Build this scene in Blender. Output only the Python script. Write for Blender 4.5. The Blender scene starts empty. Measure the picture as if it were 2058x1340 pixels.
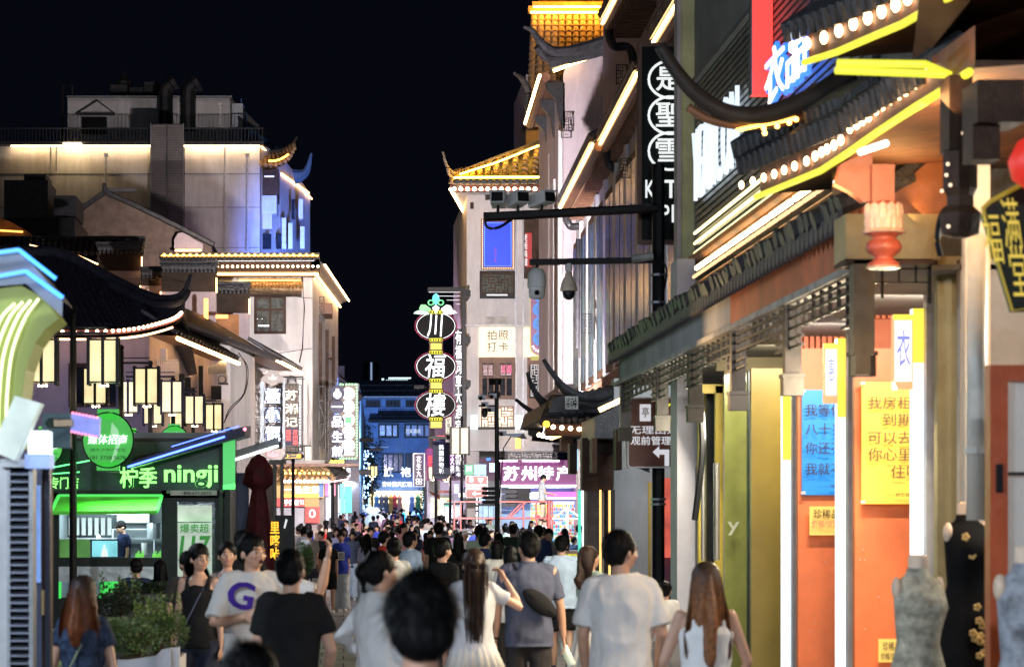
import bpy, math, random
from mathutils import Vector, Matrix, noise
random.seed(7)
D = bpy.data
scene = bpy.context.scene
C = scene.collection
R = math.radians

# ---------------------------------------------------------------- camera, sky, exposure
F, U0, V0, H = 5000.0, 690.0, 1040.0, 1.9          # telephoto view down the street
cam_d = D.cameras.new('camera'); cam = D.objects.new('camera', cam_d); C.objects.link(cam)
cam.location = (0, 0, H); cam.rotation_euler = (R(90), 0, 0)
cam_d.sensor_width = 36; cam_d.lens = 36*F/2058
cam_d.shift_x = (1029-U0)/2058; cam_d.shift_y = (V0-670)/2058
cam_d.clip_start = .5; cam_d.clip_end = 3000
cam_d.dof.use_dof = True; cam_d.dof.focus_distance = 85; cam_d.dof.aperture_fstop = 5.0
scene.camera = cam

world = D.worlds.new('World'); scene.world = world; world.use_nodes = True
wn = world.node_tree; wn.nodes.clear()
sky = wn.nodes.new('ShaderNodeTexSky'); sky.sky_type = 'NISHITA'; sky.sun_disc = False
sky.sun_elevation = R(-6); sky.sun_rotation = R(150); sky.air_density = 1.2; sky.ozone_density = 4
mixn = wn.nodes.new('ShaderNodeMix'); mixn.data_type = 'RGBA'; mixn.blend_type = 'ADD'; mixn.inputs[0].default_value = 1
mixn.inputs[7].default_value = (.034,.044,.088,1)     # city glow on the night sky
bgn = wn.nodes.new('ShaderNodeBackground'); bgn.inputs[1].default_value = .05
outn = wn.nodes.new('ShaderNodeOutputWorld')
wn.links.new(sky.outputs[0], mixn.inputs[6]); wn.links.new(mixn.outputs[2], bgn.inputs[0]); wn.links.new(bgn.outputs[0], outn.inputs[0])

sun_d = D.lights.new('moon', 'SUN'); sun_d.energy = .012; sun_d.angle = R(2); sun_d.color = (.7, .8, 1)
sun = D.objects.new('moon', sun_d); C.objects.link(sun); sun.rotation_euler = (R(50), 0, R(-30))

scene.view_settings.view_transform = 'Standard'; scene.view_settings.look = 'None'
scene.view_settings.exposure = 0.0; scene.view_settings.gamma = 1; scene.view_settings.use_curve_mapping = False
cy = scene.cycles
cy.use_denoising = True; cy.denoiser = 'OPENIMAGEDENOISE'
cy.max_bounces = 5; cy.diffuse_bounces = 3; cy.glossy_bounces = 2; cy.transmission_bounces = 3; cy.transparent_max_bounces = 6
cy.sample_clamp_indirect = 2.5; cy.sample_clamp_direct = 0
cy.caustics_reflective = False; cy.caustics_refractive = False

# ---------------------------------------------------------------- materials
_m = {}
def pm(name, col, rough=.7, var=.18, scale=2.0, bump=.15, metal=0.0, bscale=None, coat=0, spec=None):
    if name in _m: return _m[name]
    m = D.materials.new(name); _m[name] = m; m.use_nodes = True
    n = m.node_tree; b = n.nodes['Principled BSDF']
    b.inputs['Roughness'].default_value = rough; b.inputs['Metallic'].default_value = metal
    b.inputs['Specular IOR Level'].default_value = spec if spec is not None else (.18 if max(col) < .09 and 'glass' not in name and 'tile' not in name else .5)
    if coat: b.inputs['Coat Weight'].default_value = coat
    tc = n.nodes.new('ShaderNodeTexCoord')
    nz = n.nodes.new('ShaderNodeTexNoise'); nz.inputs['Scale'].default_value = scale; nz.inputs['Detail'].default_value = 8
    nz.inputs['Roughness'].default_value = .65
    n.links.new(tc.outputs['Object'], nz.inputs['Vector'])
    cr = n.nodes.new('ShaderNodeValToRGB')
    lo = [max(0, c*(1-var*1.6)) for c in col]; hi = [min(1, c*(1+var)) for c in col]
    cr.color_ramp.elements[0].position = .28; cr.color_ramp.elements[1].position = .72
    cr.color_ramp.elements[0].color = (*lo, 1); cr.color_ramp.elements[1].color = (*hi, 1)
    n.links.new(nz.outputs[0], cr.inputs[0]); n.links.new(cr.outputs[0], b.inputs['Base Color'])
    if bump:
        nb = n.nodes.new('ShaderNodeTexNoise'); nb.inputs['Scale'].default_value = bscale or scale*6; nb.inputs['Detail'].default_value = 5
        n.links.new(tc.outputs['Object'], nb.inputs['Vector'])
        bp = n.nodes.new('ShaderNodeBump'); bp.inputs['Strength'].default_value = bump; bp.inputs['Distance'].default_value = .03
        n.links.new(nb.outputs[0], bp.inputs['Height']); n.links.new(bp.outputs[0], b.inputs['Normal'])
    return m
def plaster(name, col, streak=.5):
    """old painted render: blotches, rain streaks, hairline relief"""
    if name in _m: return _m[name]
    m = D.materials.new(name); _m[name] = m; m.use_nodes = True
    n = m.node_tree; b = n.nodes['Principled BSDF']; b.inputs['Roughness'].default_value = .85
    tc = n.nodes.new('ShaderNodeTexCoord')
    def nz(sc, vscale, det=8):
        mp = n.nodes.new('ShaderNodeMapping'); mp.inputs['Scale'].default_value = vscale
        t = n.nodes.new('ShaderNodeTexNoise'); t.inputs['Scale'].default_value = sc; t.inputs['Detail'].default_value = det; t.inputs['Roughness'].default_value = .7
        n.links.new(tc.outputs['Object'], mp.inputs[0]); n.links.new(mp.outputs[0], t.inputs['Vector']); return t
    a = nz(.55, (1, 1, 1)); s = nz(2.2, (1, 1, .12)); f = nz(14, (1, 1, 1), 6)
    r1 = n.nodes.new('ShaderNodeMapRange'); r1.inputs[1].default_value = .3; r1.inputs[2].default_value = .75; r1.inputs[3].default_value = 1 - .45*streak; r1.inputs[4].default_value = 1.08
    r2 = n.nodes.new('ShaderNodeMapRange'); r2.inputs[1].default_value = .35; r2.inputs[2].default_value = .6; r2.inputs[3].default_value = 1 - .4*streak; r2.inputs[4].default_value = 1.0
    n.links.new(a.outputs[0], r1.inputs[0]); n.links.new(s.outputs[0], r2.inputs[0])
    mu = n.nodes.new('ShaderNodeMath'); mu.operation = 'MULTIPLY'
    n.links.new(r1.outputs[0], mu.inputs[0]); n.links.new(r2.outputs[0], mu.inputs[1])
    vm = n.nodes.new('ShaderNodeVectorMath'); vm.operation = 'SCALE'; vm.inputs[0].default_value = col
    n.links.new(mu.outputs[0], vm.inputs['Scale']); n.links.new(vm.outputs[0], b.inputs['Base Color'])
    bp = n.nodes.new('ShaderNodeBump'); bp.inputs['Strength'].default_value = .25; bp.inputs['Distance'].default_value = .03
    n.links.new(f.outputs[0], bp.inputs['Height']); n.links.new(bp.outputs[0], b.inputs['Normal'])
    return m
def em(name, col, strength=1.0, sample=True, var=0):
    if name in _m: return _m[name]
    m = D.materials.new(name); _m[name] = m; m.use_nodes = True
    n = m.node_tree; b = n.nodes['Principled BSDF']
    b.inputs['Base Color'].default_value = (*[min(.8, c*.6) for c in col], 1); b.inputs['Roughness'].default_value = .5
    b.inputs['Emission Color'].default_value = (*col, 1); b.inputs['Emission Strength'].default_value = strength
    if var:
        tc = n.nodes.new('ShaderNodeTexCoord'); t = n.nodes.new('ShaderNodeTexNoise'); t.inputs['Scale'].default_value = 3; t.inputs['Detail'].default_value = 4
        n.links.new(tc.outputs['Object'], t.inputs['Vector'])
        r = n.nodes.new('ShaderNodeMapRange'); r.inputs[1].default_value = .3; r.inputs[2].default_value = .7
        r.inputs[3].default_value = strength*(1-var); r.inputs[4].default_value = strength*(1+var*.5)
        n.links.new(t.outputs[0], r.inputs[0]); n.links.new(r.outputs[0], b.inputs['Emission Strength'])
    if not sample:
        m.cycles.emission_sampling = 'NONE'
    return m
def glass(name, col=(.03, .04, .05), rough=.08, alpha=.35):
    if name in _m: return _m[name]
    m = D.materials.new(name); _m[name] = m; m.use_nodes = True
    b = m.node_tree.nodes['Principled BSDF']
    b.inputs['Base Color'].default_value = (*col, 1); b.inputs['Roughness'].default_value = rough
    b.inputs['Alpha'].default_value = alpha; b.inputs['Specular IOR Level'].default_value = .8
    return m

WALL = plaster('white_render', (.66, .64, .64), .55)
WALLD = plaster('old_render', (.42, .40, .39), .9)
WALLM = plaster('mauve_render', (.5, .42, .45), .5)
WALLB = pm('pale_cladding', (.5, .54, .6), .6, .12)
TILE = pm('roof_tile', (.045,.045,.052), .5, .45, 6, .4)
TILEW = pm('clay_tile', (.40, .27, .15), .7, .45, 5, .5)
RIDGE = pm('ridge_mortar', (.06, .06, .066), .7, .4, 5, .4)
WOOD = pm('dark_wood', (.06, .032, .02), .55, .35, 4, .2)
WOODR = pm('red_wood', (.20, .05, .025), .5, .3, 4, .15)
WOODM = pm('brown_timber', (.16, .07, .035), .5, .3, 4, .2)
BLACK = pm('black_paint', (.012, .012, .014), .4, .3, 5, .05)
DGREY = pm('dark_grey_metal', (.05, .05, .055), .45, .25, 5, .08, .6)
MGREY = pm('grey_metal', (.25, .26, .28), .4, .2, 5, .08, .6)
LGREY = pm('light_grey_paint', (.5, .5, .52), .5, .15, 4, .05)
WHITE = pm('white_paint', (.78, .78, .78), .5, .1, 4, .05)
STONE = pm('pale_stone', (.4, .39, .37), .8, .3, 3, .3)
GLASSD = pm('dark_window_glass', (.02, .024, .03), .08, .4, 2, .02)
RED = pm('red_paint', (.5, .02, .02), .4, .2)
SKIN = pm('skin', (.52, .30, .21), .5, .1, 6, .05)
WARM = em('warm_led', (1,.56,.22), 24)
WARMS = em('warm_led_soft', (1,.56,.24), 7)
BULB = em('warm_bulb', (1, .72, .45), 14, False)
LANT = em('lantern_glow', (1, .82, .44), 1.15, True, .25)
WLED = em('white_led', (.85, .92, 1), 6)
WTXT = em('white_letter', (.95, .97, 1), 1.6, False)
WTXTD = em('dim_white_letter', (.9, .92, .95), .75, False)
YTXT = em('yellow_neon', (.95, .9, .05), 1.1, False)
GTXT = em('green_letter', (.3, 1, .22), 1.8, False)
RTXT = em('red_letter', (1, .08, .06), 1.6, False)
BLED = em('blue_led', (.06, .12, 1), 7)
BTXT = em('blue_letter', (.1, .25, 1), 2.2, False)

# ---------------------------------------------------------------- mesh helpers
def W(u, v, Y): return Vector(((u-U0)/F*Y, Y, H+(V0-v)/F*Y))
def XU(u, Y): return (u-U0)/F*Y
def ZV(v, Y): return H+(V0-v)/F*Y
def gz(y):
    t = min(1, max(0, (y-62)/140)); return .95*t*t*(3-2*t)

class MB:
    def __init__(s): s.v = []; s.f = []; s.seg = []
    def add(s, vs, fs):
        o = len(s.v); s.seg.append((o, len(s.f))); s.v += [tuple(p) for p in vs]; s.f += [tuple(i+o for i in f) for f in fs]; return s
    def box(s, x0, x1, y0, y1, z0, z1, M=None):
        vs = [Vector(p) for p in ((x0,y0,z0),(x1,y0,z0),(x1,y1,z0),(x0,y1,z0),(x0,y0,z1),(x1,y0,z1),(x1,y1,z1),(x0,y1,z1))]
        if M: vs = [M @ p for p in vs]
        return s.add(vs, [(0,3,2,1),(4,5,6,7),(0,1,5,4),(1,2,6,5),(2,3,7,6),(3,0,4,7)])
    def pb(s, u0, u1, v0, v1, Y, dep=.1):      # a box whose camera-side face fills a picture rectangle at distance Y
        return s.box(XU(u0,Y), XU(u1,Y), Y, Y+dep, ZV(v1,Y), ZV(v0,Y))
    def tube(s, pts, r, n=6, cap=True, sq=(1,1)):
        pts = [Vector(p) for p in pts]; k = len(pts); rs = r if isinstance(r, (list, tuple)) else [r]*k
        vs = []; fs = []
        t0 = (pts[1]-pts[0]).normalized()
        up = Vector((0,0,1)) if abs(t0.z) < .9 else Vector((1,0,0))
        for i, p in enumerate(pts):
            t = (pts[min(i+1,k-1)]-pts[max(i-1,0)]).normalized()
            a = t.cross(up)
            if a.length < 1e-4: a = t.orthogonal()
            a.normalize(); b = a.cross(t).normalized()
            for j in range(n):
                q = 2*math.pi*(j+.5)/n
                vs.append(p + a*math.cos(q)*rs[i]*sq[0] + b*math.sin(q)*rs[i]*sq[1])
        for i in range(k-1):
            for j in range(n):
                fs.append((i*n+j, i*n+(j+1)%n, (i+1)*n+(j+1)%n, (i+1)*n+j))
        if cap: fs.append(tuple(range(n-1,-1,-1))); fs.append(tuple((k-1)*n+j for j in range(n)))
        return s.add(vs, fs)
    def bar(s, a, b, w): return s.tube([a, b], w*.7071, 4)
    def prism(s, poly, y0, y1):                 # poly = [(x,z)...] closed outline in the frontal plane
        n = len(poly); vs = [(x,y0,z) for x,z in poly]+[(x,y1,z) for x,z in poly]
        fs = [tuple(range(n)), tuple(range(2*n-1,n-1,-1))]+[(i,i+n,(i+1)%n+n,(i+1)%n) for i in range(n)]
        return s.add(vs, fs)
    def pprism(s, uv, Y, dep=.1): return s.prism([(XU(u,Y),ZV(v,Y)) for u,v in uv], Y, Y+dep)
    def lathe(s, c, prof, n=12, sx=1, sy=1):     # prof = [(r,z)]
        c = Vector(c); vs = []; fs = []
        for r, z in prof:
            for j in range(n):
                q = 2*math.pi*j/n; vs.append(c+Vector((r*sx*math.cos(q), r*sy*math.sin(q), z)))
        for i in range(len(prof)-1):
            for j in range(n): fs.append((i*n+j, i*n+(j+1)%n, (i+1)*n+(j+1)%n, (i+1)*n+j))
        fs.append(tuple(range(n-1,-1,-1))); fs.append(tuple((len(prof)-1)*n+j for j in range(n)))
        return s.add(vs, fs)
    def ball(s, c, r, n=8, m=6, sc=(1,1,1)):
        prof = [(max(1e-4, r*math.sin(math.pi*i/m)), -r*math.cos(math.pi*i/m)*sc[2]) for i in range(m+1)]
        return s.lathe(c, prof, n, sc[0], sc[1])
    def disc(s, c, rx, rz, dep=.05, n=24):
        c = Vector(c); return s.prism([(c.x+rx*math.cos(2*math.pi*j/n), c.z+rz*math.sin(2*math.pi*j/n)) for j in range(n)], c.y, c.y+dep)
    def ring(s, c, rx, rz, w, dep=.05, n=28):
        c = Vector(c)
        return s.tube([c+Vector((rx*math.cos(2*math.pi*j/n),0,rz*math.sin(2*math.pi*j/n))) for j in range(n+1)], w, 5, False)
    def mesh(s, name, off=Vector((0,0,0)), smooth=False):
        me = D.meshes.new(name); me.from_pydata([Vector(p)-off for p in s.v], [], s.f)
        if smooth: me.polygons.foreach_set('use_smooth', [True]*len(me.polygons))
        me.update(); return me
    def split(s):
        """clusters of shapes that touch one another, each to become a part of its own"""
        n = len(s.seg)
        if n < 2 or n > 90: return None
        ends = s.seg[1:]+[(len(s.v), len(s.f))]; bb = []
        for (a, _), (b, _) in zip(s.seg, ends):
            P = s.v[a:b]; bb.append([min(p[i] for p in P)-.006 for i in range(3)]+[max(p[i] for p in P)+.006 for i in range(3)])
        par = list(range(n))
        def find(i):
            while par[i] != i: i = par[i]
            return i
        for i in range(n):
            for j in range(i+1, n):
                A, B = bb[i], bb[j]
                if all(A[k] <= B[k+3] and B[k] <= A[k+3] for k in range(3)): par[find(i)] = find(j)
        gr = {}
        for i in range(n): gr.setdefault(find(i), []).append(i)
        if len(gr) < 2: return None
        out = []
        for ids in gr.values():
            m = MB()
            for i in ids:
                a, fa = s.seg[i]; b, fb = ends[i]; m.add(s.v[a:b], [tuple(q-a for q in f) for f in s.f[fa:fb]])
            out.append(m)
        return out
    def build(s, name, mat, parent=None, smooth=False, label=None, kind=None, nosplit=False):
        if parent is not None and not nosplit and kind != 'stuff':
            parts = s.split()
            if parts: return [m.build(name, mat, parent, smooth, label, kind, True) for m in parts][0]
            if len(s.seg) > 90: kind = 'stuff'
        off = Vector((0,0,0))
        if parent is not None:
            q = parent
            while q is not None: off = off + q.location; q = q.parent
        me = s.mesh(name, off, smooth); me.materials.append(mat)
        o = D.objects.new(name, me); C.objects.link(o)
        if parent is not None: o.parent = parent
        if label: o['label'] = label
        if kind: o['kind'] = kind
        return o

def thing(name, label, cat, loc=(0,0,0), group=None):
    o = D.objects.new(name, None); C.objects.link(o); o.location = loc; o.empty_display_size = .2
    o['label'] = label; o['category'] = cat
    if group: o['group'] = group
    return o
def single(mb, name, mat, label, cat, group=None, smooth=False):
    o = mb.build(name, mat, None, smooth); o['label'] = label; o['category'] = cat
    c = sum((Vector(p) for p in mb.v), Vector())/max(1,len(mb.v)); z = min(p[2] for p in mb.v); c.z = z
    o.data.transform(Matrix.Translation(-c)); o.location = c
    if group: o['group'] = group
    return o
def struct(mb, name, mat, smooth=False):
    o = mb.build(name, mat, None, smooth); o['kind'] = 'structure'; return o
def piece(name, mesh, loc, parent, rot=None, scale=None):
    o = D.objects.new(name, mesh); C.objects.link(o)
    off = Vector((0,0,0)); q = parent
    while q is not None: off = off+q.location; q = q.parent
    o.parent = parent; o.location = Vector(loc)-off
    if rot: o.rotation_euler = rot
    if scale: o.scale = scale
    return o
def dup_tree(o, parent=None, loc=None):
    c = o.copy(); C.objects.link(c); c.parent = parent
    if loc is not None: c.location = loc
    for ch in o.children: dup_tree(ch, c)
    return c

_ws = D.scenes.new('workbench'); _vl = _ws.view_layers[0]
def bake(o):
    _ws.collection.objects.link(o); _vl.update(); dg = _vl.depsgraph
    me = D.meshes.new_from_object(o.evaluated_get(dg), depsgraph=dg)
    D.objects.remove(o); return me
_txt = {}
def text_mesh(body, vertical=False, bold=.02, depth=.02, line=1.0, shear=0):
    key = (body, vertical, bold, depth, line, shear)
    if key in _txt: return _txt[key].copy()
    cu = D.curves.new('t', 'FONT'); cu.body = '\n'.join(body) if vertical else body
    cu.size = 1; cu.align_x = 'CENTER'; cu.space_line = line; cu.offset = bold*.38; cu.extrude = depth; cu.shear = shear
    cu.resolution_u = 3
    o = D.objects.new('t', cu); me = bake(o); D.curves.remove(cu); _txt[key] = me
    return me.copy()
def text(body, u0, v0, u1, v1, Y, mat, parent, vertical=False, bold=.02, depth=.02, name='lettering', line=1.0, shear=0):
    """lettering filling the picture rectangle at distance Y, facing the camera side of the street"""
    me = text_mesh(body, vertical, bold, depth, line, shear)
    x0, x1, z0, z1 = XU(u0,Y), XU(u1,Y), ZV(v1,Y), ZV(v0,Y)
    return _fit(me, body, x0, x1, z0, z1, lambda a, b, d: Vector((a, Y-d, b)), mat, parent, name)
def _fit(me, body, a0, a1, b0, b1, place, mat, parent, name):
    xs = [q.co.x for q in me.vertices]; ys = [q.co.y for q in me.vertices]
    mx, nx, my, ny = min(xs), max(xs), min(ys), max(ys)
    sx = (a1-a0)/max(1e-5, nx-mx); sy = (b1-b0)/max(1e-5, ny-my)
    if len(body) and (ny-my) < .2*(nx-mx)/max(1,len(body)): sy = abs(sx)    # a bare stroke keeps its thickness
    off = Vector((0,0,0)); q = parent
    while q is not None: off = off+q.location; q = q.parent
    sd = min(abs(sx), abs(sy))
    for p in me.vertices:
        p.co = place(a0+(p.co.x-mx)*sx, b0+(p.co.y-my)*sy if sy != abs(sx) or (ny-my)*sy > (b1-b0)*.9 else (b0+b1)/2+(p.co.y-(my+ny)/2)*sy, (p.co.z+.02)*sd+.004) - off
    me.materials.clear(); me.materials.append(mat)
    o = D.objects.new(name, me); C.objects.link(o); o.parent = parent
    return o
def wall_text(body, X, y0, y1, z0, z1, mat, parent, bold=.02, name='lettering'):
    """lettering on a wall that runs down the street at X, facing the street; y0 is the far end (first letter)"""
    me = text_mesh(body, False, bold, .03)
    return _fit(me, body, y0, y1, z0, z1, lambda a, b, d: Vector((X-d, a, b)), mat, parent, name)

def point(loc, power, col, r=.12, name='lamp_light'):
    d = D.lights.new(name, 'POINT'); d.energy = power; d.color = col; d.shadow_soft_size = r
    o = D.objects.new(name, d); C.objects.link(o); o.location = loc; return o
def area(loc, target, sx, sy, power, col, name='lamp_light', spread=180):
    d = D.lights.new(name, 'AREA'); d.shape = 'RECTANGLE'; d.size = sx; d.size_y = sy; d.energy = power; d.color = col; d.spread = R(spread)
    o = D.objects.new(name, d); C.objects.link(o); o.location = loc
    o.rotation_euler = (Vector(target)-Vector(loc)).to_track_quat('-Z', 'Y').to_euler(); return o

# tile roofs ------------------------------------------------------
def lerp(a, b, t): return a+(b-a)*t
def poly_at(pts, t):
    n = len(pts)-1; f = min(.99999, max(0, t))*n; i = int(f); return lerp(Vector(pts[i]), Vector(pts[i+1]), f-i)
def catmull(pts, n=8):
    pts = [Vector(p) for p in pts]; out = []
    P = [pts[0]*2-pts[1]]+pts+[pts[-1]*2-pts[-2]]
    for i in range(1, len(P)-2):
        for k in range(n):
            t = k/n; a, b, c, d = P[i-1], P[i], P[i+1], P[i+2]
            out.append(.5*((2*b)+(c-a)*t+(2*a-5*b+4*c-d)*t*t+(3*b-a-3*c+d)*t**3))
    out.append(pts[-1]); return out
def roof(parent, eave, ridge, cols, mat, r=.07, rows=6, sag=.0, ends=True, name='tile_rows'):
    """sheet plus raised rounded tile courses from eave up to ridge"""
    mb = MB(); g = []
    for i in range(cols+1):
        t = i/cols; a = poly_at(eave, t); b = poly_at(ridge, t)
        g.append([lerp(a, b, j/rows)-Vector((0,0,sag*4*(j/rows)*(1-j/rows))) for j in range(rows+1)])
    vs = [p for c in g for p in c]; n = rows+1
    mb.add(vs, [(i*n+j, (i+1)*n+j, (i+1)*n+j+1, i*n+j+1) for i in range(cols) for j in range(rows)])
    mb.add([p-Vector((0,0,.12)) for p in vs], [(i*n+j, i*n+j+1, (i+1)*n+j+1, (i+1)*n+j) for i in range(cols) for j in range(rows)])
    for c in g:
        for j in range(rows):
            mb.tube([c[j]+Vector((0,0,.02)), c[j+1]+Vector((0,0,.02))], [r*1.12, r*.92], 6)
    mb.build(name, mat, parent, kind='stuff')
    return g
TILE_MESH = None
def tile_pieces(parent, eave, ridge, cols, rows, mat, r=.09):
    """each curved cover tile is an object of its own"""
    a0 = poly_at(eave, 0); L = (poly_at(ridge, .5)-poly_at(eave, .5)).length/rows
    mb = MB(); n = 5; vs = []; fs = []
    for k, (rr, y) in enumerate(((r*1.18, -.02), (r*.9, L*1.05))):
        for j in range(n+1):
            q = math.pi*j/n; vs.append((rr*math.cos(q), y, rr*math.sin(q)))
    fs = [(j, j+1, n+2+j, n+1+j) for j in range(n)]+[tuple(range(n, -1, -1))]
    mb.add(vs, fs); me = mb.mesh('cover_tile'); me.materials.append(mat)
    for i in range(cols):
        t = (i+.5)/cols; a = poly_at(eave, t); b = poly_at(ridge, t); d = (b-a)
        e = d.normalized().to_track_quat('Y', 'Z').to_euler()
        for j in range(rows):
            piece('roof_tile', me, a+d*(j/rows)+Vector((0,0,.03)), parent, (e.x+random.uniform(-.03,.03), e.y, e.z+random.uniform(-.03,.03)))
    mb = MB(); N = cols
    vs = [poly_at(eave, i/N) for i in range(N+1)]+[poly_at(ridge, i/N) for i in range(N+1)]
    mb.add(vs, [(i, i+1, N+2+i, N+1+i) for i in range(N)])
    mb.add([p-Vector((0,0,.1)) for p in vs], [(i+1, i, N+1+i, N+2+i) for i in range(N)])
    mb.build('roof_bed', TILE, parent)
def horn(mb, pts, r0, r1, n=8, flat=1.0):
    c = catmull(pts, 6); k = len(c); mb.tube(c, [lerp(r0, r1, i/(k-1)) for i in range(k)], n, True, (flat, 1)); return mb
def bulbs(pts, n, parent, r=.045, mat=None, name='light_bulbs'):
    mb = MB()
    for i in range(n): mb.ball(poly_at(pts, (i+.5)/n), r, 6, 4)
    return mb.build(name, mat or BULB, parent)
def lattice(mb, x0, x1, z0, z1, y, w=.03, seed=0, nx=4, nz=4):
    """Chinese broken-key lattice in the frontal plane"""
    rnd = random.Random(seed); dx = (x1-x0)/nx; dz = (z1-z0)/nz
    mb.box(x0, x1, y, y+w, z0, z0+w); mb.box(x0, x1, y, y+w, z1-w, z1); mb.box(x0, x0+w, y+.001, y+w+.001, z0, z1); mb.box(x1-w, x1, y+.001, y+w+.001, z0, z1)
    for i in range(nx):
        for j in range(nz):
            if (i+j) % 2: mb.box(x0+i*dx, x0+(i+1)*dx, y+.002, y+w, z0+(j+.5)*dz, z0+(j+.5)*dz+w*.8)
            else: mb.box(x0+(i+.5)*dx, x0+(i+.5)*dx+w*.8, y+.003, y+w, z0+j*dz, z0+(j+1)*dz)
            if rnd.random() < .6: mb.box(x0+i*dx, x0+i*dx+w*.8, y+.004, y+w, z0+j*dz, z0+(j+1)*dz)
            if rnd.random() < .6: mb.box(x0+i*dx, x0+(i+1)*dx, y+.005, y+w, z0+j*dz, z0+j*dz+w*.8)
    return mb
def window(parent, u0, u1, v0, v1, Y, frame=WOOD, gl=GLASSD, mull=2, trans=.3, w=None):
    x0, x1, z0, z1 = XU(u0,Y), XU(u1,Y), ZV(v1,Y), ZV(v0,Y); w = w or .06*min(x1-x0, z1-z0)+.03
    mb = MB(); mb.box(x0,x1,Y-.05,Y+.02,z0,z0+w).box(x0,x1,Y-.05,Y+.02,z1-w,z1).box(x0,x0+w,Y-.048,Y+.02,z0+w,z1-w).box(x1-w,x1,Y-.048,Y+.02,z0+w,z1-w)
    for i in range(1, mull): xm = lerp(x0,x1,i/mull); mb.box(xm-w*.4,xm+w*.4,Y-.044,Y+.02,z0+w,z1-w)
    if trans: zt = z1-(z1-z0)*trans; mb.box(x0+w,x1-w,Y-.046,Y+.02,zt-w*.4,zt+w*.4)
    f = mb.build('window', frame, parent)
    MB().box(x0+w*.5,x1-w*.5,Y-.02,Y+.0,z0+w*.5,z1-w*.5).build('pane', gl, f)
    return f
def plan(mb, pts, z0, z1):
    n = len(pts); vs = [(x,y,z0) for x,y in pts]+[(x,y,z1) for x,y in pts]
    return mb.add(vs, [tuple(range(n-1,-1,-1)), tuple(range(n,2*n))]+[(i,(i+1)%n,(i+1)%n+n,i+n) for i in range(n)])

# ================================================================ GROUND
mb = MB(); ys = [-40,0,30,62,75,90,105,120,135,150,165,180,202,260,500,1500]
vs = [];
for y in ys: vs += [(-400,y,gz(y)-.03),(400,y,gz(y)-.03)]
mb.add(vs, [(2*i,2*i+1,2*i+3,2*i+2) for i in range(len(ys)-1)])
struct(mb, 'ground', pm('asphalt', (.05,.05,.052), .8, .3, 3, .3))
PAVE = pm('paving_stone', (.17,.165,.17), .42, .35, 1.5, .25, bscale=30)
PAVE2 = pm('paving_stone_dark', (.11,.11,.12), .4, .35, 1.5, .25, bscale=30)
street = struct(MB().box(-8.5, 9, -10, 62, -.05, -.012), 'pavement', pm('paving_joint', (.05,.05,.05), .9, .2))
pav = []
for k, mt in enumerate((PAVE, PAVE2)):
    me = MB().box(-.292,.292,-.442,.442,-.03,.012).mesh('paver'); me.materials.append(mt); pav.append(me)
rnd = random.Random(3); n = 0; rest = MB()
j = 0; y = 31.0
while y < 62:
    for i in range(20):
        x = -5.4+i*.6+(.3 if j%2 else 0); dz = rnd.uniform(-.004,.004)
        if n < 300 and -4.5 < x < 4.2 :
            piece('paver', pav[rnd.random() < .3], (x, y, dz), street, (rnd.uniform(-.004,.004), rnd.uniform(-.006,.006), 0)); n += 1
        else: rest.box(x-.292, x+.292, y-.442, y+.442, -.03, .012+dz)
    j += 1; y += .9
y = 4.0
while y < 30.5:
    for i in range(20):
        x = -5.4+i*.6; rest.box(x-.292, x+.292, y-.442, y+.442, -.03, .012+rnd.uniform(-.004,.004))
    y += .9
rest.build('paver_field', PAVE, street, kind='stuff')
mb = MB()
ys = list(range(62, 240, 6))
vs = [(x, yy, gz(yy)) for yy in ys for x in (-9, 12)]
mb.add(vs, [(2*i,2*i+1,2*i+3,2*i+2) for i in range(len(ys)-1)])
struct(mb, 'far_pavement', PAVE)

# ================================================================ LEFT, TALL REAR BUILDING
Y = 130; t = thing('tall_building', 'tall pale building with dark louvred duct shaft and warm light strip under its terrace rail', 'building', (-12, 130, 0))
x1 = XU(522,Y); zt = ZV(291,Y)
mb = MB(); plan(mb, [(XU(-60,Y),Y),(x1,Y),(x1+.125*19,Y+19),(XU(-60,Y),Y+19)], 0, zt); mb.build('wall', WALL, t)
mb = MB()
for v in (349, 416, 497):                              # render joints
    mb.pb(-40, 522, v, v+1.2, Y-.02, .03)
mb.build('wall_joint', pm('joint', (.12,.11,.1), .8, .2), t)
mb = MB().pb(-60, 530, 284, 291, Y-.6, 1.2); mb.build('terrace_edge', DGREY, t)
MB().tube([W(22,292.5,Y-.25), W(522,293,Y-.25)], .06, 5).build('light_strip', em('warm_led_strong', (1,.66,.32), 34), t)
MB().tube([(x1+.1,Y-.1,zt-.1),(x1+.125*19+.1,Y+19,zt-.4)], .05, 5).build('light_strip', WARMS, t)
MB().pb(127, 163, 287, 292, Y-.9, .3).build('work_light', em('work_light', (1,.75,.4), 22), t)
mb = MB()
for u in range(-40, 530, 7): mb.pb(u, u+1.0, 258, 286, Y-.5, .03)
mb.pb(-60, 530, 257, 259.5, Y-.5, .06); mb.build('terrace_rail', DGREY, t)
for u0_, u1_ in ((303,336),(336,369)):                  # louvred duct shaft
    f = MB().pb(u0_+.5, u1_-.5, 249, 505, Y-1.2, 1.15).build('duct_shaft', pm('shaft_core', (.03,.03,.032), .6, .2), t)
    mb = MB()
    v = 251
    while v < 505: mb.pb(u0_+1, u1_-1, v, v+2.1, Y-1.3, .1); v += 3.3
    mb.build('louvre_slats', pm('louvre_slat', (.22,.2,.2), .5, .15, metal=.4), f, kind='stuff')
    MB().pb(u0_-1, u0_+1, 248, 506, Y-1.36, .2).pb(u1_-1, u1_+.4, 248, 506, Y-1.36, .2).build('shaft_frame', MGREY, f)
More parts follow.
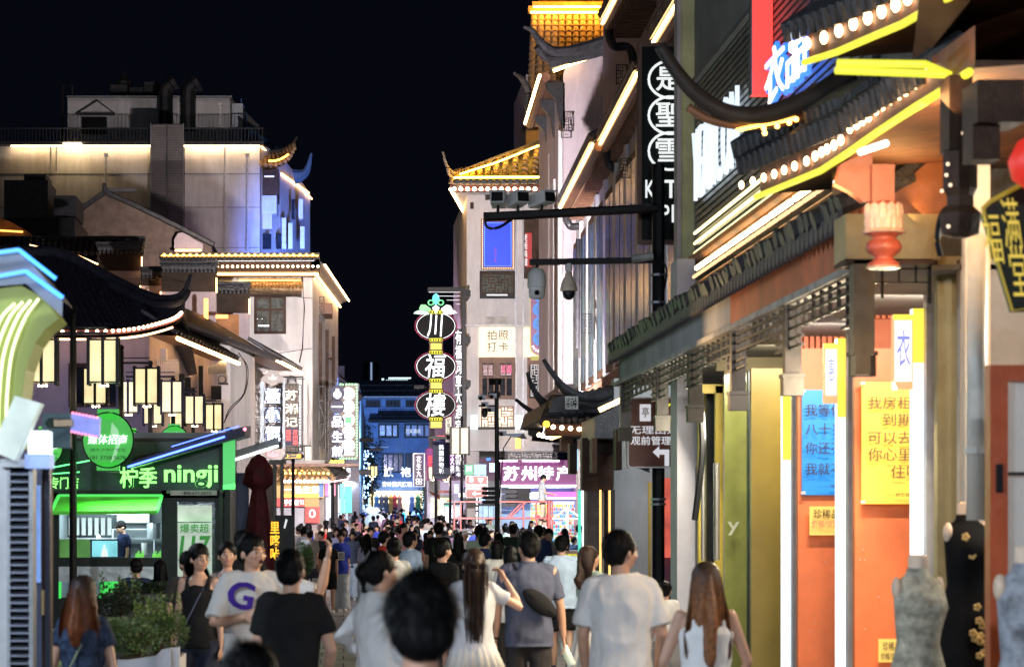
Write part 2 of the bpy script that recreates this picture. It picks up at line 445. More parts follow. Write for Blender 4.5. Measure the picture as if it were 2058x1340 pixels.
for u, va in ((452,291),(497,312),(213,312),(102,288),(114,288)):
    p = MB().tube([W(u,va,Y-.25), W(u,505 if u>200 else 345,Y-.25)], .055, 6)
    if va > 300: p.pb(u-4, u+4, va-4, va+2, Y-.4, .3)
    p.build('downpipe', LGREY, t)
# roof storey
Y = 138; mb = MB(); plan(mb, [(XU(136,Y),Y),(XU(462,Y),Y),(XU(462,Y)+1.6,Y+12),(XU(136,Y),Y+12)], zt-1, ZV(196,Y)); mb.build('roof_storey', WALL, t)
MB().pb(134, 466, 192.5, 196, Y-.3, 12).build('roof_storey_coping', MGREY, t)
MB().pb(164, 214, 235, 270, Y-.06, .05).build('roof_door', BLACK, t)
MB().add([W(152,228,Y-.3),W(195,200,Y-.3),W(232,228,Y-.3),W(232,231,Y-.3),W(195,204,Y-.3),W(152,231,Y-.3)], [(0,1,4,5),(1,2,3,4)]).pb(156,230,227,230,Y-.5,.4).build('door_canopy', DGREY, t)
for u0_ in (323, 369):
    MB().tube(catmull([W(u0_+10,262,Y-1),W(u0_+10,195,Y-1),W(u0_+12,180,Y-1),W(u0_+20,172,Y-1),W(u0_+30,166,Y-1)],5), [.40]*16+[.50]*5, 10).build('exhaust_duct', DGREY, t)
MB().pb(290,318,165,192,Y+2,3).pb(260,288,176,192,Y+2,3).pb(222,256,170,192,Y+2,3).lathe(W(250,176,Y+3),[(.5,-1),(.5,.3),(.2,.6),(.1,.9)],10).build('roof_plant', DGREY, t)
MB().tube([W(126,275,Y),W(126,172,Y),W(146,172,Y),W(146,196,Y)], .06, 5).build('roof_frame', DGREY, t)
MB().pb(441,444,208,255,Y-.3,.15).pb(438,447,206,212,Y-.4,.3).build('downpipe', WHITE, t)
BLUEG = pm('blue_panel', (.12,.25,.6), .4, .25)
mb = MB(); plan(mb, [(XU(466,Y),Y+.5),(XU(487,Y),Y+.6),(XU(502,Y+9),Y+10),(XU(466,Y),Y+10)], zt-.5, ZV(205,Y)); mb.build('stair_tower', WALLB, t)
mb = MB()
for k in range(3): mb.pb(484+k*5, 486+k*5, 198+k*14, 285, Y+3, .2)
mb.build('roof_posts', BLUEG, t)
# sign balcony with blue glass rail, upturned corner roof
mb = MB(); mb.add([W(499,253,132),W(566,302,142),W(566,322,142),W(499,290,132)],[(0,1,2,3)]); mb.add([W(499,253,132.1),W(566,302,142.1),W(566,322,142.1),W(499,290,132.1)],[(3,2,1,0)]); mb.build('glass_rail', pm('rail_glass', (.10,.25,.5), .3, .2), t)
Y = 129.5
eave = catmull([W(524,333,Y),W(555,333,Y),W(580,320,Y),W(592,300,Y)],4); ridge = catmull([W(524,306,Y+2.5),W(548,308,Y+2.5),W(570,303,Y+2.2),W(590,288,Y+.6)],4)
roof(t, eave, ridge, 9, TILEW, .09, 4, name='corner_roof')
m2 = MB(); horn(m2, [W(524,303,Y+2.4),W(550,306,Y+2.4),W(572,300,Y+2),W(588,288,Y+1),W(597,276,Y)], .16, .05); m2.build('upturned_ridge', RIDGE, t)
MB().tube([p+Vector((0,-.1,.25)) for p in eave[2:-4]], .05, 5).build('light_strip', em('amber_led', (1,.45,.06), 9), t)
m2 = MB(); horn(m2, [W(590,356,Y+6),W(606,352,Y+6),W(618,340,Y+6),W(626,308,Y+6)], .45, .06); m2.build('upturned_ridge', pm('ridge_blue', (.05,.08,.10), .5, .2), t)
MB().pb(526,560,340,392,Y+1,2).build('bay_window', WOOD, t); MB().pb(526,556,393,430,Y+.9,2).build('bay_panel', WALLB, t)
MB().pb(531,551,353,356,Y-.2,.1).build('sign_light', WTXTD, t)
mb = MB()
for (a,b,c,d_,e) in ((521,547,418,460,1),(566,575,438,500,4),(579,588,448,500,6),(600,609,400,440,9),(603,612,455,500,9)):
    mb.pb(a,b,c,d_,Y+e,.8)
mb.build('air_conditioner_cage', LGREY, t)
mb = MB()
for (a,b,c,d_,e) in ((528,545,470,500,1),(556,562,380,410,3),(586,592,400,440,7),(556,566,470,500,3)): mb.pb(a,b,c,d_,Y+e,.3)
mb.build('side_window', GLASSD, t)
mb = MB(); plan(mb, [(XU(524,130),130.2),(XU(560,130),134),(XU(620,149),149),(XU(560,149),149)], 0, ZV(384,149)); mb.build('side_wall', WALL, t)
MB().tube([W(566,350,134), W(620,388,148)], .07, 5).build('light_strip', WARMS, t)

# small dark gabled building in front of it, and dark roof plant at far left
Y = 112; t = thing('gabled_house', 'dark gabled house in front of the tall pale building', 'house', (XU(270,Y), Y+3, 0))
MB().pprism([(152,430),(212,388),(270,416),(330,448),(425,494),(425,560),(120,560),(152,470)], Y, 8).build('wall', pm('brown_render', (.15,.11,.09), .85, .3), t)
mb = MB()
for a, b in (((148,430),(212,386)),((212,386),(272,413)),((272,413),(340,446)),((340,446),(430,492))):
    mb.tube([W(*a,Y-.3), W(*b,Y-.3)], .13, 5); mb.add([W(*a,Y-.4),W(*b,Y-.4),W(*b,Y-.4)+Vector((0,8,0)),W(*a,Y-.4)+Vector((0,8,0))],[(0,1,2,3)])
mb.tube([W(212,388,Y-.3),W(209,368,Y-.3)], [.15,.07], 6); mb.pb(212,272,378,386,Y-.2,.2); mb.build('roof', TILE, t)
MB().pprism([(350,505),(350,482),(356,470),(366,467),(380,474),(388,480),(408,490),(408,505)], Y-.6, .5).build('lit_gable', WALLM, t)
MB().tube([W(352,503,Y-1.2),W(404,503,Y-1.2)], .05, 5).build('light_strip', WARMS, t)
Y = 100; t = thing('rooftop_plant', 'dark boxy rooftop plant housings at the far left above the roofs', 'plant housing', (XU(70,Y), Y, 8))
MB().pb(8,96,362,438,Y,3).build('housing', DGREY, t); MB().pb(48,92,350,362,Y+.5,2).build('cap', BLACK, t); MB().pb(108,152,393,435,Y,3).build('housing', DGREY, t); MB().pb(-20,150,438,520,Y-1,5).build('plinth', BLACK, t)
m2 = MB().pprism([(-20,470),(0,438),(20,445),(60,468),(60,500),(-20,500)], Y-3, 1); m2.build('orange_lit_ridge', pm('ridge_orange_lit', (.4,.2,.08), .7, .5), t)  # orange lamplight put into the ridge colour
MB().tube([W(-20,462,Y-3.4),W(46,466,Y-3.4)], .04, 5).build('light_strip', em('amber_dim', (1,.42,.08), 3), t)

# ================================================================ LEFT, WHITE BUILDING WITH THE LATTICE WINDOW
Y = 90; x1 = XU(628,Y); t = thing('white_building', 'white building with one dark lattice window and beads of bulbs under its cornice', 'building', (XU(540,Y), Y+5, 0))
mb = MB(); plan(mb, [(XU(290,Y),Y),(x1,Y),(x1+.064*14,Y+14),(XU(290,Y),Y+14)], 0, ZV(548,Y)); mb.build('wall', WALL, t)
f = window(t, 511, 575, 594, 671, Y, WOOD, pm('lit_window_glass', (.10,.11,.10), .15, .5, 5), 2, .36)
mb = MB(); lattice(mb, XU(514,Y), XU(542,Y), ZV(668,Y), ZV(624,Y), Y-.05, .02, 3, 2, 3); lattice(mb, XU(544,Y), XU(572,Y), ZV(668,Y), ZV(624,Y), Y-.05, .02, 4, 2, 3); mb.build('lattice', WOOD, f)
MB().pb(519,541,653,656,Y-.03,.02).pb(516,518,640,641.5,Y-.03,.02).pb(526,528,640,641.5,Y-.03,.02).build('painted_reflection', WTXT, f)  # lamp reflection in the pane, made as glowing strips
# cornice stack
mb = MB(); mb.pb(435,632,548,556,Y-.25,.4); mb.pb(322,643,520,545,Y-.9,1.2); mb.build('cornice', WOOD, t)
mb = MB().pb(320,642,508,519,Y-1.1,2); mb.build('roof', TILE, t)
mb = MB();
for u in range(326, 640, 9): mb.ball(W(u, 519, Y-1.15), .09, 6, 4)
mb.build('eave_tile_ends', TILE, t)
mb = MB();
for u in range(330, 640, 13): mb.ball(W(u, 512, Y-1.2), .05, 6, 4)
mb.build('light_bulbs', em('amber_bulb', (1,.5,.1), 9, False), t)
MB().tube([W(324,514,Y-1.16),W(640,514,Y-1.16)], .025, 4).build('light_strip', em('amber_led', (1,.45,.06), 9), t)
MB().tube([W(330,525,Y-1.0),W(632,524,Y-1.0)], .018, 4).build('light_strip', WTXTD, t)
bulbs([W(432,535.5,Y-.98), W(644,535,Y-.98)], 21, t, .045)
MB().tube([W(436,551,Y-.42), W(640,551,Y-.42)], .035, 5).build('light_strip', em('led_yellow_white', (1,.62,.22), 16), t)
# side eave
s0, s1 = Vector((x1+.25,Y-.9,0)), Vector((x1+.25+.9,Y+14,0))
mb = MB(); mb.add([(s0.x-.3,s0.y,ZV(545,Y-.9)),(s0.x+.15,s0.y,ZV(530,Y-.9)),(s1.x+.15,s1.y,ZV(530,Y-.9)),(s1.x-.3,s1.y,ZV(545,Y-.9)),(s0.x-.3,s0.y,ZV(510,Y-.9)),(s1.x-.3,s1.y,ZV(510,Y-.9))],[(0,1,2,3),(1,4,5,2),(0,4,1),(3,2,5)]); mb.build('side_eave', TILE, t)
zE = ZV(532,Y-.9); MB().tube([(s0.x+.2,s0.y,zE),(s1.x+.2,s1.y,zE)], .035, 5).tube([(x1+.1,Y-.3,ZV(551,Y)),(x1+.1+.064*14,Y+14,ZV(551,Y))], .03, 5).build('light_strip', WARM, t)
# bay roof over window
ev = [W(500,583,Y-.7), W(606,583,Y-.7)]; rg = [W(505,563,Y-.05), W(604,563,Y-.05)]
roof(t, ev, rg, 15, TILEW, .06, 3, name='window_roof'); MB().tube([W(480,563,Y-.5),W(604,563,Y-.5)], .03, 4).build('light_strip', em('amber_led', (1,.45,.06), 9), t)
MB().pb(500,606,584,594,Y-.5,.5).build('fascia', WOOD, t)
mb = MB().tube([W(608,535,Y-.6),W(608,560,Y-.1),W(612,620,Y-.1),W(608,700,Y-.1),W(602,728,Y-.1)], .02, 5); mb.build('cable', BLACK, t)
zz = lambda u: None
mb = MB()
for k in range(3):                                       # side windows seen edge-on
    yy = Y+3+k*3.6; xx = x1+.064*(yy-Y)
    mb.box(xx-.02, xx+.12, yy, yy+1.3, 6.5, 9.2)
mb.build('side_window', WOOD, t)
MB().box(x1+.1,x1+.7,Y+4,Y+6.5,9.6,10.0).box(x1+.5,x1+.65,Y+8,Y+10,8.2,8.3).build('window_canopy', WOODM, t)
mb = MB()
for k in range(3): lattice(mb, XU(642,Y+.5), XU(652,Y+.5), ZV(645-k*18,Y), ZV(630-k*18,Y), Y+.4, .02, k, 2, 2)
mb.build('iron_bracket', BLACK, t)

# stepped horse-head gables between roofs
t = thing('stepped_gables', 'stepped tiled gable walls edged in warm light left of the lattice window', 'gable wall', (XU(330,78), 80, 0))
def hh(u0, u1, vt, vb, Y, side=0, wallv=None):
    MB().pb(u0, u1, vt+28, wallv or 760, Y, .5).build('wall', WALLM, t)
    MB().pb(u0-1, u1+1, vb-8-((vb-vt)*.5), vb+14, Y-.05, .5).build('gable_panel', pm('gable_brown', (.05,.036,.028), .8, .3), t)
    mb = MB(); n = int((u1-u0)/9)
    for i in range(n+1):
        u = u0+(i+.5)*(u1-u0)/(n+1); mb.tube([W(u,vt+6,Y+.3), W(u,vt+14,Y-.35)], .075, 6); mb.ball(W(u,vt+20,Y-.3), .06, 6, 4, (1,.5,1.3))
    mb.pb(u0-4, u1+4, vt, vt+7, Y-.1, .7); mb.pb(u0-2, u1+2, vt+7, vt+12, Y-.3, .8)
    mb.build('gable_roof', TILE, t)
    e = MB(); uu = u0-2
    for (a,b,c,d) in ((0,vb+14,0,vb+30),(0,vb+30,-10,vb+36),(-10,vb+36,-14,vb+46),(-14,vb+46,-14,vb+64)):
        e.tube([W(uu+a,b,Y-.12), W(uu+c,d,Y-.12)], .028, 4)
    e.tube([W(u1+1,vb-14,Y-.15), W(u1+1,vb+16,Y-.15)], .028, 4)
    e.build('light_strip', em('gable_led', (1,.5,.2), 9), t)
roof(t, [W(-40,512,86),W(284,510,86)], [W(-40,478,89),W(288,484,89)], 26, TILE, .09, 4)
MB().pb(-40,290,474,480,88.9,.5).build('ridge', RIDGE, t); MB().pb(-40,196,510,640,87,.3).build('dark_wall', pm('gable_brown', (.05,.036,.028), .8, .3), t)
MB().tube([W(60,492,85),W(140,511,84.8)], .02, 4).build('light_strip', em('gable_led', (1,.5,.2), 9), t)
hh(196, 284, 486, 530, 84); hh(284, 325, 535, 560, 81); hh(325, 434, 524, 572, 80); hh(434, 500, 566, 615, 86.5)
MB().add([W(148,511,82),W(197,532,82),W(197,546,82),W(146,526,82)],[(3,2,1,0)]).build('lit_ridge_panel', WALLM, t)
MB().tube([W(148,510,81.8),W(197,531,81.8)], .03, 4).tube([W(146,527,81.8),W(197,548,81.8)], .03, 4).build('light_strip', em('gable_led', (1,.5,.2), 9), t)
MB().tube([W(414,600,79),W(414,645,79)], .07, 5).tube([W(434,636,79),W(458,636,79)], .06, 5).build('light_strip', em('led_orange', (1,.36,.06), 6), t)
MB().pb(436,480,632,690,85.5,.1).build('orange_panel', pm('orange_render', (.45,.2,.08), .8, .3), t)

# ================================================================ LEFT, HIP-ROOFED HOUSE WITH SWEPT CORNER
Y = 62; xw = XU(300,Y); t = thing('hip_roof_house', 'house with a dark swept hip roof edged in bulbs and an upturned corner', 'house', (XU(160,Y), Y+4, 0))
mb = MB(); plan(mb, [(XU(-60,Y),Y),(xw,Y),(xw+.111*11,Y+11),(XU(-60,Y),Y+11)], 0, 6.62); mb.build('wall', WALLM, t)
mb = MB(); plan(mb, [(xw+.111*11,Y+11),(xw+.111*11+.3,Y+11),(-2.85,Y+18),(-6.5,Y+18)], 0, 7.2); mb.build('side_wall', WALL, t)
ye = 61.2
eave = catmull([W(-60,668,ye),W(60,668,ye),W(200,668,ye),W(270,663,ye),W(320,652,ye),W(352,641,ye),W(366,630,ye)],4)
ridge = catmull([W(-60,512,ye+4.6),W(60,510,ye+4.6),W(130,517,ye+4.4),W(230,565,ye+3.2),W(300,598,ye+1.6),W(345,606,ye+.6),W(368,600,ye+.1)],4)
g = roof(t, eave, ridge, 40, TILE, .055, 9, .15)
mb = MB(); mb.add([p for p in ridge]+[p+Vector((0,6,-1.5)) for p in ridge],[(i,i+1,len(ridge)+i+1,len(ridge)+i) for i in range(len(ridge)-1)]); mb.build('rear_slope', TILE, t)
mb = MB(); horn(mb, [W(-60,508,ye+4.5),W(60,506,ye+4.5),W(130,512,ye+4.2),W(230,562,ye+3),W(300,594,ye+1.4),W(345,599,ye+.4),W(368,588,ye-.1),W(378,568,ye-.3),W(383,552,ye-.4)], .17, .04); horn(mb, [W(230,574,ye+2.8),W(300,606,ye+1.2),W(345,611,ye+.2),W(368,602,ye-.2),W(379,585,ye-.4)], .13, .07); mb.build('swept_ridge', RIDGE, t)
mb = MB(); pts = [p+Vector((0,-.05,.0)) for p in eave]; mb.tube(pts, .09, 4, sq=(.5,1)); mb.build('eave_board', WOODR, t)
bulbs([p+Vector((0,-.12,.02)) for p in eave], 35, t, .042)
MB().tube([p+Vector((0,.35,-.14)) for p in eave[:-5]], .03, 4).build('light_strip', em('led_peach', (1,.55,.26), 7), t)
# side eaves with LED strips
for (a, b) in (((357,670,61.6),(480,722,71.4)), ((555,715,79.3),(607,743,85.7))):
    A = W(*a); B = W(*b); d = Vector((-.9,0,.55))
    n = 18; roof(t, [A,B], [A+d,B+d], n, TILE, .06, 3, name='side_roof')
    MB().tube([A+Vector((0,0,-.12)),B+Vector((0,0,-.12))], .05, 5).build('light_strip', WARM, t)
    mb = MB(); mb.add([A+Vector((0,0,-.06)),B+Vector((0,0,-.06)),B+Vector((-1,0,-.02)),A+Vector((-1,0,-.02))],[(0,1,2,3)]); mb.build('soffit', WOODM, t)
A = W(380,655,66); B = W(560,722,80); mb = MB(); mb.tube([W(345,640,64.5),A,B], .11, 6); mb.add([A,B,B+Vector((-2.4,0,1.4)),A+Vector((-2.4,0,1.4))],[(0,1,2,3)]); mb.build('parapet_roof', TILE, t)
for u0_, u1_, v0_, v1_ in ((30,50,732,810),(138,240,730,818)): window(t, u0_, u1_, v0_, v1_, Y, WOOD, GLASSD, 2, 0)
# air-con units and cages on its side wall
mb = MB(); mb.pb(311,334,700,724,63.5,.5); mb.build('air_conditioner', LGREY, t)
for (a,b,c,d_,Yc) in ((300,358,722,765,63),(334,360,726,800,63.6),(412,462,803,870,70)):
    mb = MB(); u = a
    while u < b: mb.pb(u, u+.9, c, d_, Yc, .04); u += 4
    v = c
    while v < d_: mb.pb(a, b, v, v+.9, Yc+.01, .04); v += 4
    mb.build('air_conditioner_cage', WHITE, t)
mb = MB(); mb.add([W(418,738,68),W(455,720,70),W(455,752,70),W(418,752,68)],[(0,1,2,3)]); mb.build('duct_hood', MGREY, t)
for (a,b,c,d_,Yc) in ((371,383,758,800,66),(399,408,735,800,68.6),(424,445,775,820,71),(358,371,750,800,64.8)): MB().pb(a,b,c,d_,Yc,.15).build('side_window', GLASSD, t)
mb = MB()
for k in range(2):
    mb.tube(catmull([W(480,708+k*2,71),W(495+k*3,740,71),W(490+k*2,790,70.5),W(462+k*2,820+k*3,70),W(450,850,70)],5), .014, 5)
mb.build('cable', BLACK, t)

# ================================================================ LEFT, SMALL SHOP WITH TILED CANOPY AND BREAD SHOP
Y = 86; t = thing('bun_shop', 'small shop under a tiled canopy with lit 一品生煎 fascia on the left kerb', 'shop', (XU(620,Y), Y+2, 0))
yc = Y-1.4
ev = catmull([W(556,962,yc),W(655,963,yc),W(672,962,yc+.5)],3); rg = catmull([W(548,936,yc+1.6),W(625,938,yc+1.6),W(655,944,yc+1)],3)
roof(t, ev, rg, 15, TILEW, .07, 4)
roof(t, [W(662,963,yc), W(702,955,yc+4.5)], [W(640,940,yc+1.4), W(680,938,yc+4.5)], 10, TILE, .06, 3, name='side_roof')
bulbs([W(568,967,yc-.05), W(664,967,yc-.05)], 12, t, .06, em('warm_bulb_pink', (1,.6,.5), 10, False))
mb = MB()
for i in range(10): mb.ball(W(574+i*9.5, 950+ (i%2), yc+.4), .045, 6, 4)
mb.build('roof_lamps', em('amber_bulb', (1,.5,.1), 9, False), t)
MB().tube([W(560,944,yc+1.0),W(650,946,yc+1.0)], .03, 4).build('light_strip', em('led_orange', (1,.36,.06), 6), t)
MB().pb(540,720,931,937,Y-.2,1).build('ridge', WOODM, t)
MB().tube([W(664,968,yc+.2),W(700,962,yc+4)], .03, 4).build('light_strip', em('pink_led', (1,.5,.5), 5), t)
MB().pb(556,652,969,1000,Y-.3,.3).build('fascia_board', em('fascia_tan', (.55,.34,.1), .55), t)
MB().pb(641,650,970,998,Y-.35,.05).build('blue_panel', em('fascia_blue', (.08,.2,.6), .6), t)
text('一品生煎', 571, 976, 644, 991, Y-.33, WTXT, t, bold=.05)
mb = MB()
for i in range(17): mb.pb(569+i*4.3, 572.4+i*4.3, 993, 998.5, Y-.36, .04)
mb.build('yellow_slogan_plates', YTXT, t)
MB().pb(556,612,1000,1018,Y-.2,.3).build('bread_sign', em('sign_red_bread', (.5,.04,.05), .7), t); text('手撕面包', 571, 1003, 611, 1015, Y-.22, WTXT, t, bold=.04)
MB().pb(612,641,1000,1018,Y-.18,.3).build('tan_sign', em('fascia_tan2', (.55,.3,.08), .5), t)
MB().pb(614,642,1018,1050,Y-.25,.3).build('red_sign', em('sign_red', (.75,.04,.04), .9), t); text('0', 621, 1023, 634, 1040, Y-.27, WTXT, t, bold=.0)
MB().pb(556,614,1020,1120,Y,.3).build('shutter_wall', pm('blue_grey_panel', (.3,.34,.42), .5, .2), t)
mb = MB().box(XU(556,Y),XU(652,Y),Y+.31,Y+4,0,XU(1,Y)*0+3.9); mb.build('shop_body', WALLD, t)

# column of shop fronts behind it, light boxes glowing pink, white, red, green
for k, (a,b,c,d_,Yk,col,lab) in enumerate(((652,660,970,996,93,(1,.25,.7),'pink'),(661,668,975,1040,97,(.8,.9,1),'white'),(669,674,972,996,101,(1,.3,.5),'rose'),(663,669,1000,1035,100,(1,.05,.05),'red'),(675,682,974,1030,104,(.7,.85,1),'pale blue'),(684,692,972,1030,110,(.2,.9,.9),'turquoise'),(693,707,978,1030,118,(.1,.9,.6),'green'),(646,651,1004,1040,90,(1,.6,.2),'amber'),(655,661,1000,1045,92,(.75,.8,1),'cool white'))):
    mb = MB().pb(a,b,c,d_,Yk,.25); o = single(mb, 'light_box', em('lightbox_%d' % k, col, 1.4), f'narrow {lab} glowing light box in the row of shop fronts past the bun shop', 'light box', 'light boxes along the left shops')
    m3 = MB().pb(a-.7,b+.7,c-1,c,Yk-.02,.3).pb(a-.7,b+.7,d_,d_+1,Yk-.02,.3); q = m3.build('frame', BLACK, o)
t = thing('left_far_row', 'row of low shops with dark roofs behind the light boxes on the left', 'shop row', (XU(690,140), 150, 0))
mb = MB(); plan(mb, [(XU(640,105),105),(XU(652,105),105),(XU(712,200),200),(XU(600,200),200)], 0, 6); mb.build('wall', WALLB, t)
mb = MB(); plan(mb, [(XU(670,150),150),(XU(722,150),150),(XU(735,215),215),(XU(670,215),215)], 0, 10); mb.build('wall', WALLB, t)
mb = MB(); mb.add([W(672,755,148),W(726,800,148),W(726,806,148),W(672,770,148)],[(0,1,2,3)]).pb(672,692,735,760,152,3); mb.tube([W(672,755,147.8),W(726,802,147.8)], .3, 5); mb.build('roof', TILE, t)

def ac_unit(u, v, Y, label):
    t = thing('air_conditioner', label, 'air conditioner', W(u,v+8,Y)); MB().box(XU(u-9,Y),XU(u+9,Y),Y-.4,Y-.05,ZV(v+8,Y),ZV(v-8,Y)).build('casing', LGREY, t)
    m_ = MB(); m_.ring(W(u-2,v,Y-.41), .09*Y/60, .09*Y/60, .012); m_.build('fan_guard', DGREY, t); MB().pb(u-10,u+10,v+8,v+9.5,Y-.42,.42).build('bracket', BLACK, t)
ac_unit(590, 800-30, 90, 'white air conditioner on the white building wall above the vertical signs')
ac_unit(448, 762, 67, 'air conditioner on the side wall under the slanted eave')
mb = MB().tube(catmull([W(435,690,75),W(520,712,85),W(628,700,90)],6), .012, 4); single(mb, 'overhead_cable', BLACK, 'thin black cable slung across the left walls', 'cable')
mb = MB().tube(catmull([W(20,610,60),W(260,560,75),W(628,600,90)],8), .010, 4); single(mb, 'overhead_cable', BLACK, 'thin cable crossing in front of the hip roof and white building', 'cable')
# ================================================================ FAR CENTRE: BLUE-LIT BUILDING CLOSING THE STREET
BLUEW = pm('blue_lit_cladding_paint', (.20,.34,.62), .6, .2, 1)  # blue light on the facade put into the cladding colour
BLUEW2 = pm('slate_blue_cladding', (.10,.19,.40), .5, .25, 1)
Y = 215; t = thing('department_store', 'blue-lit building closing the street with 旗袍 lettering and dress shop below', 'building', (XU(810,Y), Y+8, 0))
MB().pb(724,910,818,1060,Y,12).build('wall', BLUEW2, t)
MB().pb(722,760,818,985,Y-1.2,1.1).build('corner_tower', BLUEW, t)
MB().pb(720,905,798,822,Y+1,10).build('upper_storey', BLUEW, t)
roof(t, [W(718,798,Y-.5),W(915,798,Y-.5)], [W(722,766,Y+5),W(910,766,Y+5)], 46, TILE, .12, 3, name='upper_roof')
mb = MB().pb(718,915,796,799.5,Y-1,.3); mb.build('eave_edge', LGREY, t)
roof(t, [W(743,846,Y-3),W(905,846,Y-3)], [W(748,824,Y),W(900,824,Y)], 36, TILE, .12, 3, name='middle_roof')
MB().pb(745,872,823,825,Y-.4,.3).build('edge_trim', BLUEW, t)
for u0_ in (748, 812): window(t, u0_, u0_+54, 850, 880, Y-.1, BLACK, pm('lit_glass_blue', (.08,.16,.3), .2, .5, .6), 4, 0, .2)
for u0_, u1_ in ((768,812),(814,846)): window(t, u0_, u1_, 910, 950, Y-.1, BLACK, GLASSD, 4, 0, .15)
for u0_ in (735,775,815): window(t, u0_, u0_+30, 803, 818, Y+.9, BLACK, GLASSD, 4, 0, .15)
text('万爱酒店', 815, 862, 845, 870, Y-.2, WTXTD, t)
MB().pb(750,872,881,908,Y-.5,.5).build('slat_band', BLUEW2, t)
mb = MB()
for u in range(752,872,3): mb.pb(u, u+1, 881, 908, Y-.7, .2)
mb.build('slats', BLUEW2, t, kind='stuff')
MB().pb(724,782,897,899,Y-4,.4).build('camera_arm', WHITE, t)
text('旗', 771, 938, 791, 958, Y-.8, WTXT, t, bold=.05); text('袍', 805, 938, 826, 958, Y-.8, WTXT, t, bold=.05)
text('青岭国风旗袍', 768, 967, 828, 978, Y-.8, WTXT, t, bold=.04)
MB().pb(745,860,960,984,Y-.6,.5).build('fascia_band', BLUEW2, t)
MB().pb(735,853,986,990,Y-1.4,.8).build('light_strip', em('shop_led', (1,.9,.7), 5), t)
MB().pb(742,850,990,1035,Y-.4,.3).build('shop_window', em('shop_interior', (1,.85,.5), 1.3, True, .5), t)
for k, (u, c) in enumerate(((757,(.1,.3,.7)),(767,(.15,.15,.2)),(786,(.6,.3,.05)),(793,(.6,.05,.05)),(803,(.6,.25,.2)),(828,(.2,.3,.6)),(840,(.05,.25,.1)),(776,(.1,.1,.12)))):
    m2 = pm('dress_%d' % k, c, .6); d_ = MB().lathe(W(u,1022,Y-1), [(.30,-.4),(.22,.4),(.16,.62),(.24,.95),(.12,1.1),(.05,1.12),(.05,1.25)], 8, 1, .6)
    single(d_, 'mannequin', m2, f'{("blue","black","amber","red","coral","slate blue","dark green","charcoal")[k]} dress on a stand in the bright far shop window', 'mannequin', 'dresses in the far shop window')
MB().pb(735,742,986,1040,Y-.5,.6).pb(850,856,986,1040,Y-.5,.6).build('shop_pier', em('pier_cyan', (.5,.85,1), .6), t)
# far skyscraper, roof sign
Y = 700; t = thing('round_tower', 'small far round tower with a lit vertical stripe above the blue roofs', 'tower', (XU(746,Y), Y+6, 0))
MB().lathe((XU(746,Y),Y+6,0), [(2.3,0),(2.3,ZV(725,Y))], 20).build('shaft', pm('tower_glass', (.05,.08,.14), .3, .3), t)
MB().pb(744.5,748,728,764,Y+3.4,.3).build('lit_stripe', em('tower_light', (.5,.65,1), .5), t)
mb = MB()
for k in range(10): mb.lathe((XU(746,Y),Y+6,ZV(760-k*3.6,Y)), [(2.4,0),(2.4,.12)], 20)
mb.build('floor_band', pm('tower_band', (.12,.16,.26), .4), t)
mb = MB().pb(767,772,760,764,400,1).pb(776,820,763,765,400,1).pb(781,826,758,760.5,400,1)
single(mb, 'roof_sign', em('far_sign', (.7,.95,1), 1.4), 'tiny glowing sign lines on the roof of a far hall', 'roof sign')

# ================================================================ RIGHT OF CENTRE: MAUVE BUILDING WITH HANGING SIGNS
Y = 140; t = thing('mauve_building', 'mauve building behind the hanging signs left of the white tower', 'building', (XU(915,Y), Y+5, 0))
MB().pb(874,1000,735,1060,Y,10).build('wall', WALLM, t)
MB().pb(874,1000,738,742,Y-.4,.5).build('cornice', WOOD, t)
MB().pb(858,900,900,965,Y-6,3).build('sign_wall', em('magenta_wall', (.5,.1,.35), .35), t)
text('直炉', 860, 915, 869, 948, Y-6.3, RTXT, t, True, .05)
window(t, 878, 884, 800, 830, Y, WOOD)
# low shops beneath
t = thing('low_shops', 'low shop fronts with small awnings under the hanging signs', 'shop row', (XU(900,120), 122, 0))
MB().pb(858,1010,965,1070,124,4).build('wall', WALLB, t)
MB().pb(866,905,1000,1040,123.8,.1).build('shop_window', em('shop_int2', (.95,.9,.6), 1.2, True, .5), t)
MB().add([W(858,985,122),W(876,1000,121),W(884,1004,121),W(884,994,122)],[(0,1,2,3)]).pb(878,908,985,990,122,.8).build('awning', WOODR, t)
MB().pb(898,908,1005,1014,122,.2).build('red_lantern_box', em('rl', (1,.05,.05), 1), t); MB().pb(894,908,1008,1016,121.8,.1).build('green_box', em('gb', (.1,.8,.4), .9), t)
MB().add([W(912,1008,118),W(936,975,120),W(948,975,120),W(940,1008,118)],[(0,1,2,3)]).build('glass_canopy', MGREY, t)
MB().pb(940,1005,1010,1040,119,.2).build('shop_window', pm('dim_glass_blue', (.05,.1,.25), .2, .4), t)

# ================================================================ WHITE TOWER WITH THE BLUE SCREEN
Y = 100; t = thing('white_tower', 'white corner tower with tall blue screen and amber-lit tiled hip roof', 'building', (XU(1010,Y), Y+5, 0))
MB().pb(938,1110,384,905,Y,12).build('wall', WALL, t)
mb = MB(); mb.pb(938,963,900,1100,Y+.2,1).pb(1020,1110,905,925,Y+.2,1); mb.build('pier', WALL, t)
MB().pb(934,1112,898,906,Y-.3,1).build('ledge', LGREY, t)
MB().pb(936,1100,651,655,Y-.15,.3).build('ledge', LGREY, t)
mb = MB().pb(1035,1038,384,900,Y-.04,.04).pb(1050,1053,384,900,Y-.04,.04); mb.build('wall_joint', MGREY, t)
ye = 98.6
ev = catmull([W(906,371,ye),W(935,373,ye),W(1000,373,ye),W(1082,371,ye)],5); rg = catmull([W(908,352,ye+.8),W(935,342,ye+1.8),W(1000,322,ye+3),W(1090,288,ye+5)],5)
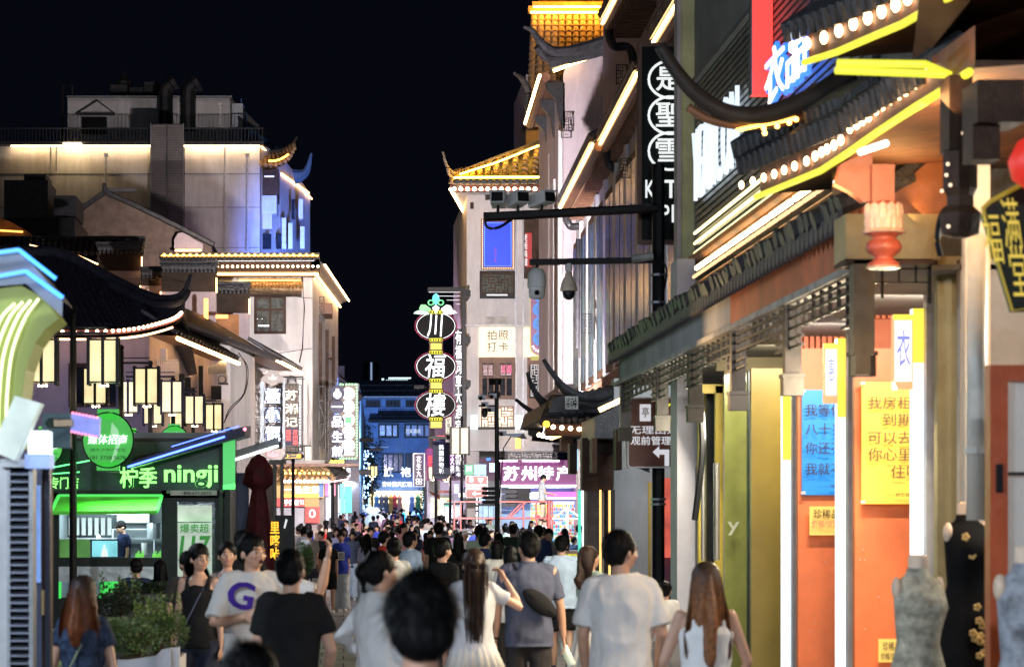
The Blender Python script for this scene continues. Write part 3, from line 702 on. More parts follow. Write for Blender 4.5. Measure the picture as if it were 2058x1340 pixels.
tile_pieces(t, ev, rg, 13, 8, TILEW, .115)
mb = MB(); horn(mb, [W(1095,284,ye+5),W(1000,318,ye+3),W(935,343,ye+1.6),W(915,349,ye+.9),W(902,340,ye+.3),W(895,325,ye),W(890,306,ye)], .14, .04); horn(mb, [W(940,352,ye+1.2),W(918,360,ye+.6),W(904,352,ye+.1),W(899,338,ye-.1)], .1, .05); mb.build('swept_ridge', pm('ridge_painted_lit', (.3,.26,.2), .7, .3), t)  # lamplight put into a paler ridge colour
mb = MB()
for p in [lerp(W(912,364,ye-.1), W(1086,364,ye-.1), (i+.5)/13) for i in range(13)]: mb.ball(p, .16, 6, 4, (1,.5,.8))
mb.build('eave_tile_ends', TILE, t)
MB().tube([W(912,357,ye-.1),W(1000,356,ye-.1),W(1086,356,ye-.1)], .035, 5).build('light_strip', em('amber_led_hot', (1,.5,.04), 55), t)
MB().tube([W(925,350,ye+.6),W(1000,326,ye+1.8),W(1090,290,ye+3.6)], .03, 5).build('light_strip', em('amber_led_hot', (1,.5,.04), 55), t)
MB().pb(905,1083,372,384,ye+.1,.4).build('eave_board', WOODR, t)
bulbs([W(906,380,ye),W(1082,380,ye)], 13, t, .085)
MB().pb(915,1083,383,385.5,ye+.4,.9).build('soffit', WHITE, t)
mb = MB(); A, B = W(905,380,ye), W(936,434,ye+6); mb.add([A,B,B+Vector((.5,0,.1)),A+Vector((.8,0,.3))],[(0,1,2,3)]); mb.build('side_soffit', WHITE, t); MB().tube([A,B], .06, 5).build('light_strip', WARM, t)
for u0_, u1_, v0_, v1_ in ((975,1022,386,402),(945,952,407,420),(1065,1100,386,402)): window(t, u0_, u1_, v0_, v1_, Y, WOOD, GLASSD, 2, 0)
# screen
f = MB().pb(967,1034,440,541,Y-.2,.25).build('screen_frame', WOODR, t)
MB().pb(972,1029,446,536,Y-.23,.04).build('screen', em('blue_screen', (.01,.06,.85), .75, True, .25), f)
MB().tube([W(974,448,Y-.25),W(1027,448,Y-.25),W(1027,534,Y-.25),W(974,534,Y-.25),W(974,448,Y-.25)], .012, 4).build('screen_line', BTXT, f)
mb = MB()
for k in range(22):
    for u in (969.5, 1031.5): mb.ball(W(u, 443+k*4.4, Y-.22), .025, 5, 3)
for k in range(14): mb.ball(W(970+k*4.7, 539, Y-.22), .025, 5, 3)
mb.build('marquee_bulbs', em('tiny_warm_bulb', (1,.7,.4), 2.5, False), f)
text('点亮今夜', 993, 497, 998, 527, Y-.26, em('dim_red_text', (.3,.06,.35), .6, False), f, True)
f = MB().pb(964,1035,544,600,Y-.03,.05).build('lattice_window', BLACK, t); mb = MB(); lattice(mb, XU(967,Y), XU(1033,Y), ZV(592,Y), ZV(547,Y), Y-.12, .05, 5, 5, 4); mb.build('lattice', WOOD, f); MB().pb(978,1020,591,594,Y-.12,.03).build('lit_sill', WTXTD, f)
MB().pb(969,1032,551,588,Y-.06,.02).build('pane', pm('olive_glass', (.07,.08,.06), .2, .3), f)
MB().pb(975,1022,636,652,Y-.03,.05).build('vent', STONE, t)
for u0_, u1_ in ((963,1035),(1053,1090)):
    f = MB().pb(u0_,u1_,657,717,Y-.3,.3).build('light_panel', em('sign_cream', (1,.82,.55), .95, True, .15), t)
for s, a, b in (('拍',979,686-22),('照',1002,664),('打',979,687),('卡',1002,687)): text(s, a, b, a+19, b+19, Y-.33, BLACK, f, bold=.0)
# timber bay of doors, lattice
MB().pb(963,1036,718,802,Y-.1,.15).build('timber_bay', WOODM, t)
for u0_, u1_ in ((966,995),(1001,1032)):
    f = window(t, u0_, u1_, 726, 798, Y-.18, WOODM, GLASSD, 2, .45); mb = MB(); lattice(mb, XU(u0_+2,Y), XU(u1_-2,Y), ZV(756,Y), ZV(729,Y), Y-.26, .025, 6, 5, 5); mb.build('lattice', WOODM, f)
    MB().pb(u0_+5,u1_-5,733,755,Y-.215,.01).build('pane_glow', em('window_glow', (.7,.5,.55), .35), f)
MB().pb(1008,1028,733,750,Y-.22,.01).build('pink_sign', em('pink_win', (1,.15,.35), .6), t)
f = MB().pb(966,1032,818,858,Y-.12,.1).build('lit_lattice_window', em('window_lit', (1,.88,.62), 1.0), t); mb = MB(); lattice(mb, XU(966,Y), XU(1032,Y), ZV(860,Y), ZV(816,Y), Y-.2, .05, 9, 5, 4); mb.build('lattice', WOODR, f)
MB().pb(962,1036,858,862,Y-.5,.5).build('balcony_edge', BLACK, t)
MB().pb(1060,1100,718,830,Y-.1,.1).build('timber_bay', WOODM, t); f = MB().pb(1064,1096,733,800,Y-.15,.05).build('window', GLASSD, t); mb = MB(); lattice(mb, XU(1066,Y), XU(1094,Y), ZV(797,Y), ZV(733,Y), Y-.2, .03, 11, 4, 6); mb.build('lattice', WHITE, f)
# recess between tower and next block with red banner
MB().pb(1053,1101,440,560,Y-.02,.1).build('recess', WOOD, t); f = MB().pb(1056,1069,468,536,Y-.3,.1).build('red_banner', em('banner_red', (.45,.02,.02), .5), t)
text('老街味道', 1054, 470, 1060, 534, Y-.33, WTXTD, f, True)
for u, v in ((953,848),(1043,848)):
    m3 = MB().tube([W(u,v-14,Y-.5),W(u,v+14,Y-.5)], .14, 8); single(m3, 'wall_lamp', em('cyan_white_lamp', (.65,.9,1), 3.5), f'upright cyan-white tube lamp {"left" if u<1000 else "right"} of the lit lattice window', 'lamp', 'tube lamps beside the lattice window')
m3 = MB().tube([W(1041,872,Y-.5),W(1041,900,Y-.5)], .11, 8); single(m3, 'wall_lamp', em('amber_tube', (1,.5,.08), 3), 'orange tube lamp on the pier below the cyan one', 'lamp')

# shop with purple sign
Y = 95; t = thing('souvenir_shop', 'souvenir shop glowing blue under the purple 苏州特产 sign', 'shop', (XU(1090,Y), Y+2, 0))
f = MB().pb(1006,1170,924,976,Y-.5,.3).build('fascia_sign', em('sign_purple', (.16,.02,.13), .55), t)
text('苏', 1011, 936, 1044, 966, Y-.55, WTXT, f, bold=.06); text('州', 1047, 936, 1079, 966, Y-.55, WTXT, f, bold=.06); text('特', 1081, 936, 1113, 966, Y-.55, WTXT, f, bold=.06); text('产', 1117, 936, 1150, 966, Y-.55, WTXT, f, bold=.06)
MB().pb(1006,1170,974,977.5,Y-.7,.15).pb(1004,1040,924,927,Y-.7,.15).pb(1050,1124,924,927,Y-.7,.15).build('light_strip', em('strip_white_pink', (1,.88,.95), 5), f)
MB().pb(1004,1170,978,1120,Y+2.5,.2).build('back_wall', pm('shop_blue_wall', (.35,.55,.85), .5, .1), t)
MB().pb(1004,1008,978,1160,Y,2.4).pb(1163,1172,978,1160,Y,2.4).build('side_wall', WALLB, t)
MB().pb(1004,1172,976.5,979,Y,2.6).build('soffit', WHITE, t)
MB().pb(1070,1168,988,1002,Y+.6,.2).build('inner_sign', em('inner_pink', (1,.12,.55), 1.0), t); MB().pb(1100,1168,999,1003,Y+.5,.2).pb(1070,1098,988,1003,Y+.5,.1).build('inner_white', em('inner_white', (.9,.95,1), 1.1), t)
fr = MB(); 
f = MB().pb(1066,1168,1006,1160,Y+1.8,.15).build('shelf_back', em('shelf_glow', (.65,.85,1), .6, True, .3), t)
rnd = random.Random(5); cols = [em('goods_%d' % k, c, .55, False) for k, c in enumerate(((.8,.05,.05),(.9,.75,.05),(.1,.3,.8),(.9,.9,.9),(.1,.6,.5),(.9,.4,.1)))]
gm = [MB() for _ in cols]
for v in range(1012, 1085, 7):
    for i in range(24):
        u = 1068+i*4.1; c = rnd.randrange(len(cols)) if not (1076 < u < 1102) else (0 if v > 1030 else 1)
        gm[c].pb(u, u+rnd.uniform(2,3.7), v+rnd.uniform(.5,2), v+6, Y+1.5, .2)
for g_, c in zip(gm, cols): g_.build('shelf_goods', c, f, kind='stuff')
area(W(1090,982,Y+1), W(1090,1050,Y-6), 2.6, .8, 260, (.55,.78,1), 'shop_light')
m3 = MB().ball(W(1064,996,Y-.2), .12, 8, 6); m3.build('spot_lamp', em('spot_blue_white', (.7,.9,1), 40), t)
MB().pb(1016,1066,981,1012,Y-.6,.1).build('route_panel', BLACK, t)
for k in range(4):
    o = MB().pprism([(1008,984+k*9),(1036,984+k*9),(1041,987.5+k*9),(1036,991+k*9),(1008,991+k*9)], Y-1.0, .05).build('direction_board', DGREY, t)

# ================================================================ BLOCK WITH LAVENDER END WALL
EDX = .024
Y = 80; x0 = XU(1132,Y); t = thing('lavender_building', 'tall building with a blank lavender end wall and LED-edged side eaves', 'building', (x0+2, Y+6, 0))
xr = XU(1300,Y)
MB().prism([(x0,6.2),(xr,6.2),(xr,ZV(95,Y)),(XU(1250,Y),ZV(97,Y)),(XU(1180,Y),ZV(112,Y)),(XU(1140,Y),ZV(128,Y)),(x0,ZV(150,Y))], Y, Y+10).build('wall', WALLM, t)
mb = MB(); horn(mb, [W(1254,74,Y-.4),W(1210,88,Y-.4),W(1150,103,Y-.5),W(1110,103,Y-.6),W(1085,84,Y-.8),W(1070,62,Y-1),W(1052,54,Y-1.1)], .27, .05); horn(mb, [W(1254,88,Y-.3),W(1200,104,Y-.3),W(1140,120,Y-.4),W(1100,118,Y-.5),(W(1078,95,Y-.8))], .22, .1); mb.build('swept_ridge', RIDGE, t)
mb = MB(); mb.pprism([(1108,138),(1190,112),(1252,92),(1252,82),(1180,100),(1104,122)], Y-.5, .5); mb.build('verge', TILE, t)
MB().tube([W(1112,143,Y-.3),W(1190,114,Y-.3),W(1250,96,Y-.3)], .05, 5).build('light_strip', em('led_yellow_white', (1,.62,.22), 16), t)
e0, e1 = W(1093,160,80), W(1063,255,89.8)
mb = MB(); mb.add([e0,e1,e1+Vector((.75,0,-.05)),e0+Vector((.75,0,-.05))],[(3,2,1,0)]); mb.build('soffit', WOODM, t)
MB().tube([e0+Vector((.05,0,.08)),e1+Vector((.05,0,.08))], .17, 8).build('gutter', WOODM, t)
MB().tube([e0+Vector((-.13,0,.12)),e1+Vector((-.13,0,.12))], .06, 5).build('light_strip', WARM, t)
mb = MB(); horn(mb, [e1+Vector((.3,0,.9)), e1+Vector((0,0,.6)), W(1062,185,90), W(1048,158,89.5), W(1034,148,89)], .22, .06); mb.build('swept_ridge', RIDGE, t)
mb = MB()
for k in range(3):
    yy = 80+k*3.3; zz_ = e0.z-.1; xx = x0+EDX*(yy-80); mb.prism([(xx-.55,zz_),(xx+.05,zz_),(xx+.05,zz_-1.5),(xx-.12,zz_-1.2),(xx-.2,zz_-.6),(xx-.5,zz_-.25)], yy, yy+.3)
mb.build('eave_bracket', DGREY, t)
mb = MB()
for k in range(4):
    yy = 80.3+k*2.6; xx = x0+EDX*(yy-80); mb.box(xx-.14, xx+.02, yy, yy+.5, 6.2, e0.z-1.6-(k%2)*1.2)
mb.build('pilaster', WALL, t)
mb = MB()
for k in range(4):
    yy = 81.2+k*2.6; xx = x0+EDX*(yy-80); mb.box(xx-.08, xx+.02, yy, yy+1.8, 6, 12.5)
mb.build('side_window', WOOD, t)
mb = MB(); mb.add([W(1100,505,89),W(1130,455,80.3),W(1131,700,80.3),W(1100,700,89)],[(3,2,1,0)]); mb.build('sloped_panel', pm('pale_blue_panel', (.4,.45,.62), .6, .1), t)
mb = MB()
for (a,b) in ((1233,125),(1127,240),(1236,395-70)):
    lattice(mb, XU(a,Y-.6), XU(a+22,Y-.6), ZV(b+38,Y-.6), ZV(b,Y-.6), Y-.7, .025, a, 3, 3)
mb.build('iron_bracket', BLACK, t)

# rear block with big tiled roof
Y = 112; t = thing('tiled_roof_block', 'building behind with a steep amber-lit clay tile roof topped by an orange ridge', 'building', (XU(1150,Y), Y+5, 0))
MB().pb(1057,1260,150,900,Y+1.8,8).build('wall', WALLM, t)
tile_pieces(t, [W(1058,236,Y-.4),W(1266,236,Y-.4)], [W(1067,24,Y+3.4),W(1262,24,Y+3.4)], 14, 19, TILEW, .15)
MB().pb(1057,1100,238,252,Y-.3,2).build('eave_board', WOOD, t); MB().pb(1057,1100,252,290,Y+.6,1).build('lit_wall', WALLM, t)
MB().pb(1062,1265,12,23,Y+3.2,.6).build('ridge', pm('ridge_orange_lit2', (.6,.3,.1), .7, .25), t)
MB().pb(1070,1265,3,12,Y+3.3,.4).pb(1085,1265,-12,3,Y+3.4,.4).build('ridge_lattice', pm('ridge_orange_lit2', (.6,.3,.1), .7, .25), t)
MB().tube([W(1066,25,Y+2.6),W(1262,25,Y+2.6)], .05, 5).build('light_strip', em('led_orange_hot', (1,.42,.05), 60), t)
MB().tube([W(1072,14,Y+2.9),W(1262,14,Y+2.9)], .04, 5).build('light_strip', em('led_orange_hot', (1,.42,.05), 60), t)
MB().tube([W(1060,236,Y-1.6),W(1262,236,Y-1.6)], .05, 5).build('light_strip', em('amber_eave_fill', (1,.5,.08), 40), t)  # light strip added before the eave so the tiles look evenly lit
MB().tube([W(1058,242,Y-.9),W(1100,242,Y-.9)], .04, 5).build('light_strip', em('led_orange', (1,.36,.06), 6), t)

# ================================================================ RIGHT FACADE D : long white facade with LED eaves
t = thing('long_facade', 'long white facade running down the right side with LED gutters and tall dark windows', 'building', (7.4, 60, 0))
def xd(y): return 6.75+EDX*(y-61)
mb = MB(); plan(mb, [(xd(40),40),(xd(61),61),(xd(76),76),(xd(76)+4,76),(xd(40)+4,40)], 0, 11.2); mb.build('wall', WALL, t)
mb = MB(); plan(mb, [(xd(50)+.5,50),(xd(72)+.5,72),(xd(72)+5,72),(xd(50)+5,50)], 11.2, 16.5); mb.build('upper_wall', WALLM, t)
for (A, B) in ((W(1126,418,73.0), W(1191,290,60.7)), (W(1204,293,61.0), W(1281,147,50.8)), (W(1312,86,49), W(1400,-60,42)), (W(1210,48,60.5), W(1245,-20,56.5))):
    MB().tube([A+Vector((.15,0,-.05)),B+Vector((.15,0,-.05))], .13, 8).build('gutter', WOODM, t)
    MB().tube([A,B], .032, 5).build('light_strip', WARM, t)
    mb = MB(); mb.add([A+Vector((.1,0,0)),B+Vector((.1,0,0)),B+Vector((1.1,0,-.25)),A+Vector((1.1,0,-.25))],[(0,1,2,3)]); mb.build('soffit', pm('soffit_board', (.45,.3,.2), .6, .2), t)
    mb = MB(); n = int((A-B).length/.35)
    for i in range(n): p = lerp(A,B,i/n); mb.box(p.x+.28, p.x+1.05, p.y, p.y+.08, p.z-.34, p.z-.12)
    mb.build('rafters', WOODM, t)
    roof(t, [B+Vector((-.08,0,.16)), A+Vector((-.08,0,.16))], [B+Vector((1.2,0,.9)), A+Vector((1.2,0,.9))], max(8,int((A-B).length/.22)), TILE, .08, 3, name='eave_roof')
    mb = MB(); horn(mb, [A+Vector((.15,0,-.05)), A+Vector((.3,.2,-.5)), A+Vector((.75,.2,-.7)), A+Vector((.8,.2,-2.5))], .12, .1); mb.build('downpipe', DGREY, t)
for k in range(10):
    yy = 46+k*3.0
    xx = xd(yy)
    MB().box(xx-.10, xx+.01, yy, yy+.45, 0, 10.6).build('pilaster', WALL, t)
    f = MB().box(xx-.03, xx+.012, yy+.6, yy+2.8, 5.6, 10.2).build('window', WOOD, t)
    MB().box(xx-.05, xx-.02, yy+.75, yy+1.6, 5.8, 10.0).box(xx-.05, xx-.02, yy+1.75, yy+2.65, 5.8, 10.0).build('pane', pm('tall_pane', (.05,.08,.10), .15, .4), f)
    mb = MB()
    for j in range(9): mb.box(xx-.13, xx-.10, yy+.55+j*.27, yy+.60+j*.27, 4.4, 5.5)
    for j in range(4): mb.box(xx-.131, xx-.099, yy+.5, yy+2.9, 4.4+j*.35, 4.44+j*.35)
    mb.build('balcony_rail', WOODM, t)
mb = MB(); mb.box(xd(60)-.5, xd(60), 45, 75, 4.1, 4.3); mb.build('balcony_slab', LGREY, t)
MB().tube([(xd(50)-.2,50,4.55),(xd(74)-.2,74,4.55)], .05, 5).build('light_strip', WARMS, t)
mb = MB()
for k in range(4):
    a, b = ((1238,130),(1245,318),(1290,395),(1166,630))[k]; Yk = (56,56,50,66)[k]
    lattice(mb, XU(a,Yk), XU(a+24,Yk), ZV(b+40,Yk), ZV(b,Yk), Yk, .02, k, 3, 3)
mb.build('iron_bracket', BLACK, t)
mb = MB().tube([W(1162,480,66),W(1160,700,66)], .06, 6).tube([W(1167,480,66),W(1166,720,66)], .04, 6); mb.build('downpipe', DGREY, t)

rnd = random.Random(12)
for k,(a_,b_,c_,d_,Yk,col,nm) in enumerate(((860,866,1000,1028,150,(.9,.95,1),'white'),(868,880,992,999,145,(1,.85,.4),'cream'),(884,892,996,1004,130,(.3,1,.6),'green'),(893,897,985,1012,128,(1,.2,.2),'red'),(914,921,972,990,118,(.5,.8,1),'pale blue'),(922,934,990,998,116,(1,.95,.8),'ivory'),(940,956,1004,1012,112,(.9,.9,1),'cold white'),(960,975,1002,1010,110,(.35,.55,1),'blue'),(984,994,930,948,112,(.6,.85,1),'icy blue'),(978,986,905,925,112,(.1,.3,1),'deep blue'),(706,714,985,1030,160,(.3,.5,1),'slate blue'),(716,721,990,1030,170,(.8,.9,1),'faint white'),(712,722,955,968,165,(.1,.8,.9),'turquoise'),(697,704,940,958,135,(.9,.95,1),'bright white'))):
    o = single(MB().pb(a_,b_,c_,d_,Yk,.2), 'light_box', em('far_box_%d'%k, col, 1.6), f'small {nm} lit sign low in the far street between the hanging signs and crowd', 'light box', 'small lit signs of the far street'); MB().pb(a_-.6,b_+.6,c_-.8,c_,Yk-.02,.24).build('frame', BLACK, o)

for k,(a_,b_,c_,d_,Yk,col,nm) in enumerate(((676,700,1002,1030,132,(.75,.9,1),'cool white'),(700,722,1000,1030,185,(1,.8,.5),'amber'),(862,892,1012,1032,132,(1,.9,.7),'warm'),(893,930,1014,1034,122,(.8,.9,1),'pale'),(960,1003,1016,1040,112,(.5,.75,1),'blue'))):
    t = thing('shop_window', f'{nm} lit shop window just above the far heads', 'shop window', (XU((a_+b_)/2,Yk),Yk,gz(Yk)), 'lit shop windows of the far street'); t['kind'] = 'thing'; MB().pb(a_,b_,c_,d_+30,Yk,.2).build('pane', em('far_window_%d'%k, col, 1.1, True, .6), t)
    m_ = MB(); m_.pb(a_-1,b_+1,c_-4,c_,Yk-.5,.6)
    for q in range(5): m_.pb(a_+(b_-a_)*q/4-.5,a_+(b_-a_)*q/4+.5,c_,d_+30,Yk-.05,.1)
    m_.build('frame', DGREY, t)
# ================================================================ RIGHT: PAVILION WITH THREE SWEPT CORNERS
t = thing('swept_eave_pavilion', 'dark pavilion front with three swept roof corners and a row of warm bulbs', 'pavilion', (5, 44, 0))
for (Y, pts, r) in ((36, [(1262,760),(1222,790),(1180,797),(1140,782),(1112,752),(1092,722)], .085), (40, [(1240,830),(1180,836),(1130,826),(1092,806),(1070,778),(1060,748)], .08), (45, [(1200,846),(1140,848),(1096,838),(1062,822),(1036,802)], .08)):
    mb = MB(); horn(mb, [W(u,v,Y+ (0 if i else 1.5)) for i,(u,v) in enumerate(pts)], r, .03); horn(mb, [W(u+5,v+13,Y+.1) for u,v in pts[:-1]], r*.8, .04); horn(mb, [W(u+9,v+24,Y+.25) for u,v in pts[:-2]], r, .05); mb.build('swept_ridge', RIDGE, t); mb = MB(); lattice(mb, XU(pts[3][0]-4,Y-.1), XU(pts[3][0]+22,Y-.1), ZV(pts[3][1]+40,Y-.1), ZV(pts[3][1]+14,Y-.1), Y-.1, .02, int(Y), 3, 3); mb.build('fret_carving', STONE, t)
roof(t, [W(1090,852,37.5),W(1120,850,37.5),W(1245,862,37.5)], [W(1110,800,39.5),W(1150,800,39.5),W(1262,770,39.5)], 16, TILE, .05, 5)
roof(t, [W(1068,872,43),W(1160,878,43)], [W(1075,838,45),W(1160,840,45)], 10, TILE, .06, 4)
MB().pb(1096,1250,852,876,37.3,.15).build('eave_board', WOOD, t)
bulbs([W(1103,857,37.2),W(1243,868,37.2)], 8, t, .036, em('warm_bulb_big', (1,.66,.4), 12, False))
bulbs([W(1080,873,42),W(1110,879,42)], 4, t, .04)
MB().tube([W(1108,880,40),W(1140,868,40)], .035, 5).tube([W(1204,824,33.6),W(1262,797,33.6)], .035, 5).build('tube_lamp', WARMS, t)
MB().ball(W(1098,852,37.1), .05, 8, 6).build('amber_lamp', em('amber_bulb2', (1,.4,.02), 8, False), t)
mb = MB();
for i in range(9): mb.ball(W(1130+i*13, 845+(i%2)*3, 37.4), .06, 6, 4, (1,.5,1.2))
mb.build('eave_tile_ends', TILE, t)
mb = MB()
for (a,b,c,d_,Yk) in ((1170,1232,880,985,35.5),(1238,1250,862,944,33.5),(1128,1152,880,905,39),(1145,1160,890,952,36.5),(1190,1200,880,950,34.5)): mb.pb(a,b,c,d_,Yk,.35)
mb.build('hanging_post', WOOD, t)
mb = MB(); lattice(mb, XU(1200,35.4), XU(1232,35.4), ZV(912,35.4), ZV(868,35.4), 35.3, .02, 3, 3, 3); lattice(mb, XU(1015,90), XU(1120,90), ZV(922,90), ZV(908,90), 90, .04, 4, 10, 2); mb.build('lattice', BLACK, t)
MB().pb(1180,1208,984,1360,35.6,.5).pb(1220,1236,984,1360,35.4,.5).build('door_post', DGREY, t)
MB().pb(1208,1220,984,1360,35.8,.4).build('pier', WHITE, t)
MB().pb(1205.5,1208.5,984,1360,35.3,.06).pb(1224,1227,985,1360,35.2,.06).build('lit_edge_strip', em('orange_edge', (1,.55,.15), 2.2), t)
for k,(a,b,c,d_,Yk,col,s_) in enumerate(((1163,1168,800+184,1160,44,(.1,.8,.6),1.0),(1180,1200,952,968,41,(.8,.95,1),3.0),(1172,1186,958,984,38,(.35,.5,.75),.4),(1172,1184,985,1170,46,(.9,.95,1),1.6),(1188,1200,920,944,40,(1,.75,.05),1.4),(1156,1162,902,945,42,(.5,.8,1),1.2),(1189,1199,897,918,41,(.6,.85,1),1.0),(1148,1160,898,950,48,(.5,.85,1),.5))):
    lab = ('teal','white glare','pale blue','white','yellow','thin cyan','icy','dim cyan')[k]
    m3 = MB().pb(a,b,c,d_,Yk,.12); o = single(m3, 'light_box', em('pav_box_%d' % k, col, s_), f'{lab} shop light box hanging under or beside the swept-eave pavilion', 'light box', 'light boxes beside the pavilion')
    MB().pb(a-.6,b+.6,c-1.2,c,Yk-.01,.14).build('frame', BLACK, o)

# white side wall behind the pole, and passage
mb = MB(); mb.pprism([(1100,835),(1112,800),(1150,790),(1262,772),(1262,850),(1245,856)], 38, 6); mb.pprism([(1196,838),(1262,806),(1262,880),(1196,880)], 34.5, 2); mb.build('roof_mass', TILE, t)
t = thing('side_wall', 'plain white plaster wall behind the road sign pole', 'wall', (XU(1300,36),36,0))
MB().pb(1234,1362,760,1400,36,.4).build('wall', WALL, t)
mb = MB().tube(catmull([W(1252,865,34.9),W(1262,905,34.9),W(1275,935,34.9),W(1306,943,34.9)],5), .015, 5).tube(catmull([W(1252,862,34.9),W(1268,915,34.9),W(1285,938,34.9),W(1306,948,34.9)],5), .012, 5); mb.build('cable', BLACK, t)
MB().pb(1303,1309,968,1400,34.8,.05).build('yellow_post', pm('yellow_paint', (.6,.4,.08), .5), t)
m3 = MB().pb(1332,1360,960,1120,33.6,.4); o = single(m3, 'red_silk_curtain', em('red_glow_cloth', (.8,.13,.08), .8, True, .6), 'glowing red and pink cloth panel behind the pole under the sign', 'curtain')
m3 = MB().pb(1328,1333,940,1340,33.4,.1); single(m3, 'blue_edge_light', em('blue_white_edge', (.6,.75,1), 1.6), 'thin bluish edge light beside the black pole foot', 'light strip')
m3 = MB().pb(1334,1362,1120,1360,33.8,.3); single(m3, 'maroon_panel', pm('maroon_paint', (.2,.05,.09), .4), 'dark maroon panel below the glowing red cloth', 'panel')

# ================================================================ CCTV POLE with arms, brown sign
Y = 32.6; t = thing('camera_pole', 'tall black pole with two arms carrying security cameras', 'pole', (XU(1322,Y), Y, 0))
mb = MB().tube([W(1323,1372,Y),W(1323,1230,Y)], .15, 8).tube([W(1323,1340,Y),W(1323,330,Y)], .085, 8); 
mb.lathe(W(1323,1345,Y), [(.24,0),(.24,.2),(.17,.4),(.17,.9),(.12,1.1)], 10); mb.build('pole', BLACK, t)
MB().tube([W(972,436,Y-.1),W(1060,432,Y-.1),W(1322,418,Y-.1)], .06, 6).tube([W(1064,527,Y-.1),W(1322,523,Y-.1)], .055, 4).build('arm', BLACK, t)
MB().tube(catmull([W(975,432,Y-.2),W(978,455,Y-.2),W(1000,458,Y-.2),W(1030,440,Y-.2)],5), .02, 5).tube(catmull([W(1325,520,Y-.2),W(1340,540,Y-.2),W(1335,580,Y-.2)],4), .015, 5).build('cable', BLACK, t)
for u, r_ in ((1001,-8),(1041,20),(1089,35)):
    b = MB(); M = Matrix.Translation(W(u,402,Y)) @ Matrix.Rotation(R(r_),4,'Z') @ Matrix.Rotation(R(-8),4,'X')
    b.box(-.09,.09,-.16,.18,-.07,.07,M).box(-.11,.11,-.2,.2,.07,.085,M); f = b.build('camera', WHITE, t)
    MB().box(-.075,.075,-.18,-.15,-.06,.06,M).build('camera_lens', BLACK, f); MB().tube([W(u,412,Y),W(u,430,Y-.05)], .02, 5).build('bracket', DGREY, f)
f = MB().lathe(W(1079,575,Y-.1), [(.02,.24),(.08,.22),(.12,.15),(.125,.0),(.12,-.02)], 14).build('dome_camera', WHITE, t, True)
MB().lathe(W(1079,592,Y-.1), [(.05,-.06),(.10,-.04),(.11,.03),(.1,.12)], 12).build('camera_head', WHITE, f, True); MB().ball(W(1079,588,Y-.21), .035, 8, 6).build('camera_lens', BLACK, f); MB().tube([W(1079,552,Y-.1),W(1079,530,Y-.1)], .02, 5).build('bracket', BLACK, f)
f = MB().lathe(W(1143,580,Y-.1), [(.03,.24),(.05,.16),(.09,.09),(.115,.0),(.115,-.03)], 14).build('dome_camera', pm('warm_white', (.75,.62,.5), .5), t, True)
MB().ball(W(1143,590,Y-.1), .085, 10, 8).build('dome_glass', GLASSD, f, True); MB().tube([W(1143,545,Y-.1),W(1143,530,Y-.1)], .05, 6).build('bracket', WHITE, f)
MB().tube([W(1270,520,Y-.2),W(1312,514,Y-.2)], .055, 6).build('junction_box', STONE, t)
mb = MB()
for v in (1005,1015,555,610): mb.lathe(W(1323,v,Y), [(.1,0),(.1,.03)], 8)
mb.build('pole_band', MGREY, t)
Y = 32.2; t = thing('road_sign', 'brown road sign with white lettering and left arrow hanging below the awning end', 'road sign', (XU(1312,Y), Y, 0))
BRN = pm('brown_sign', (.15,.04,.025), .45, .15)
def rrect(u0,u1,v0,v1,r,Y,d):
    pts = []
    for cx,cz,a in ((u1-r,v0+r,-90),(u1-r,v1-r,0),(u0+r,v1-r,90),(u0+r,v0+r,180)):
        for k in range(5): q = R(a+k*22.5); pts.append((cx+r*math.cos(q), cz+r*math.sin(q)))
    m = MB(); m.pprism(pts, Y, d); return m
rrect(1261,1400,798,940,6,Y,.04).build('sign_rim', WHITE, t); rrect(1264,1397,801,937,5,Y-.01,.02).build('sign_plate', BRN, t)
SW = em('retro_white', (.85,.85,.9), .65, False)
text('无理由退货', 1264, 855, 1390, 872, Y-.02, SW, t, bold=.02); text('观前管理服务', 1267, 876, 1390, 894, Y-.02, SW, t, bold=.03)
MB().pprism([(1312,908),(1325,896),(1325,903),(1345,903),(1345,936),(1336,936),(1336,913),(1325,913),(1325,920)], Y-.03, .015).build('arrow', SW, t)
f = MB().pprism([(1286,812),(1308,812),(1308,846),(1286,846)], Y-.03, .015).build('emblem', SW, t); text('亭', 1290, 818, 1304, 838, Y-.04, BRN, f)
m5 = MB(); m5.ring(W(1352,828,Y-.03), .09, .11, .012); m5.build('round_emblem', YTXT, t)
MB().pb(1255,1263,775,940,Y+.1,.1).build('side_post', MGREY, t); MB().pb(1255,1264,756,800,Y+.05,.1).build('green_plate', pm('green_paint', (.02,.25,.12), .5), t)

# ================================================================ RIGHT: AWNING, HANGING POSTS, FACADE, UPPER SIGN BAND
t = thing('shop_awning', 'long tiled awning with red and grey fascia and hanging posts along the right shops', 'awning', (3.8, 24, 0))
me = MB().tube([(-.18,0,0),(.35,0,.16)], [.075,.065], 7).mesh('eave_tile'); me.materials.append(pm('awning_tile', (.06,.06,.07), .55, .5, 8, .5))
rnd = random.Random(2); y = 16.9
while y < 31.6:
    piece('eave_tile', me, (3.52+rnd.uniform(-.02,.02), y, 4.02+rnd.uniform(-.015,.015)), t, (rnd.uniform(-.1,.1), rnd.uniform(-.12,.12), rnd.uniform(-.08,.08))); y += .175
me = MB().prism([(-.08,0),(-.06,-.09),(0,-.14),(.06,-.09),(.08,0)], -.02, .02).mesh('drip_tile'); me.materials.append(_m['awning_tile'])
y = 17
while y < 31.6: piece('drip_tile', me, (3.38, y, 3.98), t, (0,0,R(90))); y += .175
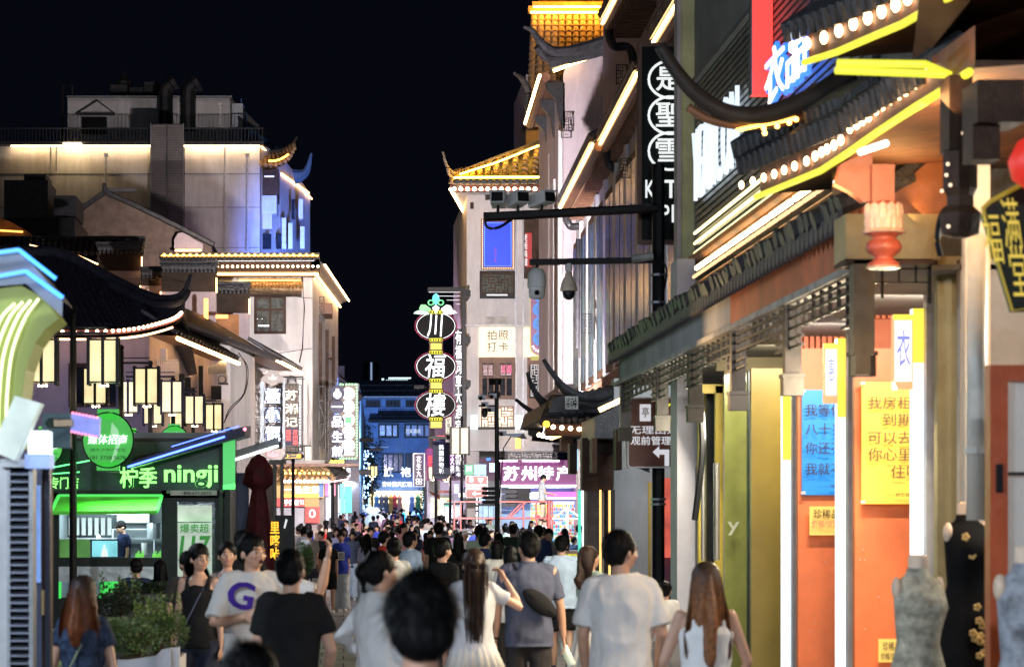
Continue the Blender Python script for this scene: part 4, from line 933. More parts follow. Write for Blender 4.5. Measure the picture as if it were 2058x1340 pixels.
roof(t, [(3.55,31.6,4.03),(3.55,16.9,4.03)], [(4.15,31.6,4.5),(4.15,16.9,4.5)], 80, TILE, .055, 3)
MB().box(3.5,3.56,16.8,22.5,3.62,3.99).build('fascia', pm('red_fascia', (.62,.14,.06), .5, .35, 1.2, .1), t)
MB().box(3.5,3.56,22.503,31.6,3.62,3.99).build('fascia', plaster('grey_fascia', (.42,.42,.42), .6), t)
MB().box(3.44,3.6,16.75,31.7,3.57,3.62).build('fascia_trim', STONE, t)
MB().box(3.5,4.6,31.5,31.56,3.6,3.98).build('end_board', pm('wood_end', (.3,.12,.06), .6), t)
MB().box(3.57,4.8,16.8,31.5,3.575,3.61).build('soffit', pm('grey_soffit', (.2,.19,.18), .7, .2), t)
LATM = pm('weathered_lattice', (.035,.03,.028), .6, .3, 4)
posts = (31.2, 27.6, 25.0, 22.3, 19.6, 16.95)
for y in posts:
    p = MB().box(3.47,3.6,y-.06,y+.06,3.0,3.57).build('hanging_post', LATM if y < 30 else DGREY, t)
    MB().box(3.455,3.615,y-.075,y+.075,2.86,3.0).box(3.445,3.625,y-.085,y+.085,3.0,3.03).build('post_finial', pm('finial_grey', (.055,.05,.046), .6, .2), p)
for a, b in zip(posts[1:], posts[:-1]):                  # frieze lattice between posts with stepped ends
    mb = MB(); L = b-a-.12
    for k in range(9):
        yy = a+.06+L*k/8; z = 3.22 if k in (0,1,7,8) else 3.36; mb.box(3.50, 3.53, yy-.012, yy+.012, z, 3.57)
    for z in (3.53, 3.46, 3.38): mb.box(3.501, 3.529, a+.06, b-.06, z-.011, z+.011)
    for q0, q1 in ((0,.2),(.8,1)):
        for z in (3.3, 3.23): mb.box(3.502, 3.528, a+.06+L*q0, a+.06+L*q1, z-.011, z+.011)
    mb.build('frieze_lattice', LATM, t)
mb = MB()
for k in range(7):                                       # lit tubes along the awning top
    y = 20.2+k*1.25; mb.tube([(4.08,y,4.78),(4.08,y+1.02,4.78)], .03, 6)
mb.build('tube_lamp', em('tube_warm_white', (1,.72,.38), 9), t)
mb = MB()
for k in range(14): y = 20+k*.62; mb.tube([(4.02,y,4.66),(4.02,y+.5,4.66)], .02, 5)
mb.build('tube_lamp_housing', em('tube_low', (1,.6,.3), 1.6), t)
MB().tube([(4.12,19.5,4.62),(4.12,31,4.62)], .02, 5).tube([(4.2,20,4.98),(4.2,30,4.98)], .07, 8).build('timber_rail', pm('orange_timber', (.45,.2,.07), .5, .2), t)

t = thing('shop_row', 'right-hand shop row with orange walls, green glass doors and cream corner column', 'building', (5, 24, 0))
MB().box(5.3,6.5,13,31.4,0,4.9).build('wall', pm('dim_inner_wall', (.3,.25,.2), .8, .2), t)
MB().box(4.32,8,15.0,31.4,4.9,12).build('upper_wall', pm('grey_upper_wall', (.2,.19,.18), .7, .2), t)
# frontal corner strips of upper facade
for (a,b,mt) in ((1361,1369,pm('pinkish', (.5,.42,.40), .6)),(1369,1398,pm('cream_column', (.58,.52,.25), .6, .2)),(1398,1424,MGREY),(1424,1432,BLACK),(1432,1470,pm('pink_wall', (.45,.34,.32), .6)),(1470,1515,DGREY)):
    MB().pb(a,b,-60,522,30.6+.02*(a-1361)/10,.3).build('corner_strip', mt, t)
# metal cladding band and its sign
mb = MB(); k = 0; z = 4.98
while z < 7.05: mb.box(4.215,4.25,20,29.8,z,z+.045); z += .075
mb.build('ribbed_cladding', pm('ribbed_metal', (.34,.34,.32), .35, .2, 4, .05, .7), t)
MB().box(4.25,4.3,20,29.8,4.95,7.1).build('cladding_back', DGREY, t); MB().tube([(4.2,20,7.1),(4.2,29.8,7.1)], .05, 6).build('cladding_edge', MGREY, t)
for z in (5.04,5.16,5.28): MB().tube([(4.18,20.5,z),(4.18,29.6,z)], .02, 5).build('light_strip', em('pale_yellow_led', (1,.86,.45), 2.2), t)
s_ = thing('wall_sign', 'white and blue backlit lettering YEARCON running along the ribbed metal band', 'sign', (4.15, 27, 5.6))
wall_text('YEARCON', 4.17, 29.5, 26.2, 5.62, 6.46, em('lit_white_blue', (.75,.88,1), 1.15), s_, -.06)
s_ = thing('wall_sign', 'bright blue neon strokes behind the red upright panel', 'sign', (4.1, 23, 5.9))
wall_text('衣品', 4.12, 24.1, 21.9, 5.8, 6.4, em('neon_blue', (.04,.2,1), 1.6), s_, .06); wall_text('衣品', 4.10, 24.05, 21.95, 5.84, 6.36, WTXT, s_, .0)
m3 = MB().pb(1512,1553,-40,190,24.3,.15); o = single(m3, 'glowing_sign', em('red_panel_glow', (1,.07,.06), 1.15), 'tall flat glowing red upright panel on the right upper facade', 'panel'); MB().pb(1510,1512,-40,190,24.3,.17).build('frame', MGREY, o)
# ground floor bays facing the camera between the openings
ORG = pm('orange_wall', (.80,.19,.065), .5, .22, .9, .1); OCH = pm('ochre_wall', (.30,.21,.035), .35, .2, 1, .05); YEL = pm('yellow_frame', (.62,.45,.06), .5, .15)
f = MB().pb(1361,1397,520,1400,29.3,.6).build('corner_pier', pm('lavender_pier', (.55,.52,.58), .55, .1), t)
MB().pb(1404,1420,775,1400,28.7,.1).pb(1438,1456,775,1400,28,.1).pb(1404,1458,772,790,28.0,.12).build('door_frame', YEL, t)
MB().pb(1420,1438,790,1400,28.5,.1).build('door_gap', BLACK, t); MB().pb(1456,1512,720,1400,27.6,.1).build('green_glass_door', pm('green_glass', (.24,.25,.07), .15, .35, .7, .03), t)
MB().pb(1504,1510,700,1400,27,.12).build('door_stile', DGREY, t); MB().tube([W(1440,930,26.8),W(1440,1125,26.8)], .035, 8).tube([W(1413,930,27.3),W(1413,1125,27.3)], .025, 8).build('door_handle', pm('bright_steel', (.7,.7,.66), .25, .1, 4, 0, .9), t)
text('y', 1462, 1048, 1486, 1075, 27.5, pm('frosted', (.6,.62,.5), .5), t, name='frosted_letter')
MB().tube(catmull([W(1407,790,26.7),W(1412,900,26.7),W(1402,1000,26.7),W(1396,1045,26.7)],5), .035, 6).build('umbrella_strap', BLACK, t)
MB().pb(1510,1592,740,1400,25,.1).build('ochre_wall', OCH, t); MB().pb(1440,1592,640,745,26,.1).build('transom_wall', pm('tan_transom', (.34,.29,.18), .6, .15), t)
MB().pb(1592,1606,705,1400,23.8,.1).build('pier', LGREY, t)
MB().pb(1604,1690,700,1400,22.6,.1).build('orange_wall', ORG, t); MB().pb(1704,1722,650,1400,21,.1).build('pier', LGREY, t); MB().pb(1718,1842,700,1400,20,.1).build('orange_wall', ORG, t)
MB().pb(1862,1890,590,1400,17.9,.1).build('pier', LGREY, t); MB().pb(1884,1950,515,1400,17.2,.1).build('beige_wall', pm('beige_wall', (.44,.38,.2), .6, .3, 1, .05), t)
mb = MB()
for k in range(22): mb.pb(1604+k*12, 1612+k*12, 560, 705 if k < 10 else 640, 20.6 if k > 8 else 23, .06)
mb.build('corrugated_valance', ORG, t); MB().pb(1600,1720,560,706,23.1,.05).pb(1718,1870,530,700,20.7,.05).build('valance_back', ORG, t)
for a,b,c,d_,Yk in ((1573,1592,790,1400,23.9),(1683,1705,680,1400,21.2),(1835,1866,620,1115,18.0)):
    p = MB().pb(a,b,c,d_,Yk,.1).build('vertical_light_box', em('lightbox_white', (.86,.95,1), 1.5), t); MB().pb(a,b,c,c+ (d_-c)*.22,Yk-.01,.01).build('yellow_top', em('lightbox_yellow', (1,.86,.08), 1.2), p)
    MB().pb(b,b+2,c,d_,Yk-.02,.12).build('light_box_edge', LGREY, p)
for a,b,c,d_,Yk,s2 in ((1657,1684,690,810,21.1,'惠'),(1796,1835,632,782,17.9,'衣')):
    p = MB().pb(a,b,c,d_,Yk,.08).build('projecting_light_sign', em('sign_orange_face', (1,.42,.2), 1.1), t); MB().pb(a+3,b-3,c+12,d_-16,Yk-.012,.01).build('sign_face', em('sign_pale_face', (1,.92,.95), 1.3), p)
    text(s2, a+6, c+30, b-6, d_-45, Yk-.02, em('sign_blue_pink', (.25,.3,.95), .9), p); MB().pb(a,b,c,c+10,Yk-.02,.01).build('yellow_cap', em('lightbox_yellow', (1,.86,.08), 1.2), p)
INK = pm('ink', (.06,.03,.03), .7)
o = thing('poster', 'blue poster with three handwritten lines on the orange wall', 'poster', W(1648,995,22.5))
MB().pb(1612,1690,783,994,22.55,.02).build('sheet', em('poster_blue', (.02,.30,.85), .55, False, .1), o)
for s2,v in (('我等你',812),('八十岁',850),('你还不来',888),('我就不等',930)): text(s2[:3], 1618, v, 1694, v+24, 22.5, INK, o, bold=-.0)
text('——等你', 1645, 974, 1690, 980, 22.5, INK, o)
o = thing('poster', 'large yellow poster with brown handwriting on the orange wall', 'poster', W(1780,1010,19.9))
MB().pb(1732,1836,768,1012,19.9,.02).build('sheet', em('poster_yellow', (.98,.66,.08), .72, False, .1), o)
for s2,a,v in (('我房租',1744,796),('到期',1773,830),('可以去',1744,866),('你心里',1744,900),('住吗',1790,934)): text(s2, a, v, a+(88 if len(s2)==3 else 60), v+26, 19.86, pm('brown_ink', (.16,.06,.03), .7), o, bold=.01)
text('——顾客留言', 1780, 990, 1838, 997, 19.86, INK, o)
for (a,b,c,d_,Yk,lb) in ((1627,1690,1017,1075,22.52,'small yellow notice under the blue poster'),(1766,1812,1283,1330,19.9,'small yellow notice low on the orange wall by the grey dress')):
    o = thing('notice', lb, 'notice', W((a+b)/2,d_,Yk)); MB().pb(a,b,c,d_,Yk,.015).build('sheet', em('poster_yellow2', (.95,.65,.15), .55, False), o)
    text('珍稀品', a+8, c+6, b-4, c+24, Yk-.03, INK, o); text('价格/议面', a+4, c+28, b-4, c+42, Yk-.03, RTXT if a < 1700 else INK, o)
# near end of awning: beige beam box, carved pendant, dark post
t = thing('gate_beam', 'beige beam and timber lintel at the near end of the awning', 'beam', (XU(1790,16.7),16.7,0))
MB().pb(1700,1890,430,520,16.6,.4).build('beam', pm('beige_beam', (.42,.33,.16), .6, .25, 2), t); MB().pb(1700,1880,522,530,16.5,.4).build('lintel', WOOD, t)
MB().pb(1716,1758,520,712,16.5,.15).pb(1720,1750,712,752,16.45,.16).build('dark_post', pm('olive_brown_post', (.09,.07,.045), .5, .3), t)
mb = MB(); 
for a,b,c,d_ in ((1758,1870,526,531),(1758,1870,566,569),(1772,1776,526,600),(1806,1809,526,569),(1840,1843,526,569),(1866,1872,526,610)): mb.pb(a,b,c,d_,16.7,.03)
mb.build('lattice', BLACK, t); MB().pb(1690,1905,300,432,16.9,.3).build('soffit_board', pm('rust_board', (.33,.12,.05), .6, .4, 2), t)
t = thing('carved_pendant', 'carved red and cream lotus pendant post under the eave', 'carved pendant', W(1776,535,15.5)); Y=15.5
c0 = W(1776,535,Y); c0.z = 0
PR = pm('coral_lacquer', (.45,.10,.06), .4, .25, 5, .2); PC = pm('cream_lacquer', (.72,.5,.38), .4, .2, 6)
def zz(v): return ZV(v,Y)
MB().lathe(c0, [(.03,zz(542)),(.09,zz(538)),(.10,zz(530)),(.07,zz(524)),(.06,zz(516)),(.10,zz(508)),(.115,zz(498)),(.10,zz(486)),(.07,zz(480)),(.09,zz(474)),(.125,zz(470)),(.12,zz(464)),(.09,zz(458)),(.1,zz(430)),(.11,zz(412)),(.06,zz(405))], 16).build('pendant_body', PR, t, True)
mb = MB()
for v, r_ in ((470,.13),(540,.1),(466,.125)): mb.lathe(c0, [(r_,zz(v)),(r_+.01,zz(v-2)),(r_,zz(v-5))], 16)
mb.build('cream_band', PC, t)
me = MB().ball((0,0,0), .035, 6, 4, (1,.5,1.8)).mesh('lotus_petal'); me.materials.append(PC)
for k in range(12):
    for j in range(2): q = 2*math.pi*(k+.5*j)/12; piece('lotus_petal', me, c0+Vector((.105*math.cos(q), .105*math.sin(q), zz(448-j*20))), t, (0,0,q+R(90)))
MB().pb(1753,1798,330,405,Y-.05,.14).pprism([(1690,330),(1753,300),(1753,405),(1735,405),(1710,385),(1680,370)], Y, .1).build('bracket_arm', pm('coral_arm', (.42,.13,.07), .5, .2), t)

# ================================================================ NEAR RIGHT: TILED EAVE WITH YELLOW NEON
t = thing('neon_eave', 'near tiled eave edged with yellow neon tubes and rows of glowing bulbs', 'roof eave', (3.4, 15, 0))
def XY(u, v, X=3.2): y = X*F/(u-U0); return W(u, v, y)
YN = em('yellow_neon_tube', (.82,.80,.05), 1.0)
low = [XY(*p) for p in ((1520,396),(1580,372),(1648,344),(1700,310),(1760,268),(1830,222),(1890,185),(1948,145))]
up = [XY(*p) for p in ((1616,126),(1680,106),(1750,76),(1812,50),(1850,28),(1905,-4),(1960,-40))]
for pts in (low, up):
    MB().tube(pts, .024, 7).build('neon_tube', YN, t)
    q = [p+Vector((.05,.0,.11)) for p in pts]
MB().tube([W(1683,127,13.6),W(1860,130,13.4),W(1912,152,13.2)], .022, 7).tube([W(1680,142,13.6),W(1905,150,13.2)], .022, 7).build('neon_tube', YN, t)
BIGB = em('big_bulb', (1,.62,.32), 11, False)
def bulb_row(uv, r_):
    for (u, v) in uv:
        c_ = XY(u, v); mb = MB(); mb.ball(c_, r_, 8, 6, (.8,.8,1.3)); o = mb.build('eave_bulb', BIGB, t, True)
bulb_row([(1490,372),(1513,364),(1535,357),(1556,350),(1576,342),(1597,334),(1621,324),(1638,314),(1651,306),(1662,300),(1676,292),(1690,282),(1708,258),(1722,250),(1733,242),(1746,234),(1760,221),(1773,212),(1790,200),(1806,190),(1820,182),(1837,170),(1852,158),(1867,142)], .026)
bulb_row([(1594,96),(1622,88),(1656,76),(1686,62),(1715,48),(1744,36),(1772,23),(1800,10),(1824,-4)], .034)
TB = pm('near_tile', (.05,.05,.055), .5, .5, 8, .5); TO = pm('near_board', (.20,.075,.03), .6, .4, 3)
def tiles(uv0, uv1, n, up_px, X=3.16):
    me = MB().tube([(0,0,0),(.0,.0,.0001)], .03, 4)
    for i in range(n):
        u = lerp(uv0[0],uv1[0],(i+.5)/n); v = lerp(uv0[1],uv1[1],(i+.5)/n); c_ = XY(u, v, X)
        m_ = MB().tube([c_+Vector((.02,0,-.10)), c_+Vector((.0,0,.0)), c_+Vector((.25,0,.16))], [.028,.05,.05], 6)
        m_.build('eave_tile', TB, t)
tiles((1480,330),(1700,232),18,30); tiles((1700,228),(1850,130),14,30); tiles((1470,296),(1690,205),18,30, 3.25)
tiles((1570,60),(1700,10),8,30); tiles((1700,10),(1800,-40),7,30)
# boards
mb = MB()
for pts in (low, up):
    a = [p+Vector((.03,0,.02)) for p in pts]; b = [p+Vector((.03,0,.24)) for p in pts]; n_ = len(a)
    mb.add(a+b, [(i,i+1,n_+i+1,n_+i) for i in range(n_-1)]); c_ = [p+Vector((1.5,0,.12)) for p in pts]; mb.add(a+c_, [(i+1,i,n_+i,n_+i+1) for i in range(n_-1)])
    d_ = [p+Vector((1.5,0,.75)) for p in pts]; mb.add(b+d_, [(i,i+1,n_+i+1,n_+i) for i in range(n_-1)])
mb.build('eave_board', TO, t)
for k in range(12):
    p_ = XY(1560+k*30, 372-k*19.5); MB().box(p_.x+.05,p_.x+1.3,p_.y-.03,p_.y+.03,p_.z+.02,p_.z+.09).build('rafter', WOODM, t)
mb = MB(); Yh = 17.5
horn(mb, [W(1712,148,Yh),W(1660,182,Yh),(W(1600,212,Yh)),W(1530,232,Yh),W(1460,226,Yh),W(1400,190,Yh),W(1358,142,Yh),W(1326,92,Yh)], .085, .045, 10); mb.build('swept_ridge', pm('near_ridge', (.035,.028,.025), .5, .3, 6), t, True)
mb = MB(); horn(mb, [W(1700,180,Yh+.1),W(1640,222,Yh+.1),W(1560,246,Yh+.1),W(1480,250,Yh+.1),W(1420,238,Yh+.1),W(1382,215,Yh+.1)], .05, .03, 8); mb.build('under_ridge', pm('under_ridge_m', (.2,.09,.04), .5, .3), t, True)
MB().tube([W(1480,262,Yh),W(1535,250,Yh),W(1600,238,Yh)], .014, 5).build('amber_strip', em('amber_led', (1,.45,.06), 9), t)
tl = MB(); 
for k,(u,v) in enumerate(((1535,258),(1562,254),(1586,247),(1600,240),(1537,268))): tl.ball(W(u,v,Yh-.4), .018, 6, 4)
tl.build('amber_bulbs', em('amber_bulb', (1,.5,.1), 9, False), t)
MB().tube([W(1728,306,14.9),W(1782,288,14.7)], .02, 6).tube([W(1680,368,16),W(1716,328,15.6)], .02, 6).build('tube_lamp', em('white_tube', (1,.95,.85), 5), t)

t = thing('timber_porch', 'dark timber posts and ceiling of the near right porch', 'porch', (4, 13, 0))
MB().add([W(1870,0,12.4)+Vector((0,0,.5)), W(2120,0,12)+Vector((0,0,.5)), W(2120,330,17), W(1705,330,17.2), W(1830,150,14)], [(0,1,2,3,4)]).build('ceiling', pm('porch_ceiling', (.11,.055,.03), .6, .4, 2), t)
MB().pb(1880,2120,-40,330,17.3,.2).build('back_board', pm('porch_back', (.12,.07,.035), .7, .4, 1.5), t)
MB().pb(1908,1955,150,300,12.8,.2).lathe((XU(1930,12.9),12.9,0), [(.04,ZV(478,12.9)),(.1,ZV(470,12.9)),(.11,ZV(430,12.9)),(.07,ZV(415,12.9)),(.07,ZV(395,12.9)),(.09,ZV(380,12.9)),(.09,ZV(300,12.9))], 10).build('hanging_post', WOOD, t)
MB().pb(1965,2060,160,245,12,.3).pb(1955,2010,250,320,12.1,.2).build('carved_bracket', WOOD, t)
mb = MB();
for (u,v) in ((1905,330),(1902,352),(1893,384),(1910,372),(1906,455),(1936,268)): mb.ball(W(u,v,12.8), .010, 6, 4)
mb.build('ornament_beads', em('beads', (1,.75,.5), 1.6, False), t)
MB().tube(catmull([W(1922,408,13),W(1893,430,13),W(1884,480,13),W(1890,515,13)],5), .015, 6).build('cable', BLACK, t)
m3 = MB().tube([W(1963,470,13.4),W(1963,1045,13.4)], .055, 12); o = single(m3, 'downpipe', pm('cream_pipe', (.62,.58,.5), .4, .1), 'cream round downpipe beside the mannequins', 'downpipe', smooth=True)
MB().tube([W(1963,898,13.4),W(1963,912,13.4)], .068, 12).build('collar', _m['cream_pipe'], o)
t = thing('rear_shop_wall', 'pale shop interior wall behind the mannequins', 'wall', (4.4, 15, 0))
MB().pb(1930,2120,520,1420,16.8,.1).pb(1940,1990,330,1420,15,.08).build('wall', pm('cream_inner', (.55,.5,.42), .7, .15), t)
t = thing('red_frame_door', 'orange-red timber door frame with glass at the right edge', 'door', (XU(2020,11.8),11.8,0))
MB().pb(1990,2026,733,1420,11.8,.1).pb(2026,2120,733,765,11.8,.1).build('frame', pm('vermilion_frame', (.50,.085,.02), .4, .2), t)
MB().pb(2026,2120,765,1420,11.85,.02).build('pane', glass('pale_glass', (.75,.78,.78), .1, .45), t); MB().pb(2004,2016,932,988,11.77,.03).build('lock_plate', BLACK, t); MB().pb(2026,2120,948,954,11.8,.05).build('glazing_bar', BLACK, t)
m3 = MB().lathe(W(2122,376,11), [(.02,-.03),(.12,-.01),(.19,.04),(.21,.12),(.17,.2),(.1,.24)], 14); o = single(m3, 'red_lantern', em('lantern_red', (.85,.03,.015), .55), 'red palace lantern cut by the right edge of the picture', 'lantern', smooth=True)
MB().lathe(W(2122,270,11), [(.12,0),(.1,.05)], 10).build('lantern_cap', pm('gold', (.6,.42,.1), .35, .1, 4, 0, .8), o)
t = thing('plaque', 'black hanging plaque with gold brush strokes and gold rim', 'plaque', W(2040,620,11.3))
Y = 11.3; MB().pprism([(1975,432),(1990,410),(2120,340),(2120,625),(2035,626)], Y, .05).build('board', pm('plaque_black', (.02,.025,.02), .35, .2), t)
MB().tube([W(1978,436,Y-.01),W(1976,418,Y-.01),W(1990,405,Y-.01),W(2120,335,Y-.01)], .011, 6).tube([W(1977,432,Y-.01),W(2035,624,Y-.01),W(2120,612,Y-.01)], .007, 5).build('gold_rim', em('gold_rim', (.6,.42,.04), .28), t)
for k,(u,v,s2) in enumerate(((1994,480,'福'),(2030,450,'满'),(2046,545,'堂'))): text(s2, u-20, v-52, u+24, v+50, Y-.01, em('gold_stroke', (.85,.62,.08), .6), t, bold=-.01, shear=-.4)

# black vertical board sign
Y = 33.6; t = thing('vertical_sign', 'tall black board sign with white characters in circles and large white letters', 'sign', (XU(1322,Y), Y, ZV(488,Y)))
MB().pb(1283,1372,86,490,Y,.15).build('sign_frame', pm('brown_frame', (.16,.08,.06), .5, .2), t); MB().pb(1290,1372,94,482,Y-.02,.03).build('board', pm('sign_black', (.01,.012,.012), .3, .2), t)
LT = em('sign_white_soft', (.92,.95,.93), .95, False)
for k, s2 in enumerate('是聖雪'):
    m5 = MB(); cc = W(1347,160+k*72,Y-.04); n_ = 20; m5.tube([cc+Vector((.29*math.cos(R(60+240*j/n_)),0,.25*math.sin(R(60+240*j/n_)))) for j in range(n_+1)], .018, 5); m5.build('circle', LT, t)
    text(s2, 1318, 135+k*72, 1372, 183+k*72, Y-.04, LT, t, bold=.03)
for s2,a,b,c,d_ in (('K',1297,1316,362,398),('I',1320,1326,362,398),('T',1334,1362,362,398),('P',1330,1345,412,447),('I',1350,1362,412,447)): text(s2, a, c, b, d_, Y-.04, LT, t, bold=.03)

# ================================================================ HANGING SIGNS, CENTRE
Y = 96; t = thing('lantern_sign', 'tall sign of three black oval lanterns lettered 川福樓 under a coloured crest', 'sign', (XU(876,Y), Y, ZV(860,Y)))
MBLK = pm('sign_oval_black', (.01,.01,.01), .6, .2, spec=.1)
for k,(vc,s2) in enumerate(((655,'川'),(736,'福'),(814,'樓'))):
    f = MB().disc(W(876,vc,Y), .80, .56, .2).build('oval_panel', MBLK, t)
    m5 = MB(); m5.ring(W(876,vc,Y-.02), .74, .51, .010); m5.build('white_outline', WTXT if k < 2 else WTXTD, f); m5 = MB(); m5.ring(W(876,vc,Y-.01), (.81), .58, .012); m5.build('red_outline', em('dark_red_neon', (.5,.01,.10), .35, False), f)
    text(s2, 854 if k else 858, vc-24 , 896 if k else 890, vc+22, Y-.03, WTXT, f, bold=.02, shear=.1)
    for v in (vc-28, vc+28):
        MB().pb(862,891,v-5,v+5,Y-.04,.2).build('neck', MBLK, t); mb = MB()
        for j in range(5): a = 864+j*5.2; mb.tube([W(a,v-3,Y-.06),W(a+3.6,v-3,Y-.06),W(a+3.6,v+3,Y-.06),W(a,v+3,Y-.06),W(a,v-3,Y-.06)], .012, 4)
        mb.build('yellow_ticks', YTXT, t)
for v in (696,774,853): MB().pb(866,887,v-6,v+6,Y-.02,.16).build('yellow_block', YTXT, t); MB().pb(863,890,v-8,v+8,Y,.1).build('block_frame', pm('dark_red', (.12,.01,.02), .5), t)
for col, pts in (((.1,.75,.85), [(876,614),(868,604),(870,594),(876,589),(882,594),(884,604)]), ((.25,.8,.3), [(866,620),(855,612),(846,612),(842,620),(852,626),(864,626)]), ((.85,.85,.85), [(886,620),(897,612),(906,614),(910,622),(900,627),(888,626)]), ((.5,.85,.65), [(862,628),(846,622),(834,626),(831,630),(846,632),(862,632)]), ((.85,.85,.85), [(890,628),(906,622),(914,624),(919,629),(906,632),(890,632)]), ((.75,.75,.9), [(868,618),(876,632),(884,618),(876,612)])):
    MB().pprism(pts, Y-.05, .06).build('crest_piece', em('crest_%02d' % int(col[0]*100+col[1]*10), col, .8, False), t)
m6 = MB(); m6.ring(W(866,608,Y-.08), .1, .09, .03); m6.ring(W(886,608,Y-.08), .1, .09, .03); m6.build('crest_scroll', em('crest_green', (.2,.75,.35), .7, False), t)
MB().pb(929,936,578,880,Y-.1,.25).pb(860,936,577,586,Y,.2).pb(861,936,876,882,Y-.1,.4).build('bracket', BLACK, t)
MB().pb(936,946,583,595,Y+1,2.5).pb(936,946,676,688,Y+1,2.5).pb(936,946,764,776,Y+1,2.5).build('wall_anchor', BLACK, t)
m7 = MB()
for k in range(4): m7.tube([W(862+k*18,587+k*8,Y-.12),W(925,587+k*8,Y-.12)], .012, 4)
m7.build('fret_line', WTXTD, t)
def board(name, label, u0, u1, v0, v1, Y, txt, mt, tm, vertical=True, edge=BLACK, m=3, dep=.2, tv=None, bold=.03, group=None, cat='sign'):
    t = thing(name, label, cat, (XU((u0+u1)/2,Y), Y, ZV(v1,Y)), group)
    MB().pb(u0,u1,v0,v1,Y,dep).build('board', mt, t); MB().pb(u0-1,u1+1,v0-1.2,v0,Y-.01,dep+.02).pb(u0-1,u1+1,v1,v1+1.2,Y-.01,dep+.02).build('frame', edge, t)
    tv = tv or (v0+m, v1-m); text(txt, u0+m, tv[0], u1-m, tv[1], Y-.03, tm, t, vertical, bold); return t
t = board('hanging_sign', 'dark navy rounded sign lettered 韩国购物城 with a red arc on top', 870, 904, 882, 955, 104, '韩国购物城', pm('navy_sign', (.01,.02,.07), .4), WTXT, tv=(893,951), m=12)
MB().pprism([(870,954),(873,960),(880,963),(894,963),(901,960),(904,954)],104,.2).build('board_foot', _m['navy_sign'], t); m8 = MB(); m8.tube([W(871,882,103.9),W(880,878,103.9),(W(894,878,103.9)),W(903,882,103.9)], .06, 5); m8.build('red_arc', RTXT, t)
board('hanging_sign', 'purple sign lettered 捞火柄 right of the navy rounded sign', 904, 914, 888, 955, 106, '捞火柄', pm('purple_sign', (.08,.02,.10), .4), WTXT, tv=(900,950), m=1)
board('hanging_sign', 'small sign with white 4F under a column of tiny characters', 914, 933, 908, 958, 105, '4F', pm('violet_sign', (.05,.02,.12), .4), WTXT, vertical=False, tv=(949,957), m=3)
t = D.objects[-1] if False else None
b_ = thing('hanging_sign', 'scribbled white menu lettering above the 4F mark', 'sign', (XU(922,104.5),104.5,ZV(946,104.5))); text('香锅鱼', 915, 911, 924, 946, 104.6, WTXT, b_, True); text('烤肉火', 924, 911, 932, 946, 104.6, WTXT, b_, True)
board('hanging_sign', 'narrow black sign of broken white strokes beside the oval lantern sign', 914, 929, 662, 872, 98, '有福同享大酒家', pm('sign_black2', (.012,.012,.015), .3), WTXT, m=1)
board('hanging_sign', 'cream sign with dark characters below the oval lantern sign', 896, 907, 838, 872, 99, '伦搓日', em('cream_sign', (.8,.75,.6), .8), BLACK, m=2)
board('hanging_sign', 'tiny pale sign with two dark characters over the purple sign', 896, 914, 876, 888, 103, '浬港', em('pale_sign', (.75,.65,.65), .7), BLACK, vertical=False, m=2)
t = board('hanging_sign', 'black scalloped sign lettered 花生九 with a knot mark', 833, 851, 912, 976, 125, '花生九', pm('sign_black2', (.012,.012,.015), .3), WTXT, m=4, tv=(916,958)); m8 = MB()
for dx in (-1,1):
    for dz_ in (-1,1): m8.ring(W(842+dx*3, 967+dz_*3, 124.9), .07, .07, .02, n=10)
m8.build('knot_mark', WTXT, t); MB().tube([W(831,911,124.9),W(853,911,124.9),W(853,977,124.9),W(831,977,124.9),W(831,911,124.9)], .03, 4).build('white_outline', WTXT, t)
# blue oval sign
Y = 90; t = thing('oval_sign', 'blue and purple pill-shaped neon sign lettered 偕美恰 with 4F below', 'sign', (XU(1086,Y), Y, ZV(726,Y)))
rrect(1066,1104,538,714,18,Y,.2).build('pill_board', pm('purple_board', (.14,.02,.10), .4), t); m8 = MB(); 
pp = []
for cx,cz,a in ((1104-18,538+18,-90),(1104-18,714-18,0),(1066+18,714-18,90),(1066+18,538+18,180)):
    for k in range(7): q = R(a+k*15); pp.append(W(cx+18*math.cos(q), cz+18*math.sin(q), Y-.02))
m8.tube(pp+[pp[0]], .02, 5); m8.build('yellow_outline', em('dim_yellow', (.6,.5,.1), .7, False), t)
for k,s2 in enumerate('小偕美恰'):
    f = MB().disc(W(1087,593+k*29,Y-.04), .29, .27, .05).build('blue_disc', em('disc_blue', (.01,.16,.55), .7), t); text(s2, 1076, 583+k*29, 1098, 604+k*29, Y-.06, em('disc_ink', (.02,.12,.3), .3, False), f)
m8 = MB()
for k in range(9): q = R(200+k*17); m8.tube([W(1087+15*math.cos(q), 690-15*math.sin(q)*1.0,Y-.05), W(1087+19*math.cos(q), 690-19*math.sin(q),Y-.05)], .03, 4)
m8.build('white_rays', WTXT, t); text('4F', 1080, 698, 1094, 709, Y-.05, WTXTD, t); MB().pb(1067,1104,716,724,Y,.1).build('olive_foot', em('olive', (.3,.28,.02), .5), t)
